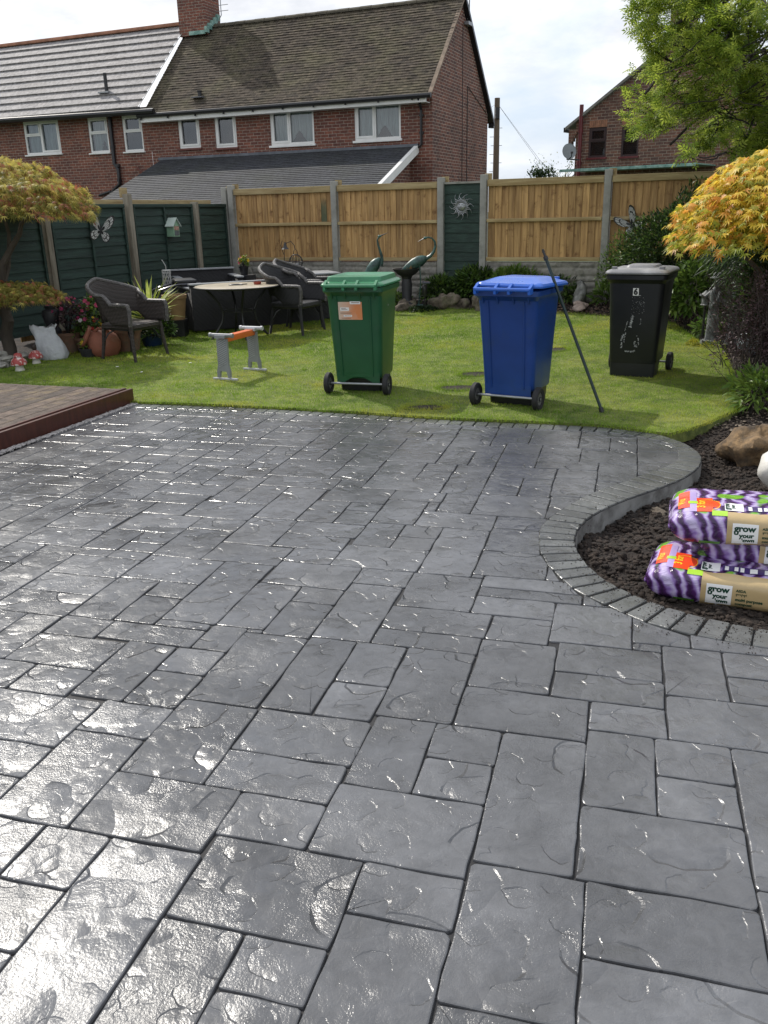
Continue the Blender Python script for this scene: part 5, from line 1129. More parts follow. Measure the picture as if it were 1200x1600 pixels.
# rattan sofa: back to the camera, grey caps on the frame
so_ = empty('rattan_sofa', (-2.60, 12.16, .07), R(27), 'dark rattan garden sofa with grey frame caps, its back behind the round table', 'sofa')
W_, D_ = 1.95, .85
for nm, x0, x1, y0, y1 in (('backrest', 0, W_, 0, .09), ('armrest', 0, .09, .09, D_), ('armrest', W_-.09, W_, .09, D_)):
    mb = MB(); zt = .66 if nm == 'backrest' else .60; mb.box((x0+x1)/2, (y0+y1)/2, zt/2+.02, x1-x0, y1-y0, zt-.04); p_ = mb.build(nm, M_wickd, so_, bevel=.01)
    mb = MB(); mb.box((x0+x1)/2, (y0+y1)/2, zt+.012, x1-x0+.02, y1-y0+.03, .022); mb.build('cap', M_cap, p_, bevel=.005)
mb = MB(); mb.box(W_/2, .48, .20, W_-.18, .76, .34); mb.build('seat_base', M_wickd, so_, bevel=.01)
ac = empty('rattan_armchair', (-3.05, 13.45, .12), R(20), 'rattan armchair frame with pale grey arms in the fence corner', 'armchair')
for nm, x0, x1, y0, y1, zt in (('backrest', 0, 1.0, .75, .84, .70), ('armrest', 0, .09, 0, .75, .60), ('armrest', .91, 1.0, 0, .75, .60)):
    mb = MB(); mb.box((x0+x1)/2, (y0+y1)/2, zt/2, x1-x0, y1-y0, zt); p_ = mb.build(nm, M_wickd, ac, bevel=.01)
    mb = MB(); mb.box((x0+x1)/2, (y0+y1)/2, zt+.012, x1-x0+.02, y1-y0+.03, .024); mb.build('cap', M_cap, p_, bevel=.005)
mb = MB(); mb.box(.5, .38, .19, .82, .74, .34); mb.build('seat_base', M_wickd, ac, bevel=.01)
st_ = empty('rattan_side_table', (-.95, 13.35, .14), R(20), 'square rattan side table with a pale grey top left of the green bin', 'side table')
mb = MB(); mb.box(0, 0, .32, .56, .62, .64); mb.build('body', M_wickd, st_, bevel=.01)
mb = MB(); mb.box(0, 0, .652, .59, .65, .022); mb.build('top', M_cap, st_, bevel=.005)
# folding recliner with bent tube arms
rc = empty('garden_recliner', (-3.12, 12.35, .05), R(20), 'folded black garden recliner with shiny bent tube arms by the green fence', 'recliner')
mb = MB(); M_tube = mat('shiny_tube', (.10, .10, .11), .25, .2, 8, 0, metal=.7)
for y in (0, .42): mb.tube([(-.25, y, .0), (-.18, y, .42), (.0, y, .60), (.30, y, .68), (.62, y, .68), (.66, y, .60)], .016, 8); mb.tube([(-.2, y, .36), (.25, y, .52), (.6, y, .56)], .012, 8); mb.tube([(.45, y, .66), (.5, y, .0)], .014, 8)
mb.build('frame', M_tube, rc, smooth=True)
mb = MB(); mb.box(.16, .21, .47, .75, .40, .035, Matrix.Rotation(R(-12), 4, 'Y')); mb.build('sling_seat', M_black, rc, bevel=.01)
mb = MB(); mb.box(.42, .21, .715, .30, .46, .05); mb.build('headrest', M_black, rc, bevel=.02)
ll = empty('lattice_lantern', (-3.10, 12.95, .60), 0, 'small white metal lattice lantern with a hook standing by the green fence', 'lantern')
mb = MB()
for k in range(10):
    a = 2*pi*k/10
    for sg in (-1, 1): mb.tube([(.06*cos(a+sg*t_*1.6), .06*sin(a+sg*t_*1.6), .30*t_) for t_ in np.linspace(0, 1, 7)], .005, 4)
for z in (0, .30): mb.tube([(.06*cos(R(a)), .06*sin(R(a)), z) for a in range(0, 361, 30)], .008, 5)
mb.tube([(0, 0, .30), (.0, 0, .36), (-.03, 0, .42), (-.05, 0, .45)], .006, 5); mb.build('cage', mat('white_metal', (.40, .40, .38), .5, .2, 8, 0), ll)
pl_ = empty('plant_stand', (-3.10, 12.95, .08), 0, 'dark plant stand under the lattice lantern', 'stand'); mb = MB(); mb.box(0, 0, .26, .2, .2, .51); mb.build('stand', M_black, pl_)

# ================================================================ ORNAMENTS
M_bronze = mat('verdigris_bronze', (.016, .045, .042), .4, .4, 12, .5, 50, .004, c2=(.05, .12, .10))
M_dstone = mat('dark_stone', (.022, .022, .026), .5, .3, 10, .4, 60)
def heron(loc, rz, neck, beak, label, tilt, hb=.52):
    h_ = empty('heron_ornament', loc, rz, label, 'heron ornament', 'bronze heron ornaments by the back fence')
    # local x = towards the tail(-) / head(+)
    mb = MB(); rings = []
    for t_, r_ in ((-.30, .006), (-.25, .030), (-.17, .058), (-.07, .082), (.03, .085), (.10, .060), (.145, .030), (.16, .016)):
        c = Vector((t_*cos(tilt), 0, hb+t_*sin(tilt))); ax = Vector((-sin(tilt), 0, cos(tilt))); rings.append([tuple(c+ax*r_*cos(2*pi*k/12)+Vector((0, 1, 0))*r_*.7*sin(2*pi*k/12)) for k in range(12)])
    mb.loft(rings); mb.build('body', M_bronze, h_, smooth=True)
    mb = MB(); n = len(neck); mb.tube([(x, 0, z) for x, z in neck], [.030-.018*min(1, k/(n-3)) for k in range(n)], 8); mb.build('neck', M_bronze, h_, smooth=True)
    mb = MB(); hx, hz = neck[-1]; mb.blob((hx, 0, hz), (.030, .020, .020), 1, 6, .05); mb.build('head', M_bronze, h_, smooth=True)
    mb = MB(); mb.tube([(hx, 0, hz), (hx+beak[0]*.5, 0, hz+beak[1]*.5), (hx+beak[0], 0, hz+beak[1])], [.012, .007, .001], 6); mb.build('beak', mat('beak', (.02, .02, .02), .4), h_, smooth=True)
    for sy in (-.035, .035):
        mb = MB(); mb.tube([(.02, sy, hb-.05), (.035, sy, hb*.52), (.0, sy, .0)], [.010, .007, .008], 6); mb.tube([(-.03, sy, .004), (.07, sy, .004)], .006, 4); mb.build('leg', M_bronze, h_, smooth=True)
    return h_
heron((-.07, 13.75, .24), 0, [(.11, .60), (.13, .68), (.125, .76), (.10, .84), (.075, .92), (.065, .99), (.085, 1.03), (.10, 1.045)], (.135, .05), 'bronze heron standing upright behind the green bin, beak pointing right', R(52), .60)
heron((.62, 13.72, .24), 0, [(.12, .70), (.19, .74), (.24, .80), (.265, .88), (.255, .95), (.21, 1.0), (.15, 1.015), (.11, 1.005)], (-.12, -.055), 'bronze heron with its neck curved back, beak pointing left, beside the bird bath', R(25), .655)
bbt = empty('bird_bath', (.44, 13.80, .22), 0, 'dark stone bird bath between the two herons', 'bird bath')
mb = MB(); mb.lathe([(.15, 0), (.15, .05), (.09, .08), (.075, .14), (.085, .34), (.07, .42), (.09, .46)], 20); mb.build('pedestal', M_dstone, bbt, smooth=True)
mb = MB(); mb.lathe([(.08, .455), (.14, .49), (.205, .55), (.215, .575), (.20, .575), (.13, .53), (.05, .52)], 28); mb.build('bowl', M_dstone, bbt, smooth=True)
of = empty('flower_ornament', (.50, 13.72, .795), 0, 'orange glass flower ornament sitting on the bird bath', 'ornament')
mb = MB(); M_glow = mat('orange_glass', (.75, .26, .06), .25, .25, 20, 0, c2=(.9, .5, .2), trans=.5)
for lay, (n, L_, e_) in enumerate(((8, .10, 12), (7, .075, 40), (5, .05, 68))):
    for k in range(n):
        a = 2*pi*k/n+lay*.3; d = Vector((cos(a)*cos(R(e_)), sin(a)*cos(R(e_)), sin(R(e_)))); s_ = Vector((-sin(a), cos(a), 0))*L_*.28
        mb.add([(0, 0, .004), tuple(d*L_*.55+s_), tuple(d*L_), tuple(d*L_*.55-s_)], [(0, 1, 2, 3)])
mb.build('petal', M_glow, of)
def solar(loc, rz, label, hh=.28, M_=M_black):
    s_ = empty('solar_light', loc, rz, label, 'solar light', 'black solar garden lights')
    mb = MB(); mb.tube([(0, 0, -.05), (0, 0, hh*.6)], .010, 6); mb.build('stake', M_, s_)
    mb = MB(); mb.lathe([(.022, hh*.45), (.038, hh*.62), (.042, hh*.80), (.03, hh*.84)], 12); mb.build('lamp_head', M_, s_, smooth=True)
    mb = MB(); mb.box(0, 0, hh*.95, .11, .10, .018, Matrix.Rotation(R(14), 4, 'X')); mb.build('panel', mat('solar_panel', (.03, .035, .05), .2, .1, 5, 0), s_, bevel=.004)
solar((.70, 13.42, .19), R(10), 'black solar spotlight on a stake in front of the right heron', .46)
solar((3.93, 9.62, .07), R(20), 'black solar light at the right edge of the lawn by the stone globe', .17)
sp_ = empty('spotlight', (3.97, 11.62, .13), R(-30), 'small black garden spotlight with a pale face behind the black bin', 'spotlight')
mb = MB(); mb.tube([(0, 0, -.03), (0, 0, .10)], .010, 6); mb.lathe([(.03, -.06), (.055, .0), (.062, .07), (.05, .07)], 14, M=Matrix.Translation((0, 0, .16)) @ Matrix.Rotation(R(62), 4, 'X')); mb.build('lamp_head', M_black, sp_, smooth=True)
mb = MB(); mb.box(-.045, -.06, .17, .035, .012, .10, Matrix.Rotation(R(20), 4, 'Y')); mb.build('face', M_cap, sp_)
# hook with bell and round wire lantern
hk = empty('shepherd_hook', (-1.45, 13.72, .2), 0, 'thin dark metal hook with a bell shaped flower in front of the left fence panel', 'garden hook')
mb = MB(); mb.tube([(0, 0, 0), (0, 0, .72), (.01, 0, .92), (.05, 0, 1.02), (.12, 0, 1.04), (.17, 0, .98), (.175, 0, .93)], .006, 5); mb.tube([(0, 0, .85), (-.04, 0, .98), (-.015, 0, 1.05)], .005, 5); mb.build('rod', M_iron, hk)
mb = MB(); mb.lathe([(.008, 0), (.02, -.03), (.03, -.07), (.06, -.10), (.055, -.10)], 12, M=Matrix.Translation((.03, -.02, 1.03))); mb.build('bell', M_iron, hk, smooth=True)
ln = empty('wire_lantern', (-1.27, 13.72, .82), 0, 'round black wire lantern hanging from the garden hook', 'lantern')
mb = MB()
for k in range(12):
    a = 2*pi*k/12; mb.tube([(.105*sin(p_)*cos(a), .105*sin(p_)*sin(a), .115*cos(p_)+.115) for p_ in np.linspace(.25, pi-.1, 9)], .004, 4)
for z in (.02, .115, .225): r_ = .105*math.sqrt(max(0, 1-((z-.115)/.12)**2)); mb.tube([(r_*cos(R(a)), r_*sin(R(a)), z) for a in range(0, 361, 30)], .005, 4)
mb.tube([(-.03, 0, .225), (-.025, 0, .28), (0, 0, .31), (.025, 0, .28), (.03, 0, .225)], .005, 4); mb.build('cage', M_iron, ln)
mb = MB(); mb.lathe([(.045, .01), (.05, .02), (.05, .10), (.04, .10)], 12); mb.build('candle_glass', mat('pale_glass', (.35, .36, .38), .1, .1, 5, 0), ln, smooth=True)
# sun face plaque on the narrow green panel
sf = empty('sun_plaque', (BF[0]+tx_*-4.74-sin(R(25))*.05, BF[1]+ty_*-4.74-cos(R(25))*.05, 1.69), -R(25), 'silver metal sun face with wavy rays on the narrow green panel', 'wall ornament')
M_silver = mat('pewter', (.40, .41, .42), .38, .45, 30, .6, 60, .003, metal=.75, dirt=(.05, .05, .055), dscale=30, dlo=.5, dhi=.7)
mb = MB(); Mf = Matrix.Rotation(R(90), 4, 'X')
mb.lathe([(.098, 0), (.102, .008), (.094, .012), (.088, .006), (.080, .014), (.070, .008), (.066, .018), (.045, .030), (.02, .036), (.002, .037)], 32, M=Mf)
mb.add([(-.008, -.036, .022), (.008, -.036, .022), (.013, -.034, -.012), (-.013, -.034, -.012), (0, -.052, -.008)], [(0, 4, 1), (1, 4, 2), (2, 4, 3), (3, 4, 0)])
for sx in (-1, 1): mb.tube([(sx*.008, -.036, .024), (sx*.024, -.036, .032), (sx*.042, -.030, .024)], .004, 5); mb.blob((sx*.024, -.030, .014), (.011, .006, .006), 1, 5, 0)
mb.tube([(-.022, -.031, -.026), (0, -.036, -.032), (.022, -.031, -.026)], .0045, 5); mb.tube([(-.05, -.022, .045), (-.025, -.028, .062), (.025, -.028, .062), (.05, -.022, .045)], .006, 5)
mb.build('face', M_silver, sf, smooth=True, angle=50)
for k in range(24):
    a0 = 2*pi*k/24; L_ = .20 if k % 2 == 0 else .145; pts_ = []
    for j in range(9):
        q = j/8; r_ = .098+(L_-.098)*q; a = a0+.20*sin(q*pi*1.15)*(1 if k % 2 == 0 else .5)+.05*q; pts_.append((r_*cos(a), -.008-.012*sin(q*pi), r_*sin(a)))
    mb = MB(); mb.tube(pts_, [.010*(1-.88*(j/8)**.8) if k % 2 == 0 else .007*(1-.85*j/8) for j in range(9)], 6); mb.build('ray', M_silver, sf, smooth=True)
# butterflies
def butterfly(loc, rz, sc_, tilt, label):
    b = empty('butterfly_ornament', loc, rz, label, 'butterfly ornament', 'black and white metal butterflies')
    Mt = Matrix.Rotation(tilt, 4, 'Y') @ Matrix.Scale(sc_, 4)
    wing = {'up': [(0, .02), (.10, .32), (.24, .62), (.40, .80), (.50, .78), (.54, .62), (.50, .40), (.36, .16), (.12, .0)], 'low': [(0, 0), (.16, .0), (.36, -.04), (.46, -.20), (.42, -.40), (.30, -.50), (.16, -.42), (.06, -.20)]}
    for sx in (-1, 1):
        for key in ('up', 'low'):
            P_ = wing[key]; mb = MB(); c = (sum(p[0] for p in P_)/len(P_), sum(p[1] for p in P_)/len(P_))
            n = len(P_); f_ = lambda p: -.10-.25*abs(p[0])
            mb.add([(sx*p[0], f_(p), p[1]) for p in P_]+[(sx*p[0], f_(p)+.03, p[1]) for p in P_], [tuple(range(n)), tuple(range(2*n-1, n-1, -1))]+[(k, (k+1) % n, n+(k+1) % n, n+k) for k in range(n)], Mt); wg = mb.build('wing', M_iron, b)
            mb = MB(); r_ = random.Random(3)
            # white cells between dark veins
            cells = n-1
            for k in range(1, n-1):
                a, d = P_[k], P_[k+1] if k+1 < n else P_[0]
                for q0, q1 in ((.30, .62), (.70, .90)):
                    def pt(p, q, sh): m__ = ((a[0]+d[0])/2, (a[1]+d[1])/2); p = (p[0]+(m__[0]-p[0])*.22, p[1]+(m__[1]-p[1])*.22); return (p[0]*q, p[1]*q)
                    Q = [pt(a, q0, 0), pt(a, q1, 0), pt(d, q1, 0), pt(d, q0, 0)]; V_ = [(sx*p[0], f_(p)-.02, p[1]) for p in Q]; mb.add(V_, [(0, 1, 2, 3), (3, 2, 1, 0)], Mt)
            mb.build('white_cell', M_white, wg)
    mb = MB(); mb.tube([(0, -.12, -.22), (0, -.15, 0), (0, -.12, .16)], [.02, .04, .03], 6, M=Mt); mb.tube([(0, -.12, .16), (.08, -.12, .34)], .008, 4, M=Mt); mb.tube([(0, -.12, .16), (-.08, -.12, .34)], .008, 4, M=Mt); mb.build('body', M_iron, b, smooth=True)
x, y = LP(9.86, .20); butterfly((x, y, 1.47), R(22), .30, R(14), 'black and white metal butterfly on the left green fence')
butterfly((BF[0]+tx_*-2.14-sin(R(25))*.06, BF[1]+ty_*-2.14-cos(R(25))*.06, 1.38), -R(25), .30, R(-38), 'tilted black and white metal butterfly on the wooden fence above the black bin')
# bird house
x, y = LP(11.60, .05); bh = empty('bird_house', (x, y, 1.34), R(65), 'little mint green bird house with pale roof hanging on the green fence', 'bird house')
M_mint = mat('mint_paint', (.22, .36, .24), .6, .12, 5, .2, 40); M_pale = mat('pale_roof', (.50, .58, .52), .5, .1, 5, .1, 40)
mb = MB(); mb.add([(x_, y_, z_) for y_ in (-.13, 0) for x_, z_ in ((-.075, 0), (.075, 0), (.075, .17), (0, .26), (-.075, .17))], [(4, 3, 2, 1, 0)[::-1], (5, 6, 7, 8, 9)[::-1], (0, 1, 6, 5), (1, 2, 7, 6), (4, 0, 5, 9), (2, 3, 8, 7), (3, 4, 9, 8)]); mb.build('box', M_mint, bh)
mb = MB()
for sx in (-1, 1): mb.add([(0, -.155, .285), (0, .01, .285), (sx*.105, .01, .155), (sx*.105, -.155, .155), (0, -.155, .273), (0, .01, .273), (sx*.10, .01, .145), (sx*.10, -.155, .145)], [(0, 1, 2, 3), (7, 6, 5, 4), (0, 3, 7, 4), (2, 1, 5, 6), (3, 2, 6, 7)])
mb.build('roof', M_pale, bh); mb = MB(); mb.box(.005, -.133, .125, .11, .008, .06); mb.build('upper_compartment', mat('pink_cane', (.40, .24, .18), .8, .4, 40, .5, 60), bh); mb = MB(); mb.box(.005, -.133, .05, .11, .008, .07); mb.build('lower_compartment', mat('grey_mesh', (.10, .11, .11), .8, .4, 60, .5, 90), bh)
mb = MB(); mb.tube([(0, -.04, .28), (-.01, -.04, .33), (0, 0, .36)], .003, 4); mb.build('hook', M_iron, bh)
# statues of two figures in hats
M_stat = mat('weathered_lead_grey', (.10, .105, .105), .6, .4, 12, .6, 50, .005, c2=(.24, .25, .25), dirt=(.03, .035, .03), dscale=14)
def statue(loc, rz, label, hh, arm):
    s_ = empty('garden_statue', loc, rz, label, 'statue', 'grey garden statues in the right border'); k = hh/.82
    mb = MB(); rings = []
    for z, rx, ry, x in ((0, .13, .12, 0), (.04, .13, .12, 0), (.05, .085, .075, 0), (.22, .070, .060, 0), (.38, .066, .056, .004), (.50, .058, .046, .008), (.585, .078, .050, .006), (.63, .060, .042, .004), (.655, .026, .026, .004), (.68, .024, .026, .0), (.70, .036, .040, -.004), (.735, .042, .046, -.006), (.765, .034, .038, -.004)):
        rings.append([((x+rx*cos(2*pi*j/14)*(1+.08*sin(5*j+z*30)*(z < .45)))*k, ry*sin(2*pi*j/14)*(1+.06*cos(4*j+z*20)*(z < .45))*k, z*k) for j in range(14)])
    mb.loft(rings)
    for sy, P_ in ((-1, arm), (1, [(.0, .072, .60), (.045, .085, .50), (.075, .03, .44)])):
        mb.tube([(p[0]*k, p[1]*k, p[2]*k) for p in P_], [.024*k, .020*k, .014*k], 7)
    mb.build('figure', M_stat, s_, smooth=True)
    mb = MB(); mb.lathe([(.088*k, .752*k), (.092*k, .760*k), (.05*k, .775*k), (.046*k, .81*k), (.02*k, .825*k)], 16); mb.build('hat', M_stat, s_, smooth=True)
statue((3.86, 10.02, .10), R(200), 'slim grey statue with flat hat and one arm held out, under the dark shrubs', .80, [(.0, -.07, .60), (.08, -.10, .53), (.17, -.06, .57)])
statue((4.06, 9.92, .10), R(190), 'stouter grey statue with a hat, right of the slim statue', .74, [(.0, -.07, .60), (.05, -.09, .50), (.09, -.03, .46)])
gl_ = empty('stone_lantern', (3.80, 10.15, .52), 0, 'small pale stone lantern hanging left of the two statues', 'lantern'); mb = MB(); mb.lathe([(.05, 0), (.06, .01), (.045, .02), (.045, .10), (.075, .115), (.03, .15), (.01, .17)], 12); mb.build('lantern_body', M_stat, gl_, smooth=True); mb = MB(); mb.tube([(0, 0, 0), (0, 0, -.45)], .015, 6); mb.build('stake', M_iron, gl_)
gb_ = empty('stone_globe', (4.12, 9.50, .05), 0, 'pale round stone globe half hidden by the dark twiggy shrub', 'globe'); mb = MB(); mb.blob((0, 0, .14), (.16, .16, .16), 3, 12, .04); mb.build('globe', mat('pale_stone', (.34, .38, .40), .7, .25, 8, .5, 30, dirt=(.12, .13, .13)), gb_, smooth=True)
# rocks
M_rk = mat('mossy_rock', (.085, .068, .05), .9, .4, 6, 1.0, 22, .03, c2=(.20, .16, .12), dirt=(.06, .07, .03), dscale=7)
M_rk2 = mat('ochre_rock', (.12, .085, .055), .9, .45, 8, 1.0, 14, .025, c2=(.30, .19, .09), dirt=(.05, .04, .03), dscale=9)
def rock(x, y, r, label, seed, m_=M_rk, z=None):
    rr = random.Random(seed); mb = MB(); mb.blob((0, 0, 0), (r[0], r[1], r[2]), seed, 22, .5)
    vs = []
    for v in mb.v:
        d = Vector(v); q = 1+.34*(float(vn(d.x*9+seed, d.y*9+d.z*7))-.5)+.16*(float(vn(d.x*22+seed, d.z*22+d.y*15))-.5); vs.append(tuple(d*q))
    mb.v = vs; o = mb.build('rock', m_, None, smooth=True, angle=45); o.location = (x, y, (Hf(x, y) if z is None else z)+r[2]*.35); o.rotation_euler = (0, 0, rr.uniform(0, 6)); tag(o, label, 'rock'); return o
rock(.42, 13.72, (.20, .13, .11), 'flat pale rock at the lawn edge just right of the green bin', 1)
rock(1.05, 13.52, (.22, .15, .17), 'mossy brown rock in the middle of the back lawn edge', 2)
rock(1.30, 13.50, (.10, .09, .10), 'small grey rock between two larger ones on the back lawn edge', 5)
rock(1.53, 13.30, (.17, .13, .17), 'brown rock at the lawn edge just left of the blue bin', 3)
rock(3.02, 13.15, (.20, .10, .22), 'upright grey rock left of the black bin below the post', 4, mat('grey_rock', (.15, .15, .14), .9, .3, 6, 1, 20, .02, c2=(.30, .30, .28)))
rock(2.95, 12.85, (.17, .12, .08), 'flat pinkish stone among bark chippings left of the black bin', 8, mat('pink_rock', (.30, .22, .18), .9, .3, 8, 1, 20, .02, c2=(.44, .35, .30)))
rock(2.60, 5.72, (.19, .15, .16), 'large rough ochre rock in the soil near the patio tip', 6, M_rk2, z=-.04)
rock(1.62, 4.75, (.05, .035, .02), 'small pale stone lying on the soil', 7, M_rk, z=-.09)
# left corner: mushrooms, stones, sack, urns and pots
M_cap_r = mat('red_mushroom_cap', (.34, .05, .045), .55, .2, 6, .2, 40, dirt=(.62, .52, .48), dscale=22, dlo=.52, dhi=.58); M_stem = mat('cream_stem', (.50, .48, .42), .7, .15, 6, .2, 40)
for x, y, s_, lb in ((-4.10, 9.72, 1.0, 'red and white toadstool ornament, front one of the pair'), (-4.10, 10.22, .95, 'red and white toadstool ornament with a small creature on top, rear one of the pair')):
    q = empty('toadstool', (x, y, .02), 0, lb, 'toadstool', 'toadstool ornaments'); mb = MB(); mb.lathe([(.055*s_, 0), (.045*s_, .03*s_), (.035*s_, .09*s_)], 14); mb.build('stem', M_stem, q, smooth=True)
    mb = MB(); mb.lathe([(.035*s_, .07*s_), (.085*s_, .068*s_), (.088*s_, .085*s_), (.072*s_, .125*s_), (.04*s_, .155*s_), (.01*s_, .165*s_)], 18); mb.build('cap', M_cap_r, q, smooth=True)
    if s_ < 1: mb = MB(); mb.blob((0, 0, .19), (.028, .025, .045), 2, 7, .2); mb.build('creature', mat('dark_brown', (.03, .018, .014), .6), q, smooth=True)
    else: mb = MB(); mb.lathe([(.025, .155), (.05, .158), (.04, .19), (.01, .20)], 12); mb.build('small_cap', M_cap_r, q, smooth=True)
for i, (x, y, z, r) in enumerate(((-4.42, 9.95, .02, .11), (-4.30, 10.15, .02, .10), (-4.55, 10.2, .02, .12), (-4.36, 10.05, .09, .09), (-4.48, 10.15, .14, .08), (-4.26, 10.28, .10, .08))):
    rock(x, y, (r, r*.75, r*.42), ('flat stone at the bottom front of the pile by the maple trunk', 'flat stone at the right foot of the pile by the maple trunk', 'flat stone at the left foot of the pile by the maple trunk', 'middle stone of the pile by the maple trunk', 'topmost stone of the pile by the maple trunk', 'pale stone leaning on the pile beside the white sack')[i], 20+i, mat('pale_slab_stone', (.26, .25, .22), .8, .3, 8, .8, 25, .01) if i == 0 else bpy.data.materials['pale_slab_stone'], z=z)
sk = empty('sack', (-4.02, 10.52, .02), R(15), 'crumpled white plastic sack standing against the pots', 'sack')
mb = MB(); rings = []; r_ = random.Random(8)
for i, (z, sx, sy, ox) in enumerate(((0, .155, .10, .02), (.06, .175, .12, .02), (.15, .165, .115, .0), (.24, .145, .10, -.02), (.31, .13, .07, -.05), (.36, .14, .04, -.06), (.40, .15, .02, -.05))):
    rings.append([(ox+sx*cos(2*pi*j/28)*(1+.07*sin(5*j+i*1.3)), sy*sin(2*pi*j/28)*(1+.10*sin(3*j+i*2.1)), z+(.018*sin(2*pi*j/28*2+.6)+.014*sin(j*1.9) if i > 4 else 0)) for j in range(28)])
mb.loft(rings, caps=True); mb.build('bag', mat('white_polythene', (.58, .60, .62), .4, .15, 6, .9, 22, .02, trans=.15), sk, smooth=True, angle=60)
M_terra = mat('terracotta', (.24, .085, .050), .75, .22, 4, .4, 50, dirt=(.30, .20, .15), dscale=5, dlo=.55, dhi=.8); M_terra2 = mat('old_terracotta', (.20, .11, .07), .8, .3, 5, .5, 50, dirt=(.10, .10, .07), dscale=6)
ur = empty('terracotta_urn', (-3.42, 10.68, .165), R(20), 'smooth terracotta urn lying tipped on its side behind the wicker chair', 'urn')
Mu = Matrix.Rotation(R(-62), 4, 'Y')
mb = MB(); mb.lathe([(.05, -.20), (.12, -.17), (.175, -.09), (.19, 0), (.17, .09), (.12, .15), (.095, .18), (.095, .20)], 30, M=Mu); mb.build('body', M_terra, ur, smooth=True)
mb = MB(); mb.lathe([(.092, .195), (.130, .205), (.135, .225), (.125, .24), (.10, .235), (.088, .20)], 28, M=Mu); mb.build('rim', M_terra, ur, smooth=True)
mb = MB(); mb.tube([Mu @ Vector(p) for p in ((.10, -.03, .16), (.16, -.10, .13), (.19, -.10, .06), (.17, -.07, .01))], .018, 8); mb.build('handle', M_terra, ur, smooth=True)
def pot(loc, r, h, m_, label, group=None, fill=M_soilm, name='plant_pot', taper=.75, cat_='pot'):
    q = empty(name, loc, 0, label, cat_, group); mb = MB(); mb.lathe([(r*taper, 0), (r*.97, h*.84), (r*1.04, h*.85), (r*1.06, h), (r*.95, h), (r*.93, h*.9)], 24); mb.build('pot_wall', m_, q, smooth=True)
    mb = MB(); mb.lathe([(r*.94, h*.88), (r*.5, h*.93), (r*.1, h*.94)], 16); mb.build('fill', fill, q, smooth=True); return q
M_sand = mat('pale_grit_fill', (.42, .32, .22), .9, .5, 25, 1, 50, .02)
pot((-3.22, 11.0, .02), .185, .29, M_terra2, 'terracotta pot filled with pale chippings behind the tipped urn', fill=M_sand)
pot((-2.98, 11.32, .03), .15, .15, mat('blue_glaze', (.010, .028, .075), .35, .2, 5, .1, 40), 'dark blue glazed pot holding the spiky yucca')
pot((-2.80, 12.0, .30), .16, .33, mat('ochre_pot', (.26, .16, .075), .7, .2, 5, .3, 50), 'ochre flower pot raised behind the yucca')
o = empty('plant_stand', (-2.80, 12.0, .06), 0, 'low black stand under the ochre flower pot', 'stand'); mb = MB(); mb.box(0, 0, .12, .26, .26, .235); mb.build('stand', M_black, o)
pot((-3.70, 10.98, .02), .17, .20, M_terra2, 'low terracotta pot with pink flowers left of the urn')
pot((-3.62, 11.30, .02), .23, .30, M_terra2, 'wide brown planter of flowers against the green fence'); pot((-3.98, 11.05, .02), .17, .26, M_terra2, 'brown pot between the sack and the flowers')
pot((-3.60, 10.62, .02), .11, .11, M_dstone, 'small dark pot with yellow flowers beside the urn mouth')
du = empty('dark_urn', (-4.12, 10.95, .02), 0, 'dark stone garden urn behind the white sack', 'urn'); mb = MB(); mb.lathe([(.10, 0), (.10, .30), (.07, .34), (.09, .40), (.11, .48), (.10, .54), (.06, .56), (.075, .60), (.06, .60)], 18); mb.build('urn_body', M_dstone, du, smooth=True)
tq = empty('brick_plinth', (-2.13, 14.05, .2), R(-25), 'small dark plinth behind the sofa carrying a little plant pot', 'plinth'); mb = MB(); mb.box(0, 0, .27, .26, .26, .54); mb.build('plinth', M_dstone, tq)
pot((-2.13, 14.05, .742), .075, .13, M_black, 'little black plant pot by the corner posts of the fence')
# white rounded bag at the right edge
wb = empty('white_sack', (2.58, 5.0, -.06), R(-10), 'white speckled plastic sack lying on the soil at the right edge', 'sack'); mb = MB(); mb.blob((0, 0, .12), (.26, .20, .15), 9, 14, .18); mb.build('bag', mat('white_speckled_sack', (.62, .60, .55), .55, .1, 5, .6, 25, .01, dirt=(.03, .03, .03), dscale=26, dlo=.70, dhi=.72), wb, smooth=True)

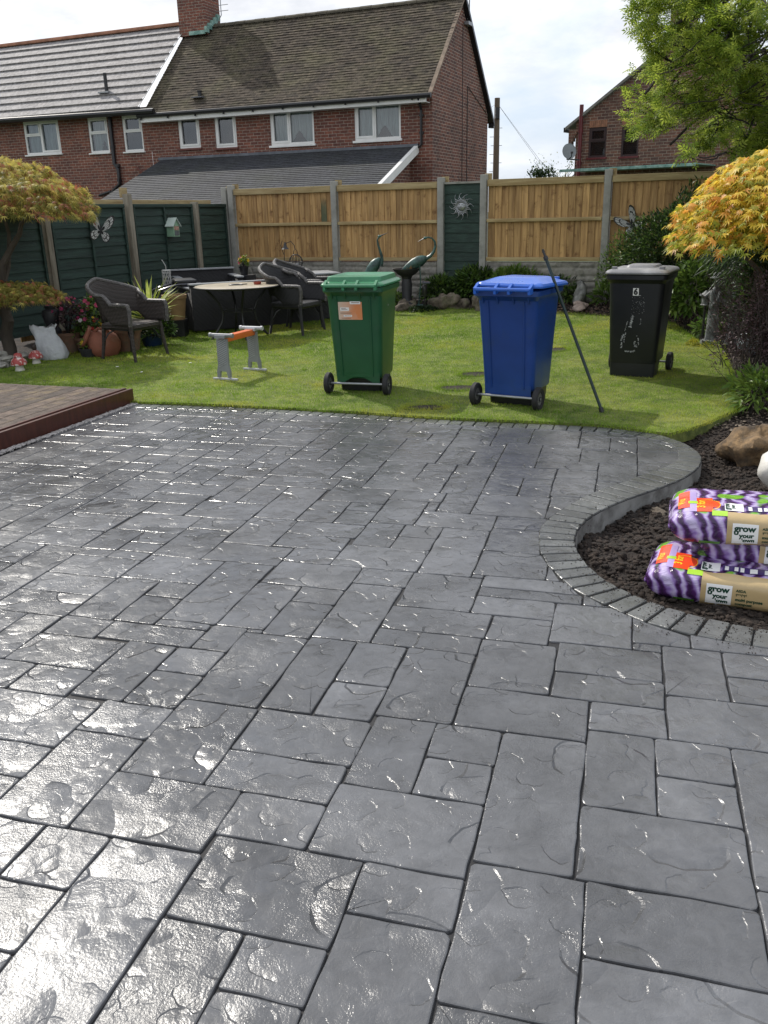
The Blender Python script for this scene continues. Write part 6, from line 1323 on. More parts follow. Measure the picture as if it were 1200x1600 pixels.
# ================================================================ COMPOST BAGS
def petalmat():
    m_, t, b, out, n = new_mat('purple_flower_print')
    src = n('ShaderNodeTexCoord').outputs['Object']
    dn = n('ShaderNodeTexNoise', {'Vector': src, 'Scale': 6.0, 'Detail': 3.0}); wv = n('ShaderNodeTexVoronoi', {'Vector': src, 'Scale': 9.0, 'Randomness': .9}, feature='F1')
    sub = n('ShaderNodeVectorMath', {0: src, 1: wv.outputs['Position']}, operation='SUBTRACT')
    spx = n('ShaderNodeSeparateXYZ', {0: sub.outputs[0]}); an = n('ShaderNodeMath', {0: spx.outputs['X'], 1: spx.outputs['Z']}, operation='ARCTAN2')
    s1 = n('ShaderNodeMath', {0: an.outputs[0], 1: 5.0}, operation='MULTIPLY'); s2 = n('ShaderNodeMath', {0: dn.outputs['Fac'], 1: 16.0}, operation='MULTIPLY'); s3 = n('ShaderNodeMath', {0: s1.outputs[0], 1: s2.outputs[0]}, operation='ADD'); s4 = n('ShaderNodeMath', {0: s3.outputs[0]}, operation='SINE')
    wvv = n('ShaderNodeTexWave', {'Vector': src, 'Scale': 4.5, 'Distortion': 11.0, 'Detail': 2.5, 'Detail Scale': 1.4, 'Detail Roughness': .55}); mr = n('ShaderNodeMapRange', {0: wvv.outputs['Fac'], 1: 0.0, 2: 1.0}); rp = n('ShaderNodeValToRGB', {0: mr.outputs[0]}); e_ = rp.color_ramp.elements
    e_[0].color = (.035, .012, .055, 1); e_[1].color = (.50, .42, .64, 1); q = e_.new(.34); q.color = (.075, .02, .12, 1); q = e_.new(.66); q.color = (.26, .16, .42, 1)
    gn = n('ShaderNodeTexNoise', {'Vector': src, 'Scale': 8.0, 'Detail': 1.0}); gr = n('ShaderNodeValToRGB', {0: gn.outputs['Fac']}); gr.color_ramp.elements[0].position = .64; gr.color_ramp.elements[1].position = .69
    mx_ = n('ShaderNodeMix', {0: gr.outputs[0], 6: rp.outputs[0], 7: (.16, .38, .03, 1)}, data_type='RGBA'); t.links.new(mx_.outputs[2], b.inputs['Base Color']); b.inputs['Roughness'].default_value = .22; b.inputs['Specular IOR Level'].default_value = .6
    bz = n('ShaderNodeTexNoise', {'Vector': src, 'Scale': 14.0, 'Detail': 5.0, 'Distortion': 1.0}); bp = n('ShaderNodeBump', {'Height': bz.outputs['Fac'], 'Strength': .9, 'Distance': .018}); t.links.new(bp.outputs[0], b.inputs['Normal']); return m_
M_petal = petalmat()
def film(name, c, bump=.45): return mat(name, c, .25, .05, 4, bump, 16, .008, spec=.6)
M_kraft = film('kraft_print', (.46, .34, .17)); M_redp = film('red_print', (.85, .075, .02)); M_yel = film('yellow_ink', (.85, .52, .03)); M_lil = film('lilac_print', (.42, .33, .62)); M_lime = film('lime_print', (.36, .60, .05)); M_wp = film('white_print', (.78, .78, .76), .2); M_navy = film('navy_print', (.05, .03, .13)); M_ink = film('dark_green_ink', (.01, .05, .03), .1); M_gpr = film('leaf_green_print', (.10, .28, .03))
class Bag:
    def __init__(s, L_=.80, hd=.225, ht=.085, seed=1):
        s.L, s.hd, s.ht, s.seed = L_, hd, ht, seed; n = 240; P_ = []
        for k in range(n):   # start at the front bottom, up the front face, over the top
            a = -pi*3/4-2*pi*k/n; c, d = cos(a), sin(a); e_ = .52
            P_.append((math.copysign(abs(c)**e_, c)*hd, math.copysign(abs(d)**e_, d)*ht))
        s.P = np.array(P_); dd = np.linalg.norm(np.diff(np.vstack([s.P, s.P[:1]]), axis=0), axis=1); s.A = np.concatenate([[0], np.cumsum(dd)]); s.per = s.A[-1]
    def pt(s, a, b, off=0):
        b = b % s.per; y = np.interp(b, s.A, np.append(s.P[:, 0], s.P[0, 0])); z = np.interp(b, s.A, np.append(s.P[:, 1], s.P[0, 1]))
        e0 = min(1, max(0, a/.12)); e1 = min(1, max(0, (s.L-a)/.12)); e_ = min(e0, e1); f_ = (1-(1-e_)**2.2)**.5; fy = .80+.20*f_
        wr = (float(vn(a*14+s.seed*7, b*10))-.5)*.012+(float(vn(a*34+s.seed, b*7))-.5)*.009*(1.6-e_)+(float(vn(a*5+s.seed, b*4+3))-.5)*.02
        k = 1+(off+wr)/.1
        return (a, y*fy+math.copysign(1, y)*(off if abs(z) < s.ht*.8 else 0), (z*(.10+.90*f_))*(1+wr*5)+math.copysign(off, z))
    def patch(s, a0, a1, b0, b1, off, shape=None, n=None):
        na = max(2, int((a1-a0)/.010)); nb = max(2, int((b1-b0)/.010)); mb = MB()
        vs = [s.pt(a0+(a1-a0)*i/na, b0+(b1-b0)*j/nb, off) for j in range(nb+1) for i in range(na+1)]
        mb.add(vs, [(j*(na+1)+i, j*(na+1)+i+1, (j+1)*(na+1)+i+1, (j+1)*(na+1)+i) for j in range(nb) for i in range(na)]); return mb
    def map_mesh(s, me, fn):
        for v in me.vertices: a, b, o_ = fn(v.co); v.co = s.pt(a, b, o_)
def bagtext(bag, body, size, m_, parent, a, b, off=.0035, vert=False, bold=.002, sx=1.0):
    t_ = text(body, size, m_, parent, (0, 0, 0), (0, 0, 0), 'lettering', bold=bold, align='LEFT', depth=0)
    if len(t_.data.polygons):
        bm = bmesh.new(); bm.from_mesh(t_.data); bmesh.ops.triangulate(bm, faces=bm.faces); bmesh.ops.subdivide_edges(bm, edges=[e_ for e_ in bm.edges if e_.calc_length() > .02], cuts=1); bm.to_mesh(t_.data); bm.free()
    bag.map_mesh(t_.data, (lambda c: (a-c.y, b+c.x*sx, off)) if vert else (lambda c: (a+c.x*sx, b+c.y, off))); return t_
def compost(loc, rz, seed, label, tilt=0, full=True):
    q = empty('compost_bag', loc, rz, label, 'compost bag', 'stacked bags of multi purpose compost'); q.rotation_euler = (0, tilt, rz)
    B_ = Bag(seed=seed); na, nb = 80, 88
    mb = MB(); mb.add([B_.pt(B_.L*i/na, B_.per*j/nb) for i in range(na+1) for j in range(nb)], [(i*nb+j, i*nb+(j+1) % nb, (i+1)*nb+(j+1) % nb, (i+1)*nb+j) for i in range(na) for j in range(nb)])
    mb.add([B_.pt(0, B_.per*j/nb) for j in range(nb)], [tuple(range(nb))]); mb.build('bag_film', M_petal, q, smooth=True, angle=0)
    fh = .165   # height of the front face along the perimeter
    def P_(nm, m_, *a): return B_.patch(*a).build(nm, m_, q, smooth=True, angle=0)
    P_('kraft_panel', M_kraft, .245, .72, .012, fh+.025, .0018)
    P_('lime_strip', M_lime, .18, .246, fh-.005, fh+.03, .0022)
    P_('green_leaf', M_gpr, .13, .22, .012, .04, .002)
    P_('red_panel', M_redp, .035, .085, fh+.06, fh+.30, .0020); P_('red_panel', M_redp, .115, .185, fh+.02, fh+.19, .0020)
    P_('lilac_band', M_lil, .085, .115, fh+.02, fh+.28, .0019); P_('lime_square', M_lime, .078, .120, fh+.10, fh+.135, .0028)
    P_('red_roundel', M_redp, .185, .215, fh+.06, fh+.15, .0019)
    lg = P_('logo_plate', M_wp, .268, .376, .036, .128, .0026)
    mb = MB(); mb.add([B_.pt(.305, .038, .0026), B_.pt(.325, .038, .0026), B_.pt(.315, .020, .0026)], [(0, 1, 2)]); mb.build('logo_point', M_wp, lg)
    bagtext(B_, 'grow', .040, M_ink, lg, .276, .104, bold=.0018, sx=1.05); bagtext(B_, 'your', .029, M_ink, lg, .298, .078, bold=.0014, sx=1.1); bagtext(B_, "'own", .024, M_ink, lg, .308, .055, bold=.0013, sx=1.15)
    bagtext(B_, 'ASDA', .016, M_ink, q, .392, .108, bold=.0006); bagtext(B_, 'enriched', .013, M_ink, q, .392, .092, bold=.0002); bagtext(B_, 'multi purpose', .020, M_ink, q, .392, .073, bold=.0008); bagtext(B_, 'compost', .020, M_ink, q, .392, .052, bold=.0008); bagtext(B_, '50 litres', .011, M_ink, q, .392, .034, bold=.0002)
    bagtext(B_, 'Was', .045, M_yel, q, .050, fh+.10, vert=True, bold=.0012); bagtext(B_, '3 for', .050, M_yel, q, .135, fh+.05, vert=True, bold=.0016)
    # yellow ring round the offer
    mb = MB(); n = 26
    for k in range(n):
        for w_ in (0,):
            a0, a1 = -.4*pi+1.1*pi*k/n, -.4*pi+1.1*pi*(k+1)/n; c = (.165, fh+.095)
            vs = [B_.pt(c[0]+r_*cos(aa)*1.0, c[1]+r_*sin(aa)*1.25, .0032) for aa in (a0, a1) for r_ in (.050, .0535)]; mb.add(vs, [(0, 1, 3, 2), (2, 3, 1, 0)])
    mb.build('ring', M_yel, q)
    tl = P_('side_logo_plate', M_wp, .235, .315, fh+.035, fh+.12, .0026); bagtext(B_, 'grow', .034, M_ink, tl, .245, fh+.042, vert=True, bold=.0014); bagtext(B_, 'your', .022, M_ink, tl, .270, fh+.055, vert=True, bold=.001)
    P_('navy_band', M_navy, .325, .70, fh+.045, fh+.10, .0022)
    for a in (.335, .375, .40, .44, .455, .50): P_('white_bar', M_wp, a, a+.016, fh+.05, fh+.09, .003)
    mb = MB(); mb.add([B_.pt(.004, B_.per*j/24, 0) for j in range(24)]+[(x-.010, y*.98, z*.3-.002) for x, y, z in [B_.pt(.004, B_.per*j/24, 0) for j in range(24)]], [(j, (j+1) % 24, 24+(j+1) % 24, 24+j) for j in range(24)]); mb.build('crimped_end', M_petal, q, smooth=True, angle=0)
    return q
cx_, cy_ = cos(R(-24)), sin(R(-24)); fx_, fy_ = -sin(R(-24)), cos(R(-24))
def bagpos(a, d, z): return (1.205+cx_*a+fx_*d, 3.60+cy_*a+fy_*d, z)
compost(bagpos(-.01, .215, -.015), R(-24), 1, 'lowest compost bag of the stack, purple flower print, resting by the edging')
compost(bagpos(.20, .40, .115), R(-20), 2, 'middle compost bag of the stack, mostly in the shade of the top bag')
compost(bagpos(.05, .315, .225), R(-19), 3, 'topmost compost bag of the stack, brightest in the sun', R(-2))

# ================================================================ PLANTS
def orient(d, up_, roll=None):
    d = d/np.linalg.norm(d, axis=1, keepdims=True); s = np.cross(d, up_); l = np.linalg.norm(s, axis=1, keepdims=True); s = np.where(l < 1e-4, np.array([[1., 0, 0]]), s/np.maximum(l, 1e-6)); n = np.cross(s, d); return s, d, n
def leafset(pos, d, up_, size, shape):
    V0, F0 = shape; s, dd, n = orient(d, up_); k = len(V0)
    V_ = pos[:, None, :]+size[:, None, None]*(V0[None, :, 0:1]*s[:, None, :]+V0[None, :, 1:2]*dd[:, None, :]+V0[None, :, 2:3]*n[:, None, :])
    F_ = F0[None]+(np.arange(len(pos))*k)[:, None, None]; return V_.reshape(-1, 3), F_.reshape(-1, F0.shape[1])
def acer_shape(w_=.33, lobes=((-100, .42), (-62, .74), (-30, .95), (0, 1.08), (30, .95), (62, .74), (100, .42)), droop=.22):
    V_ = [(0, 0, 0)]; F_ = []; L_ = len(lobes)
    for i in range(L_+1):
        a = (lobes[0][0]-18 if i == 0 else (lobes[-1][0]+18 if i == L_ else (lobes[i-1][0]+lobes[i][0])/2)); r = w_*(.55 if i in (0, L_) else 1); V_.append((r*sin(R(a)), r*cos(R(a)), -.02))
    for a, r in lobes: V_.append((r*sin(R(a)), r*cos(R(a)), -droop*r*r))
    for i in range(L_): F_.append((0, 1+i, 2+L_+i-0, 2+i))
    F_ = [(0, 1+i, 1+(L_+1)+i, 2+i) for i in range(L_)]
    return np.array(V_, float), np.array(F_)
ACER = acer_shape(); DISS = acer_shape(.20, ((-105, .5), (-66, .8), (-32, 1.0), (0, 1.1), (32, 1.0), (66, .8), (105, .5)), .35)
def lance(w_, bend=.15, fold=.06):
    V_ = [(0, 0, 0), (-w_, .38, -bend*.14+fold), (0, .38, -bend*.14), (w_, .38, -bend*.14+fold), (-w_*.6, .72, -bend*.5+fold*.7), (0, .72, -bend*.5), (w_*.6, .72, -bend*.5+fold*.7), (0, 1, -bend)]
    F_ = [(0, 2, 1, 1), (0, 3, 2, 2)]; F_ = [(0, 2, 1), (0, 3, 2), (1, 2, 5), (1, 5, 4), (2, 3, 6), (2, 6, 5), (4, 5, 7), (5, 6, 7)]; return np.array(V_, float), np.array(F_)
LANCE = lance(.16); OVAL = lance(.30, .25); BLADE = lance(.045, .22, .01)
def unit(n):
    v = rs.normal(size=(n, 3)); return v/np.linalg.norm(v, axis=1, keepdims=True)
def crown_pts(n, c, r, zmin=-.35, shell=.55, lump=.25, seed=0):
    d = unit(n*3); d = d[d[:, 2] > zmin][:n]; q = (shell+(1-shell)*rs.rand(len(d))**.6)
    l = 1+lump*(fbm(d[:, 0]*2.6+seed*3+9, d[:, 1]*2.6+d[:, 2]*2+seed, 3)*2-.95); p = np.array(c)+d*np.array(r)*(q*l)[:, None]; return p, d
def cloud(name, mats, sets, parent, kind='stuff'):
    Vs = []; Fs = []; Ms = []; off = 0
    for (V_, F_), mi in sets: Vs.append(V_); Fs.append(F_+off); Ms.append(np.full(len(F_), mi)); off += len(V_)
    o = npmesh(name, np.concatenate(Vs), np.concatenate(Fs), mats, parent, mi=np.concatenate(Ms)); 
    if kind: tag(o, kind=kind)
    return o
def limbs(name, segs, mat_, parent):
    mb = MB()
    for path, r0, r1, n in segs: k = len(path); mb.tube(path, [r0+(r1-r0)*i/(k-1) for i in range(k)], n)
    return mb.build(name, mat_, parent, smooth=True)
def arc(a, b, lift, n=8, wob=.03, seed=0):
    a = Vector(a); b = Vector(b); r_ = random.Random(seed); L_ = (b-a).length
    return [a.lerp(b, k/n)+Vector((r_.uniform(-1, 1)*wob*L_*(0 < k < n), r_.uniform(-1, 1)*wob*L_*(0 < k < n), lift*4*(k/n)*(1-k/n)+r_.uniform(-1, 1)*wob*L_*.5*(0 < k < n))) for k in range(n+1)]
M_trunk = mat('bark_grey_brown', (.07, .058, .045), .9, .35, 6, .9, 30, .01, stretch=(1, 1, .3)); M_twig = mat('twig_dark', (.030, .024, .020), .85, .3, 12, .4, 60)
L_or = leafmat('maple_orange', (.72, .32, .06), (.82, .47, .11), .42, 9, .5); L_ye = leafmat('maple_yellow', (.70, .50, .04), (.80, .62, .10), .42, 9, .5); L_yg = leafmat('maple_lime', (.26, .32, .035), (.44, .42, .06), .45, 9, .5)
L_pk = leafmat('maple_pink_tip', (.42, .12, .06), (.46, .20, .11), .5, 9, .45); L_ol = leafmat('maple_olive', (.15, .16, .03), (.32, .28, .06), .5, 8, .5); L_ol2 = leafmat('maple_gold_olive', (.50, .43, .08), (.70, .58, .16), .5, 8, .45)
L_dk = leafmat('evergreen_dark', (.012, .030, .010), (.035, .060, .016), .45, 6, .25); L_mid = leafmat('leaf_mid_green', (.055, .12, .022), (.13, .20, .04), .4, 7, .35); L_br = leafmat('leaf_bright_green', (.09, .17, .025), (.18, .25, .05), .4, 7, .4); L_pur = leafmat('leaf_purple_black', (.040, .024, .028), (.11, .07, .072), .6, 9, .2); L_ash = leafmat('ash_leaf', (.24, .34, .035), (.44, .50, .09), .42, 5, .6); L_ashd = leafmat('ash_leaf_dark', (.12, .20, .025), (.20, .28, .045), .45, 5, .4)  # second ash tone is only darker, mixed in at random
# ---- orange Japanese maple on the right
ma = empty('japanese_maple', (3.55, 7.85, .05), 0, 'glowing orange and yellow Japanese maple spreading over the right border', 'tree')
def wl(p, root): return p-np.array(root)[None]
root = (3.55, 7.85, .05)
limbs('trunk', [(arc((0, 0, -.1), (-.05, -.05, .75), .0, 6, .04, 1), .05, .035, 8), (arc((-.05, -.05, .72), (-.75, -.25, 1.45), .12, 7, .05, 2), .028, .006, 6), (arc((-.05, -.05, .72), (.45, -.3, 1.6), .1, 7, .05, 3), .028, .006, 6), (arc((-.05, -.05, .6), (-.35, .45, 1.6), .1, 7, .05, 4), .022, .006, 6), (arc((-.3, -.1, 1.1), (-.95, .1, 1.25), .1, 7, .05, 5), .015, .004, 5), (arc((.1, -.1, 1.1), (.1, -.75, 1.45), .1, 7, .05, 6), .015, .004, 5)], M_trunk, ma)
def layered(n, c, r, seed, lay=7, droop=.55):
    # foliage in overlapping drooping shelves, as a maple grows
    P_ = []; D_ = []
    for k in range(n):
        pass
    th = rs.uniform(0, 2*np.pi, n); rad = np.sqrt(rs.rand(n)); lv = rs.randint(0, lay, n)/lay
    prof = np.sqrt(np.clip(1-(lv*.92)**2, 0, 1)); rr = rad**.6*prof
    edge = 1+.22*(fbm(np.cos(th)*2+lv*5+seed, np.sin(th)*2+seed, 3)*2-.95)
    x = rr*edge*np.cos(th)*r[0]; y = rr*edge*np.sin(th)*r[1]; z = lv*r[2]-(rr/np.maximum(prof, .2))**2.2*r[2]*.34+rs.normal(0, .022, n)+.06*(fbm(x*5+seed, y*5, 2)-.5)
    p = np.stack([x, y, z], 1)+np.array(c); d = np.stack([np.cos(th)+rs.normal(0, .45, n), np.sin(th)+rs.normal(0, .45, n), -droop-.35*rs.rand(n)], 1); return p, d, lv, rr
def maple_leaves(p, d, size, pick, mats, name, parent, shape, nobj=0, near=(0, 0, 1.6)):
    up_ = np.array([[0, 0, 1.]])+rs.normal(0, .35, (len(p), 3)); cl = pick
    if nobj:
        dist = np.linalg.norm(p-np.array(near), axis=1); idx = np.argsort(dist)[:nobj]; me_ = []
        for m_ in mats: 
            me = bpy.data.meshes.new('leaf'); me.from_pydata([tuple(v) for v in shape[0]], [], [tuple(int(i) for i in f) for f in shape[1]]); me.materials.append(m_); me_.append(me)
        s, dd, nn_ = orient(d, up_)
        for i in idx:
            o = bpy.data.objects.new('leaf', me_[cl[i]]); col.objects.link(o); o.parent = parent; k = size[i]
            M_ = Matrix(((s[i][0]*k, dd[i][0]*k, nn_[i][0]*k, p[i][0]), (s[i][1]*k, dd[i][1]*k, nn_[i][1]*k, p[i][1]), (s[i][2]*k, dd[i][2]*k, nn_[i][2]*k, p[i][2]), (0, 0, 0, 1))); o.matrix_basis = M_
        keep_ = np.ones(len(p), bool); keep_[idx] = False
    else: keep_ = np.ones(len(p), bool)
    sets = []
    for mi in range(len(mats)):
        k = keep_ & (cl == mi)
        if k.any(): sets.append((leafset(p[k], d[k], up_[k], size[k], shape), mi))
    return cloud(name, mats, sets, parent)
p, d, lv, rr = layered(8200, (.12, -.10, 1.46), (1.12, 1.0, .70), 2, 7, .5)
t_ = rs.rand(len(p)); left = np.clip((-p[:, 0])/1.0, 0, 1); ef = np.clip(rr, 0, 1)
pick = np.where(t_ < .06+.24*left*ef, 0, np.where(t_ < .74 - .3*(lv < .25), 1, 2))
maple_leaves(p, d, rs.uniform(.050, .088, len(p)), pick, [L_or, L_ye, L_yg], 'crown', ma, ACER, 230, (-3.5, -7.8, 1.6))
# ---- maple on the left, over the green fence
ml = empty('japanese_maple', (-4.62, 10.75, 0), 0, 'Japanese maple with gold, olive and pink leaves at the left edge', 'tree')
limbs('trunk', [(arc((0, 0, -.05), (.05, 0, 1.0), .0, 6, .05, 11), .085, .06, 10), (arc((.05, 0, .95), (.75, -.1, 1.9), .12, 7, .05, 12), .045, .008, 6), (arc((.05, 0, .95), (-.5, -.3, 1.9), .12, 7, .05, 13), .045, .008, 6), (arc((.05, 0, .9), (.2, .5, 2.0), .1, 7, .05, 14), .035, .008, 6), (arc((.03, 0, .55), (.55, -.35, .95), .1, 6, .05, 15), .03, .006, 6), (arc((.0, 0, .6), (-.2, -.7, 1.0), .1, 6, .05, 16), .03, .006, 6)], M_trunk, ml)
p, d, lv, rr = layered(7600, (.02, -.05, 1.86), (1.30, 1.1, .56), 5, 6)
t_ = rs.rand(len(p)); pick = np.where(t_ < .07+.22*rr*(p[:, 0] > .5), 0, np.where(t_ < .50+.35*lv, 2, 1))
maple_leaves(p, d, rs.uniform(.055, .098, len(p)), pick, [L_pk, L_ol, L_ol2], 'crown', ml, DISS)
p, d, lv, rr = layered(1700, (.25, -.45, .82), (.72, .45, .20), 6, 3)
t_ = rs.rand(len(p)); pick = np.where(t_ < .22, 0, np.where(t_ < .88, 1, 2)); maple_leaves(p, d, rs.uniform(.045, .075, len(p)), pick, [L_pk, L_ol, L_ol2], 'low_branch', ml, DISS)
# ---- ash tree leaning in from the right, above the fence
at_ = empty('ash_tree', (6.6, 13.2, 0), 0, 'tall ash tree with drooping bare branches and fresh green leaves at the upper right', 'tree')
segs = [(arc((0, 0, 0), (-.2, -.2, 3.3), 0, 8, .02, 21), .22, .16, 12), (arc((-.2, -.2, 3.2), (-.5, -.6, 6.5), 0, 8, .03, 22), .15, .06, 10)]
twigs = []; r_ = random.Random(31)
def grow_(a, b, lift, rad, depth, seed):
    if depth < 2:
        wx, wy, wz = b[0]+6.6, b[1]+13.2, b[2]
        if wx/wy < .268 or wz < 2.12: return
    path = arc(a, b, lift, 10, .035, seed); segs.append((path, rad, rad*.38, 6 if rad > .015 else 4))
    if depth == 0:
        for k in (6, 8, 9, 10): twigs.append((path[k], (path[k]-path[k-1]).normalized()))
        return
    nb = 9 if depth > 1 else 7
    for j in range(nb):
        k = r_.randint(3, 10); p0 = path[k]; dirn = (path[min(k+1, 10)]-path[k-1]).normalized(); L_ = (Vector(b)-Vector(a)).length*r_.uniform(.30, .52)
        dv = (dirn+Vector((r_.uniform(-.8, .5), r_.uniform(-.8, .8), r_.uniform(-.65, .55)))).normalized(); grow_(p0, p0+dv*L_, -L_*r_.uniform(.04, .16), rad*.5, depth-1, r_.randint(0, 9999))
ends = [((-.3, -.3, 3.9), (-3.35, -1.9, 2.9)), ((-.3, -.3, 4.2), (-3.1, -2.1, 3.6)), ((-.3, -.2, 3.6), (-2.9, -1.6, 2.35)), ((-.3, -.3, 4.4), (-2.4, -2.4, 4.3)), ((-.2, -.2, 3.3), (-2.0, -1.8, 2.5)), ((-.3, -.3, 4.8), (-1.4, -2.0, 4.9)), ((-.2, -.2, 3.5), (-1.2, -2.2, 2.8)), ((-.3, -.3, 4.5), (-3.0, -1.2, 4.35)), ((-.2, -.3, 3.9), (-1.6, -2.5, 3.5)), ((-.2, -.2, 4.1), (.4, -2.0, 3.4))]
for i, (a, b) in enumerate(ends): grow_(Vector(a), Vector(b), .30, .042, 2, 50+i)
for k in range(26):
    a_ = Vector((-1.2+rs.uniform(-.9, .9), -2.3+rs.uniform(-.5, .4), 4.2+rs.uniform(-.9, .9))); b_ = a_+Vector((-rs.uniform(.9, 2.0), rs.uniform(-.3, .3), -rs.uniform(.5, 1.5)))
    if (b_.x+6.6)/(b_.y+13.2) < .275: b_.x = .275*(b_.y+13.2)-6.6+rs.uniform(.1, .7)
    b_.z = max(b_.z, 2.25); pa = arc(a_, b_, -rs.uniform(.1, .3), 10, .03, 600+k); segs.append((pa, rs.uniform(.010, .022), .003, 5))
    for j in (4, 6, 8, 10):
        c_ = pa[j]+Vector((rs.uniform(-.5, .1), rs.uniform(-.2, .2), rs.uniform(-.15, .35)))
        if (c_.x+6.6)/(c_.y+13.2) > .268 and c_.z > 2.2:
            pb = arc(pa[j], c_, -.04, 5, .05, 700+k*10+j); segs.append((pb, .006, .002, 4)); twigs.append((pb[-1], (pb[-1]-pb[-2]).normalized())); twigs.append((pb[3], (pb[3]-pb[2]).normalized()))
limbs('trunk', segs, M_twig, at_)
tp_ = np.array([t[0][:] for t in twigs]); td = np.array([t[1][:] for t in twigs])
# a pinnate leaf: paired leaflets along a short stalk
def pinnate():
    V_ = []; F_ = []; base = LANCE
    for i in range(3):
        for sg in (-1, 1):
            b_ = len(V_); a = R(58*sg); 
            for x, y, z in base[0]: x *= .9; X_ = (x*cos(a)+y*sin(a))*.42; Y_ = (-x*sin(a)+y*cos(a))*.42+.22+.24*i; V_.append((X_, Y_, z*.4-.10*(.2+.25*i)**2))
            F_ += [tuple(b_+j for j in f) for f in base[1]]
    b_ = len(V_); V_ += [(x*.45, y*.45+.78, z*.4-.08) for x, y, z in base[0]]; F_ += [tuple(b_+j for j in f) for f in base[1]]
    return np.array(V_), np.array(F_)
PIN = pinnate(); reps = 8; n = len(tp_)*reps
# leaves gather in clumps: keep twigs where a coarse noise is high, more of them towards the left tips
dens = fbm(tp_[:, 0]*1.7+5, tp_[:, 2]*1.7+tp_[:, 1], 3); leftw = np.clip((-tp_[:, 0]-.9)/2.2, 0, 1); kk = (dens+.34*leftw-.12*np.clip(tp_[:, 0]+2.3, 0, 1) > .515) & ((tp_[:, 0]+6.6)/(tp_[:, 1]+13.2) > .266) & (tp_[:, 2] > 2.16)
tp2 = np.repeat(tp_[kk], reps, 0)+rs.normal(0, .035, (kk.sum()*reps, 3)); td2 = np.repeat(td[kk], reps, 0)+rs.normal(0, .65, (kk.sum()*reps, 3))+np.array([0, 0, -.15])
sz_ = rs.uniform(.09, .16, len(tp2)); up_ = np.array([[0, 0, 1.]])+rs.normal(0, .45, (len(tp2), 3)); pk = rs.rand(len(tp2)) < .62
print('ash leaves', len(tp2))
cloud('crown', [L_ash, L_ashd], [(leafset(tp2[pk], td2[pk], up_[pk], sz_[pk], PIN), 0), (leafset(tp2[~pk], td2[~pk], up_[~pk], sz_[~pk], PIN), 1)], at_)
# ---- shrubs
def shrub(name, loc, label, cat__, c, r, n, size, shape, mats, w_, zmin=-.5, stems=8, lump=.3, seed=0, shell=.4, droop=.0, sr=.008, group=None, twig=M_twig, shoot=.3):
    q = empty(name, loc, 0, label, cat__, group); p, d = crown_pts(n, c, r, zmin, shell, lump, seed); d2 = d+rs.normal(0, .5, d.shape)+np.array([0, 0, shoot-droop]); sets = []; pk = rs.choice(len(mats), len(p), p=w_)
    for mi in range(len(mats)):
        k = pk == mi; up_ = np.array([[0, 0, 1.]])+rs.normal(0, .4, (k.sum(), 3))
        if k.any(): sets.append((leafset(p[k], d2[k], up_, rs.uniform(size[0], size[1], k.sum()), shape), mi))
    cloud('foliage', mats, sets, q); sg = []
    for k in range(stems):
        i = rs.randint(len(p)); sg.append((arc((rs.uniform(-.06, .06), rs.uniform(-.06, .06), -.05), tuple(p[i]), .04, 6, .06, seed*10+k), sr, sr*.4, 5))
    if sg: limbs('stem', sg, twig, q)
    return q
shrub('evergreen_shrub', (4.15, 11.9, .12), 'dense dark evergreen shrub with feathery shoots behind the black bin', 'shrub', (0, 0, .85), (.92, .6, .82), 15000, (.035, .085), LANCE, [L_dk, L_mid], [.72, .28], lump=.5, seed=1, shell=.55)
shrub('evergreen_shrub', (3.60, 12.5, .2), 'lighter green bushy shrub below the butterfly on the wooden fence', 'shrub', (0, 0, .55), (.52, .35, .52), 4200, (.03, .07), LANCE, [L_mid, L_dk, L_br], [.5, .3, .2], lump=.45, seed=2, shell=.5)
shrub('bamboo_like_shrub', (4.3, 9.4, .05), 'dark narrow-leaved shrub in the shade under the orange maple', 'shrub', (0, 0, 1.05), (.75, .6, .55), 4200, (.10, .20), BLADE, [L_dk, L_mid], [.75, .25], lump=.4, seed=3, shell=.3, droop=.9, sr=.010, stems=14, twig=M_trunk)
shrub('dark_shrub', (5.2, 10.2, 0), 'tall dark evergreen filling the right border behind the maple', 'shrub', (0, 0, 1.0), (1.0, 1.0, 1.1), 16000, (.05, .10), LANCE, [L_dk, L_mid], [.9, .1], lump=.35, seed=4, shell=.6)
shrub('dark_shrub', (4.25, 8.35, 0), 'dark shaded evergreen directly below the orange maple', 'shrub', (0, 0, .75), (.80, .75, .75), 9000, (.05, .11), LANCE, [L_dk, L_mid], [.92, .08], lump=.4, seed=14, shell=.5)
shrub('laurel', (3.98, 11.15, .10), 'glossy broad-leaved bright green shrub right of the black bin', 'shrub', (0, 0, .42), (.34, .30, .42), 900, (.09, .17), LANCE, [L_mid, L_br], [.55, .45], lump=.4, seed=5, shell=.35, droop=.3)
pq = shrub('purple_shrub', (3.20, 7.35, .02), 'twiggy purple-black shrub in front of the right border', 'shrub', (.24, 0, .58), (.50, .55, .62), 12000, (.016, .034), OVAL, [L_pur], [1], lump=.9, seed=6, shell=.1, stems=60, sr=.005)
sg = []
for k in range(150):
    a = rs.uniform(-.45, .5); b = rs.uniform(-.5, .5); z = rs.uniform(.15, 1.15); sg.append((arc((a*.5, b*.5, z*.5), (a, b, z), .03, 5, .10, 900+k), .0035, .0015, 4))
limbs('twig', sg, mat('pale_twig', (.050, .036, .032), .8, .3, 12, .2, 40), pq)
shrub('green_plant', (3.10, 6.98, -.02), 'low bright green leafy plant at the right edge beside the lawn corner', 'plant', (.05, 0, .16), (.22, .22, .20), 520, (.06, .12), LANCE, [L_br, L_mid], [.6, .4], seed=7, shell=.3)
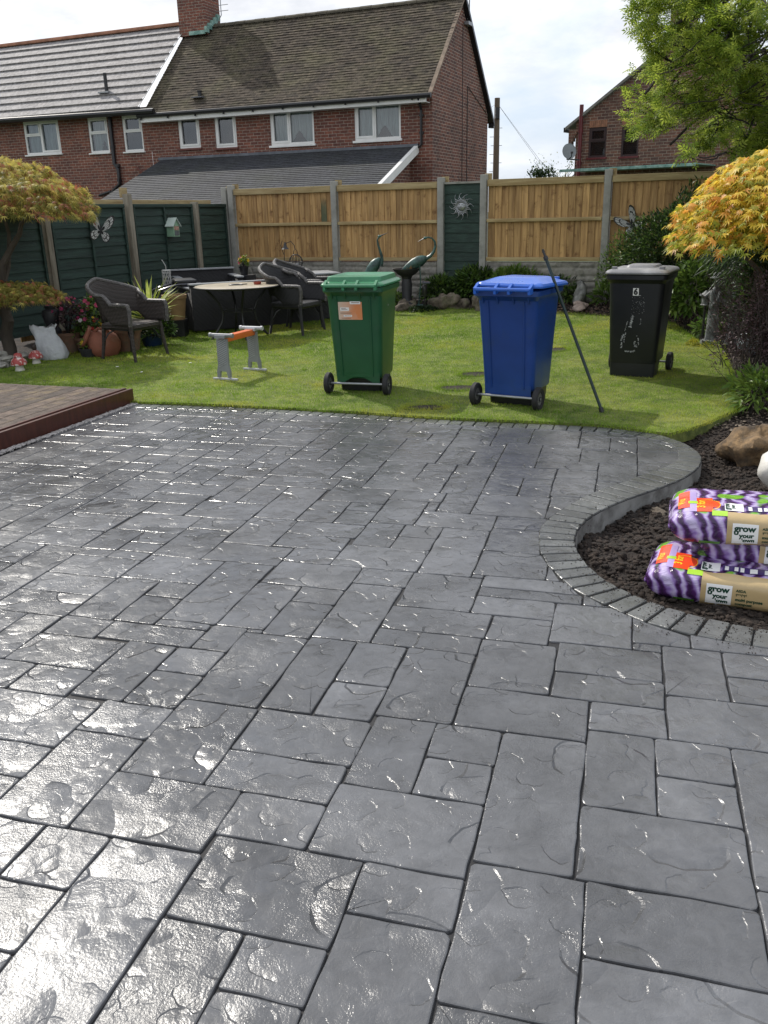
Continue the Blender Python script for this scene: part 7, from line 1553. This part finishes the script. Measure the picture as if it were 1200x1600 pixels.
shrub('yellow_plant', (3.62, 9.95, .05), 'tiny bright yellow-green plant on the right lawn edge', 'plant', (0, 0, .05), (.08, .07, .06), 260, (.02, .045), LANCE, [leafmat('yellow_leaf', (.34, .32, .03), (.46, .42, .05)), L_br], [.8, .2], seed=8, stems=0)
shrub('yellow_plant', (3.80, 9.80, .05), 'low yellow-green clump just right of the tiny yellow plant', 'plant', (0, 0, .04), (.15, .08, .06), 300, (.02, .045), LANCE, [bpy.data.materials['yellow_leaf'], L_mid], [.4, .6], seed=9, stems=0)
shrub('border_plant', (4.0, 10.35, .08), 'loose pale green plant at the feet of the statues', 'plant', (0, 0, .14), (.26, .2, .14), 350, (.04, .08), OVAL, [L_mid, L_br], [.6, .4], seed=10)
# back border along the fence
BP = [(.28, 13.95, .22, .16, L_br, 'yellow-green ground cover at the lawn edge right of the green bin', OVAL, (.025, .05), 1500, (.30, .16)), (.98, 13.95, .40, .30, L_mid, 'mid green leafy clump left of the narrow green panel', LANCE, (.05, .10), 1500, (.32, .22)),
      (1.55, 13.85, .50, .36, L_mid, 'leafy shrub in front of the narrow green panel', LANCE, (.06, .12), 1900, (.42, .25)), (2.1, 13.55, .50, .34, L_br, 'light green leafy shrub between green panel and blue bin', LANCE, (.06, .12), 2000, (.45, .28)),
      (2.65, 13.35, .36, .26, L_mid, 'leafy shrub just right of the blue bin lid', LANCE, (.05, .10), 1500, (.40, .25)), (2.95, 13.45, .22, .14, L_mid, 'dark green foliage below the rock-faced boards', LANCE, (.04, .08), 900, (.30, .2)), (3.38, 12.95, .26, .16, L_br, 'hosta-like clump of pale leaves left of the black bin', LANCE, (.10, .18), 160, (.22, .16)),
      (.7, 13.45, .10, .06, L_dk, 'dark low cushion plant under the solar spotlight', OVAL, (.02, .04), 900, (.28, .12))]
for i, (x, y, zc, rz_, lm, lb, shp, sz3, n, (rx, ry)) in enumerate(BP):
    shrub('border_shrub', (x, y, Hf(x, y)-.02), lb, 'shrub', (0, 0, zc*.5), (rx, ry, zc*.62), n, sz3, shp, [lm, L_dk if lm is not L_br else L_mid], [.62, .38], seed=20+i, shell=.35, droop=.2, stems=6)
# small blossom tree far beyond the fence
bt = empty('blossom_tree', (9.0, 44, 0), 0, 'small distant tree in pale blossom just over the fence between the houses', 'tree')
sg = [(arc((0, 0, 0), (0, 0, 2.6), 0, 5, .02, 70), .12, .08, 6)]; ep = []
for k in range(46):
    a = rs.uniform(0, 6.28); L_ = rs.uniform(.7, 1.5); e_ = (L_*cos(a), L_*sin(a), 2.7+rs.uniform(.0, 1.15)); sg.append((arc((0, 0, rs.uniform(1.9, 2.7)), e_, .1, 5, .06, 71+k), .025, .008, 4)); ep += [e_]*9
limbs('trunk', sg, M_twig, bt); ep = np.array(ep)+rs.normal(0, .20, (len(ep), 3)); cloud('crown', [leafmat('blossom', (.50, .52, .42), (.62, .62, .56)), L_mid], [(leafset(ep[::2], unit(len(ep[::2])), unit(len(ep[::2])), np.full(len(ep[::2]), .10), OVAL), 0), (leafset(ep[1::2], unit(len(ep[1::2])), unit(len(ep[1::2])), np.full(len(ep[1::2]), .09), OVAL), 1)], bt)
tt_ = empty('roof_aerial', (7.2, 40, 0), 0, 'dark treetop clump just over the wooden fence left of the blossom', 'tree'); cloud('crown', [L_dk], [(leafset(np.array([[0, 0, 3.1]])+rs.normal(0, .16, (300, 3))*np.array([1.6, 1, .6]), unit(300), unit(300), np.full(300, .14), OVAL), 0)], tt_); limbs('trunk', [([(0, 0, 0), (0, 0, 3)], .05, .03, 5)], M_twig, tt_); tt_.name = 'far_tree'
# ---- yucca with separate spiky leaves, bushy leaves below
yq = empty('yucca', (-2.98, 11.32, .17), 0, 'spiky yellow-green yucca growing in the dark blue pot', 'plant'); L_yu = leafmat('yucca_leaf', (.30, .38, .06), (.50, .54, .16), .4, 12, .4)
yme = []
for k in range(3):
    V_, F_ = lance(.05, .10+.12*k, .012); me = bpy.data.meshes.new('leaf'); me.from_pydata([tuple(v) for v in V_], [], [tuple(int(i) for i in f) for f in F_]); me.materials.append(L_yu); yme.append(me)
for k in range(70):
    a = rs.uniform(0, 6.28); e_ = R(rs.uniform(18, 86)); L_ = rs.uniform(.40, .64); o = bpy.data.objects.new('leaf', yme[k % 3]); col.objects.link(o); o.parent = yq
    d = Vector((cos(a)*cos(e_), sin(a)*cos(e_), sin(e_))); s = d.cross(Vector((0, 0, 1))).normalized(); n_v = s.cross(d); o.matrix_basis = Matrix(((s.x*L_, d.x*L_, n_v.x*L_, 0), (s.y*L_, d.y*L_, n_v.y*L_, 0), (s.z*L_, d.z*L_, n_v.z*L_, .18), (0, 0, 0, 1)))
shrub('pot_plant', (-2.88, 11.28, .15), 'bushy fine-leaved green plant spilling over the blue pot', 'plant', (0, 0, .12), (.22, .2, .2), 900, (.05, .10), LANCE, [L_mid, L_dk], [.5, .5], seed=40, stems=0)
# flowers along the left fence
def flowers(loc, label, r, n, cols, h_, seed, leafn=500, lm=L_mid):
    q = empty('flowering_plant', loc, 0, label, 'plant', None); p, d = crown_pts(leafn, (0, 0, h_*.5), (r, r*.8, h_*.6), -.4, .3, .35, seed); sets = [(leafset(p, d+rs.normal(0, .5, d.shape), np.array([[0, 0, 1.]])+rs.normal(0, .4, d.shape), rs.uniform(.03, .07, len(p)), OVAL), 0)]
    cloud('foliage', [lm], sets, q); limbs('stem', [(arc((0, 0, 0), tuple(p[k*7]), .03, 4, .06, seed+k), .006, .003, 4) for k in range(8)], M_twig, q)
    pf, df = crown_pts(n, (0, 0, h_*.55), (r*1.05, r*.85, h_*.66), -.1, .85, .25, seed+1)
    for k in range(len(pf)):
        c = cols[k % len(cols)]; mb = MB(); n_ = 6; s_ = rs.uniform(.018, .034); nn_ = (Vector(df[k])+Vector((.1, -.9, .3))).normalized(); u_ = nn_.orthogonal().normalized(); v_ = nn_.cross(u_); C = Vector(pf[k])
        for j in range(n_):
            a0 = 2*pi*j/n_; w_ = .42; mb.add([tuple(C), tuple(C+(u_*cos(a0-w_)+v_*sin(a0-w_))*s_*.8+nn_*.003), tuple(C+(u_*cos(a0)+v_*sin(a0))*s_+nn_*.008), tuple(C+(u_*cos(a0+w_)+v_*sin(a0+w_))*s_*.8+nn_*.003)], [(0, 1, 2, 3)])
        mb.build('flower', c, q)
F_p = mat('petal_pink', (.55, .06, .16), .5, .2, 20, 0, trans=.3); F_m = mat('petal_magenta', (.38, .02, .12), .5, .2, 20, 0, trans=.3); F_y = mat('petal_yellow', (.75, .48, .02), .5, .2, 20, 0, trans=.3); F_w = mat('petal_white', (.7, .7, .66), .5, .1, 20, 0, trans=.3); F_r = mat('petal_red', (.45, .02, .02), .5, .2, 20, 0, trans=.3)
flowers((-3.62, 11.28, .28), 'tall plant with dark pink flowers in the wide brown planter', .30, 34, [F_p, F_m, F_p], .42, 51, 800)
flowers((-3.70, 10.98, .18), 'mixed yellow, white and red flowers in the low pot beside the urn', .18, 16, [F_y, F_w, F_r, F_m], .26, 52, 350)
flowers((-3.98, 11.05, .24), 'reddish pink flowering plant behind the white sack', .26, 26, [F_p, F_m], .40, 53, 600, L_pur)
flowers((-3.60, 10.62, .11), 'small yellow and white flowers in the small dark pot', .08, 7, [F_y, F_w], .10, 54, 110, L_br)
flowers((-2.13, 14.05, .86), 'tiny yellow flowers in the little black pot by the corner posts', .08, 9, [F_y, F_y, F_p], .14, 55, 90, L_br)
flowers((-3.40, 11.75, .05), 'green plant with a few pink flowers against the green fence behind the chair', .26, 12, [F_m, F_p], .50, 56, 700)
# pale fallen bits on the lawn
for i, (x, y) in enumerate(((-2.62, 9.35), (-3.0, 9.75), (-2.2, 9.9), (1.62, 4.92))): 
    mb = MB(); mb.blob((0, 0, 0), (.018, .012, .004), i, 5, .3); o = mb.build('fallen_petal', M_white, None); o.location = (x, y, .035 if y > 6 else -.07); tag(o, ('pale petal fallen on the grass below the wicker chair', 'pale petal fallen on the grass left of the wicker chair', 'pale petal fallen on the grass near the work stand', 'pale scrap of leaf lying on the dug soil')[i], 'petal')
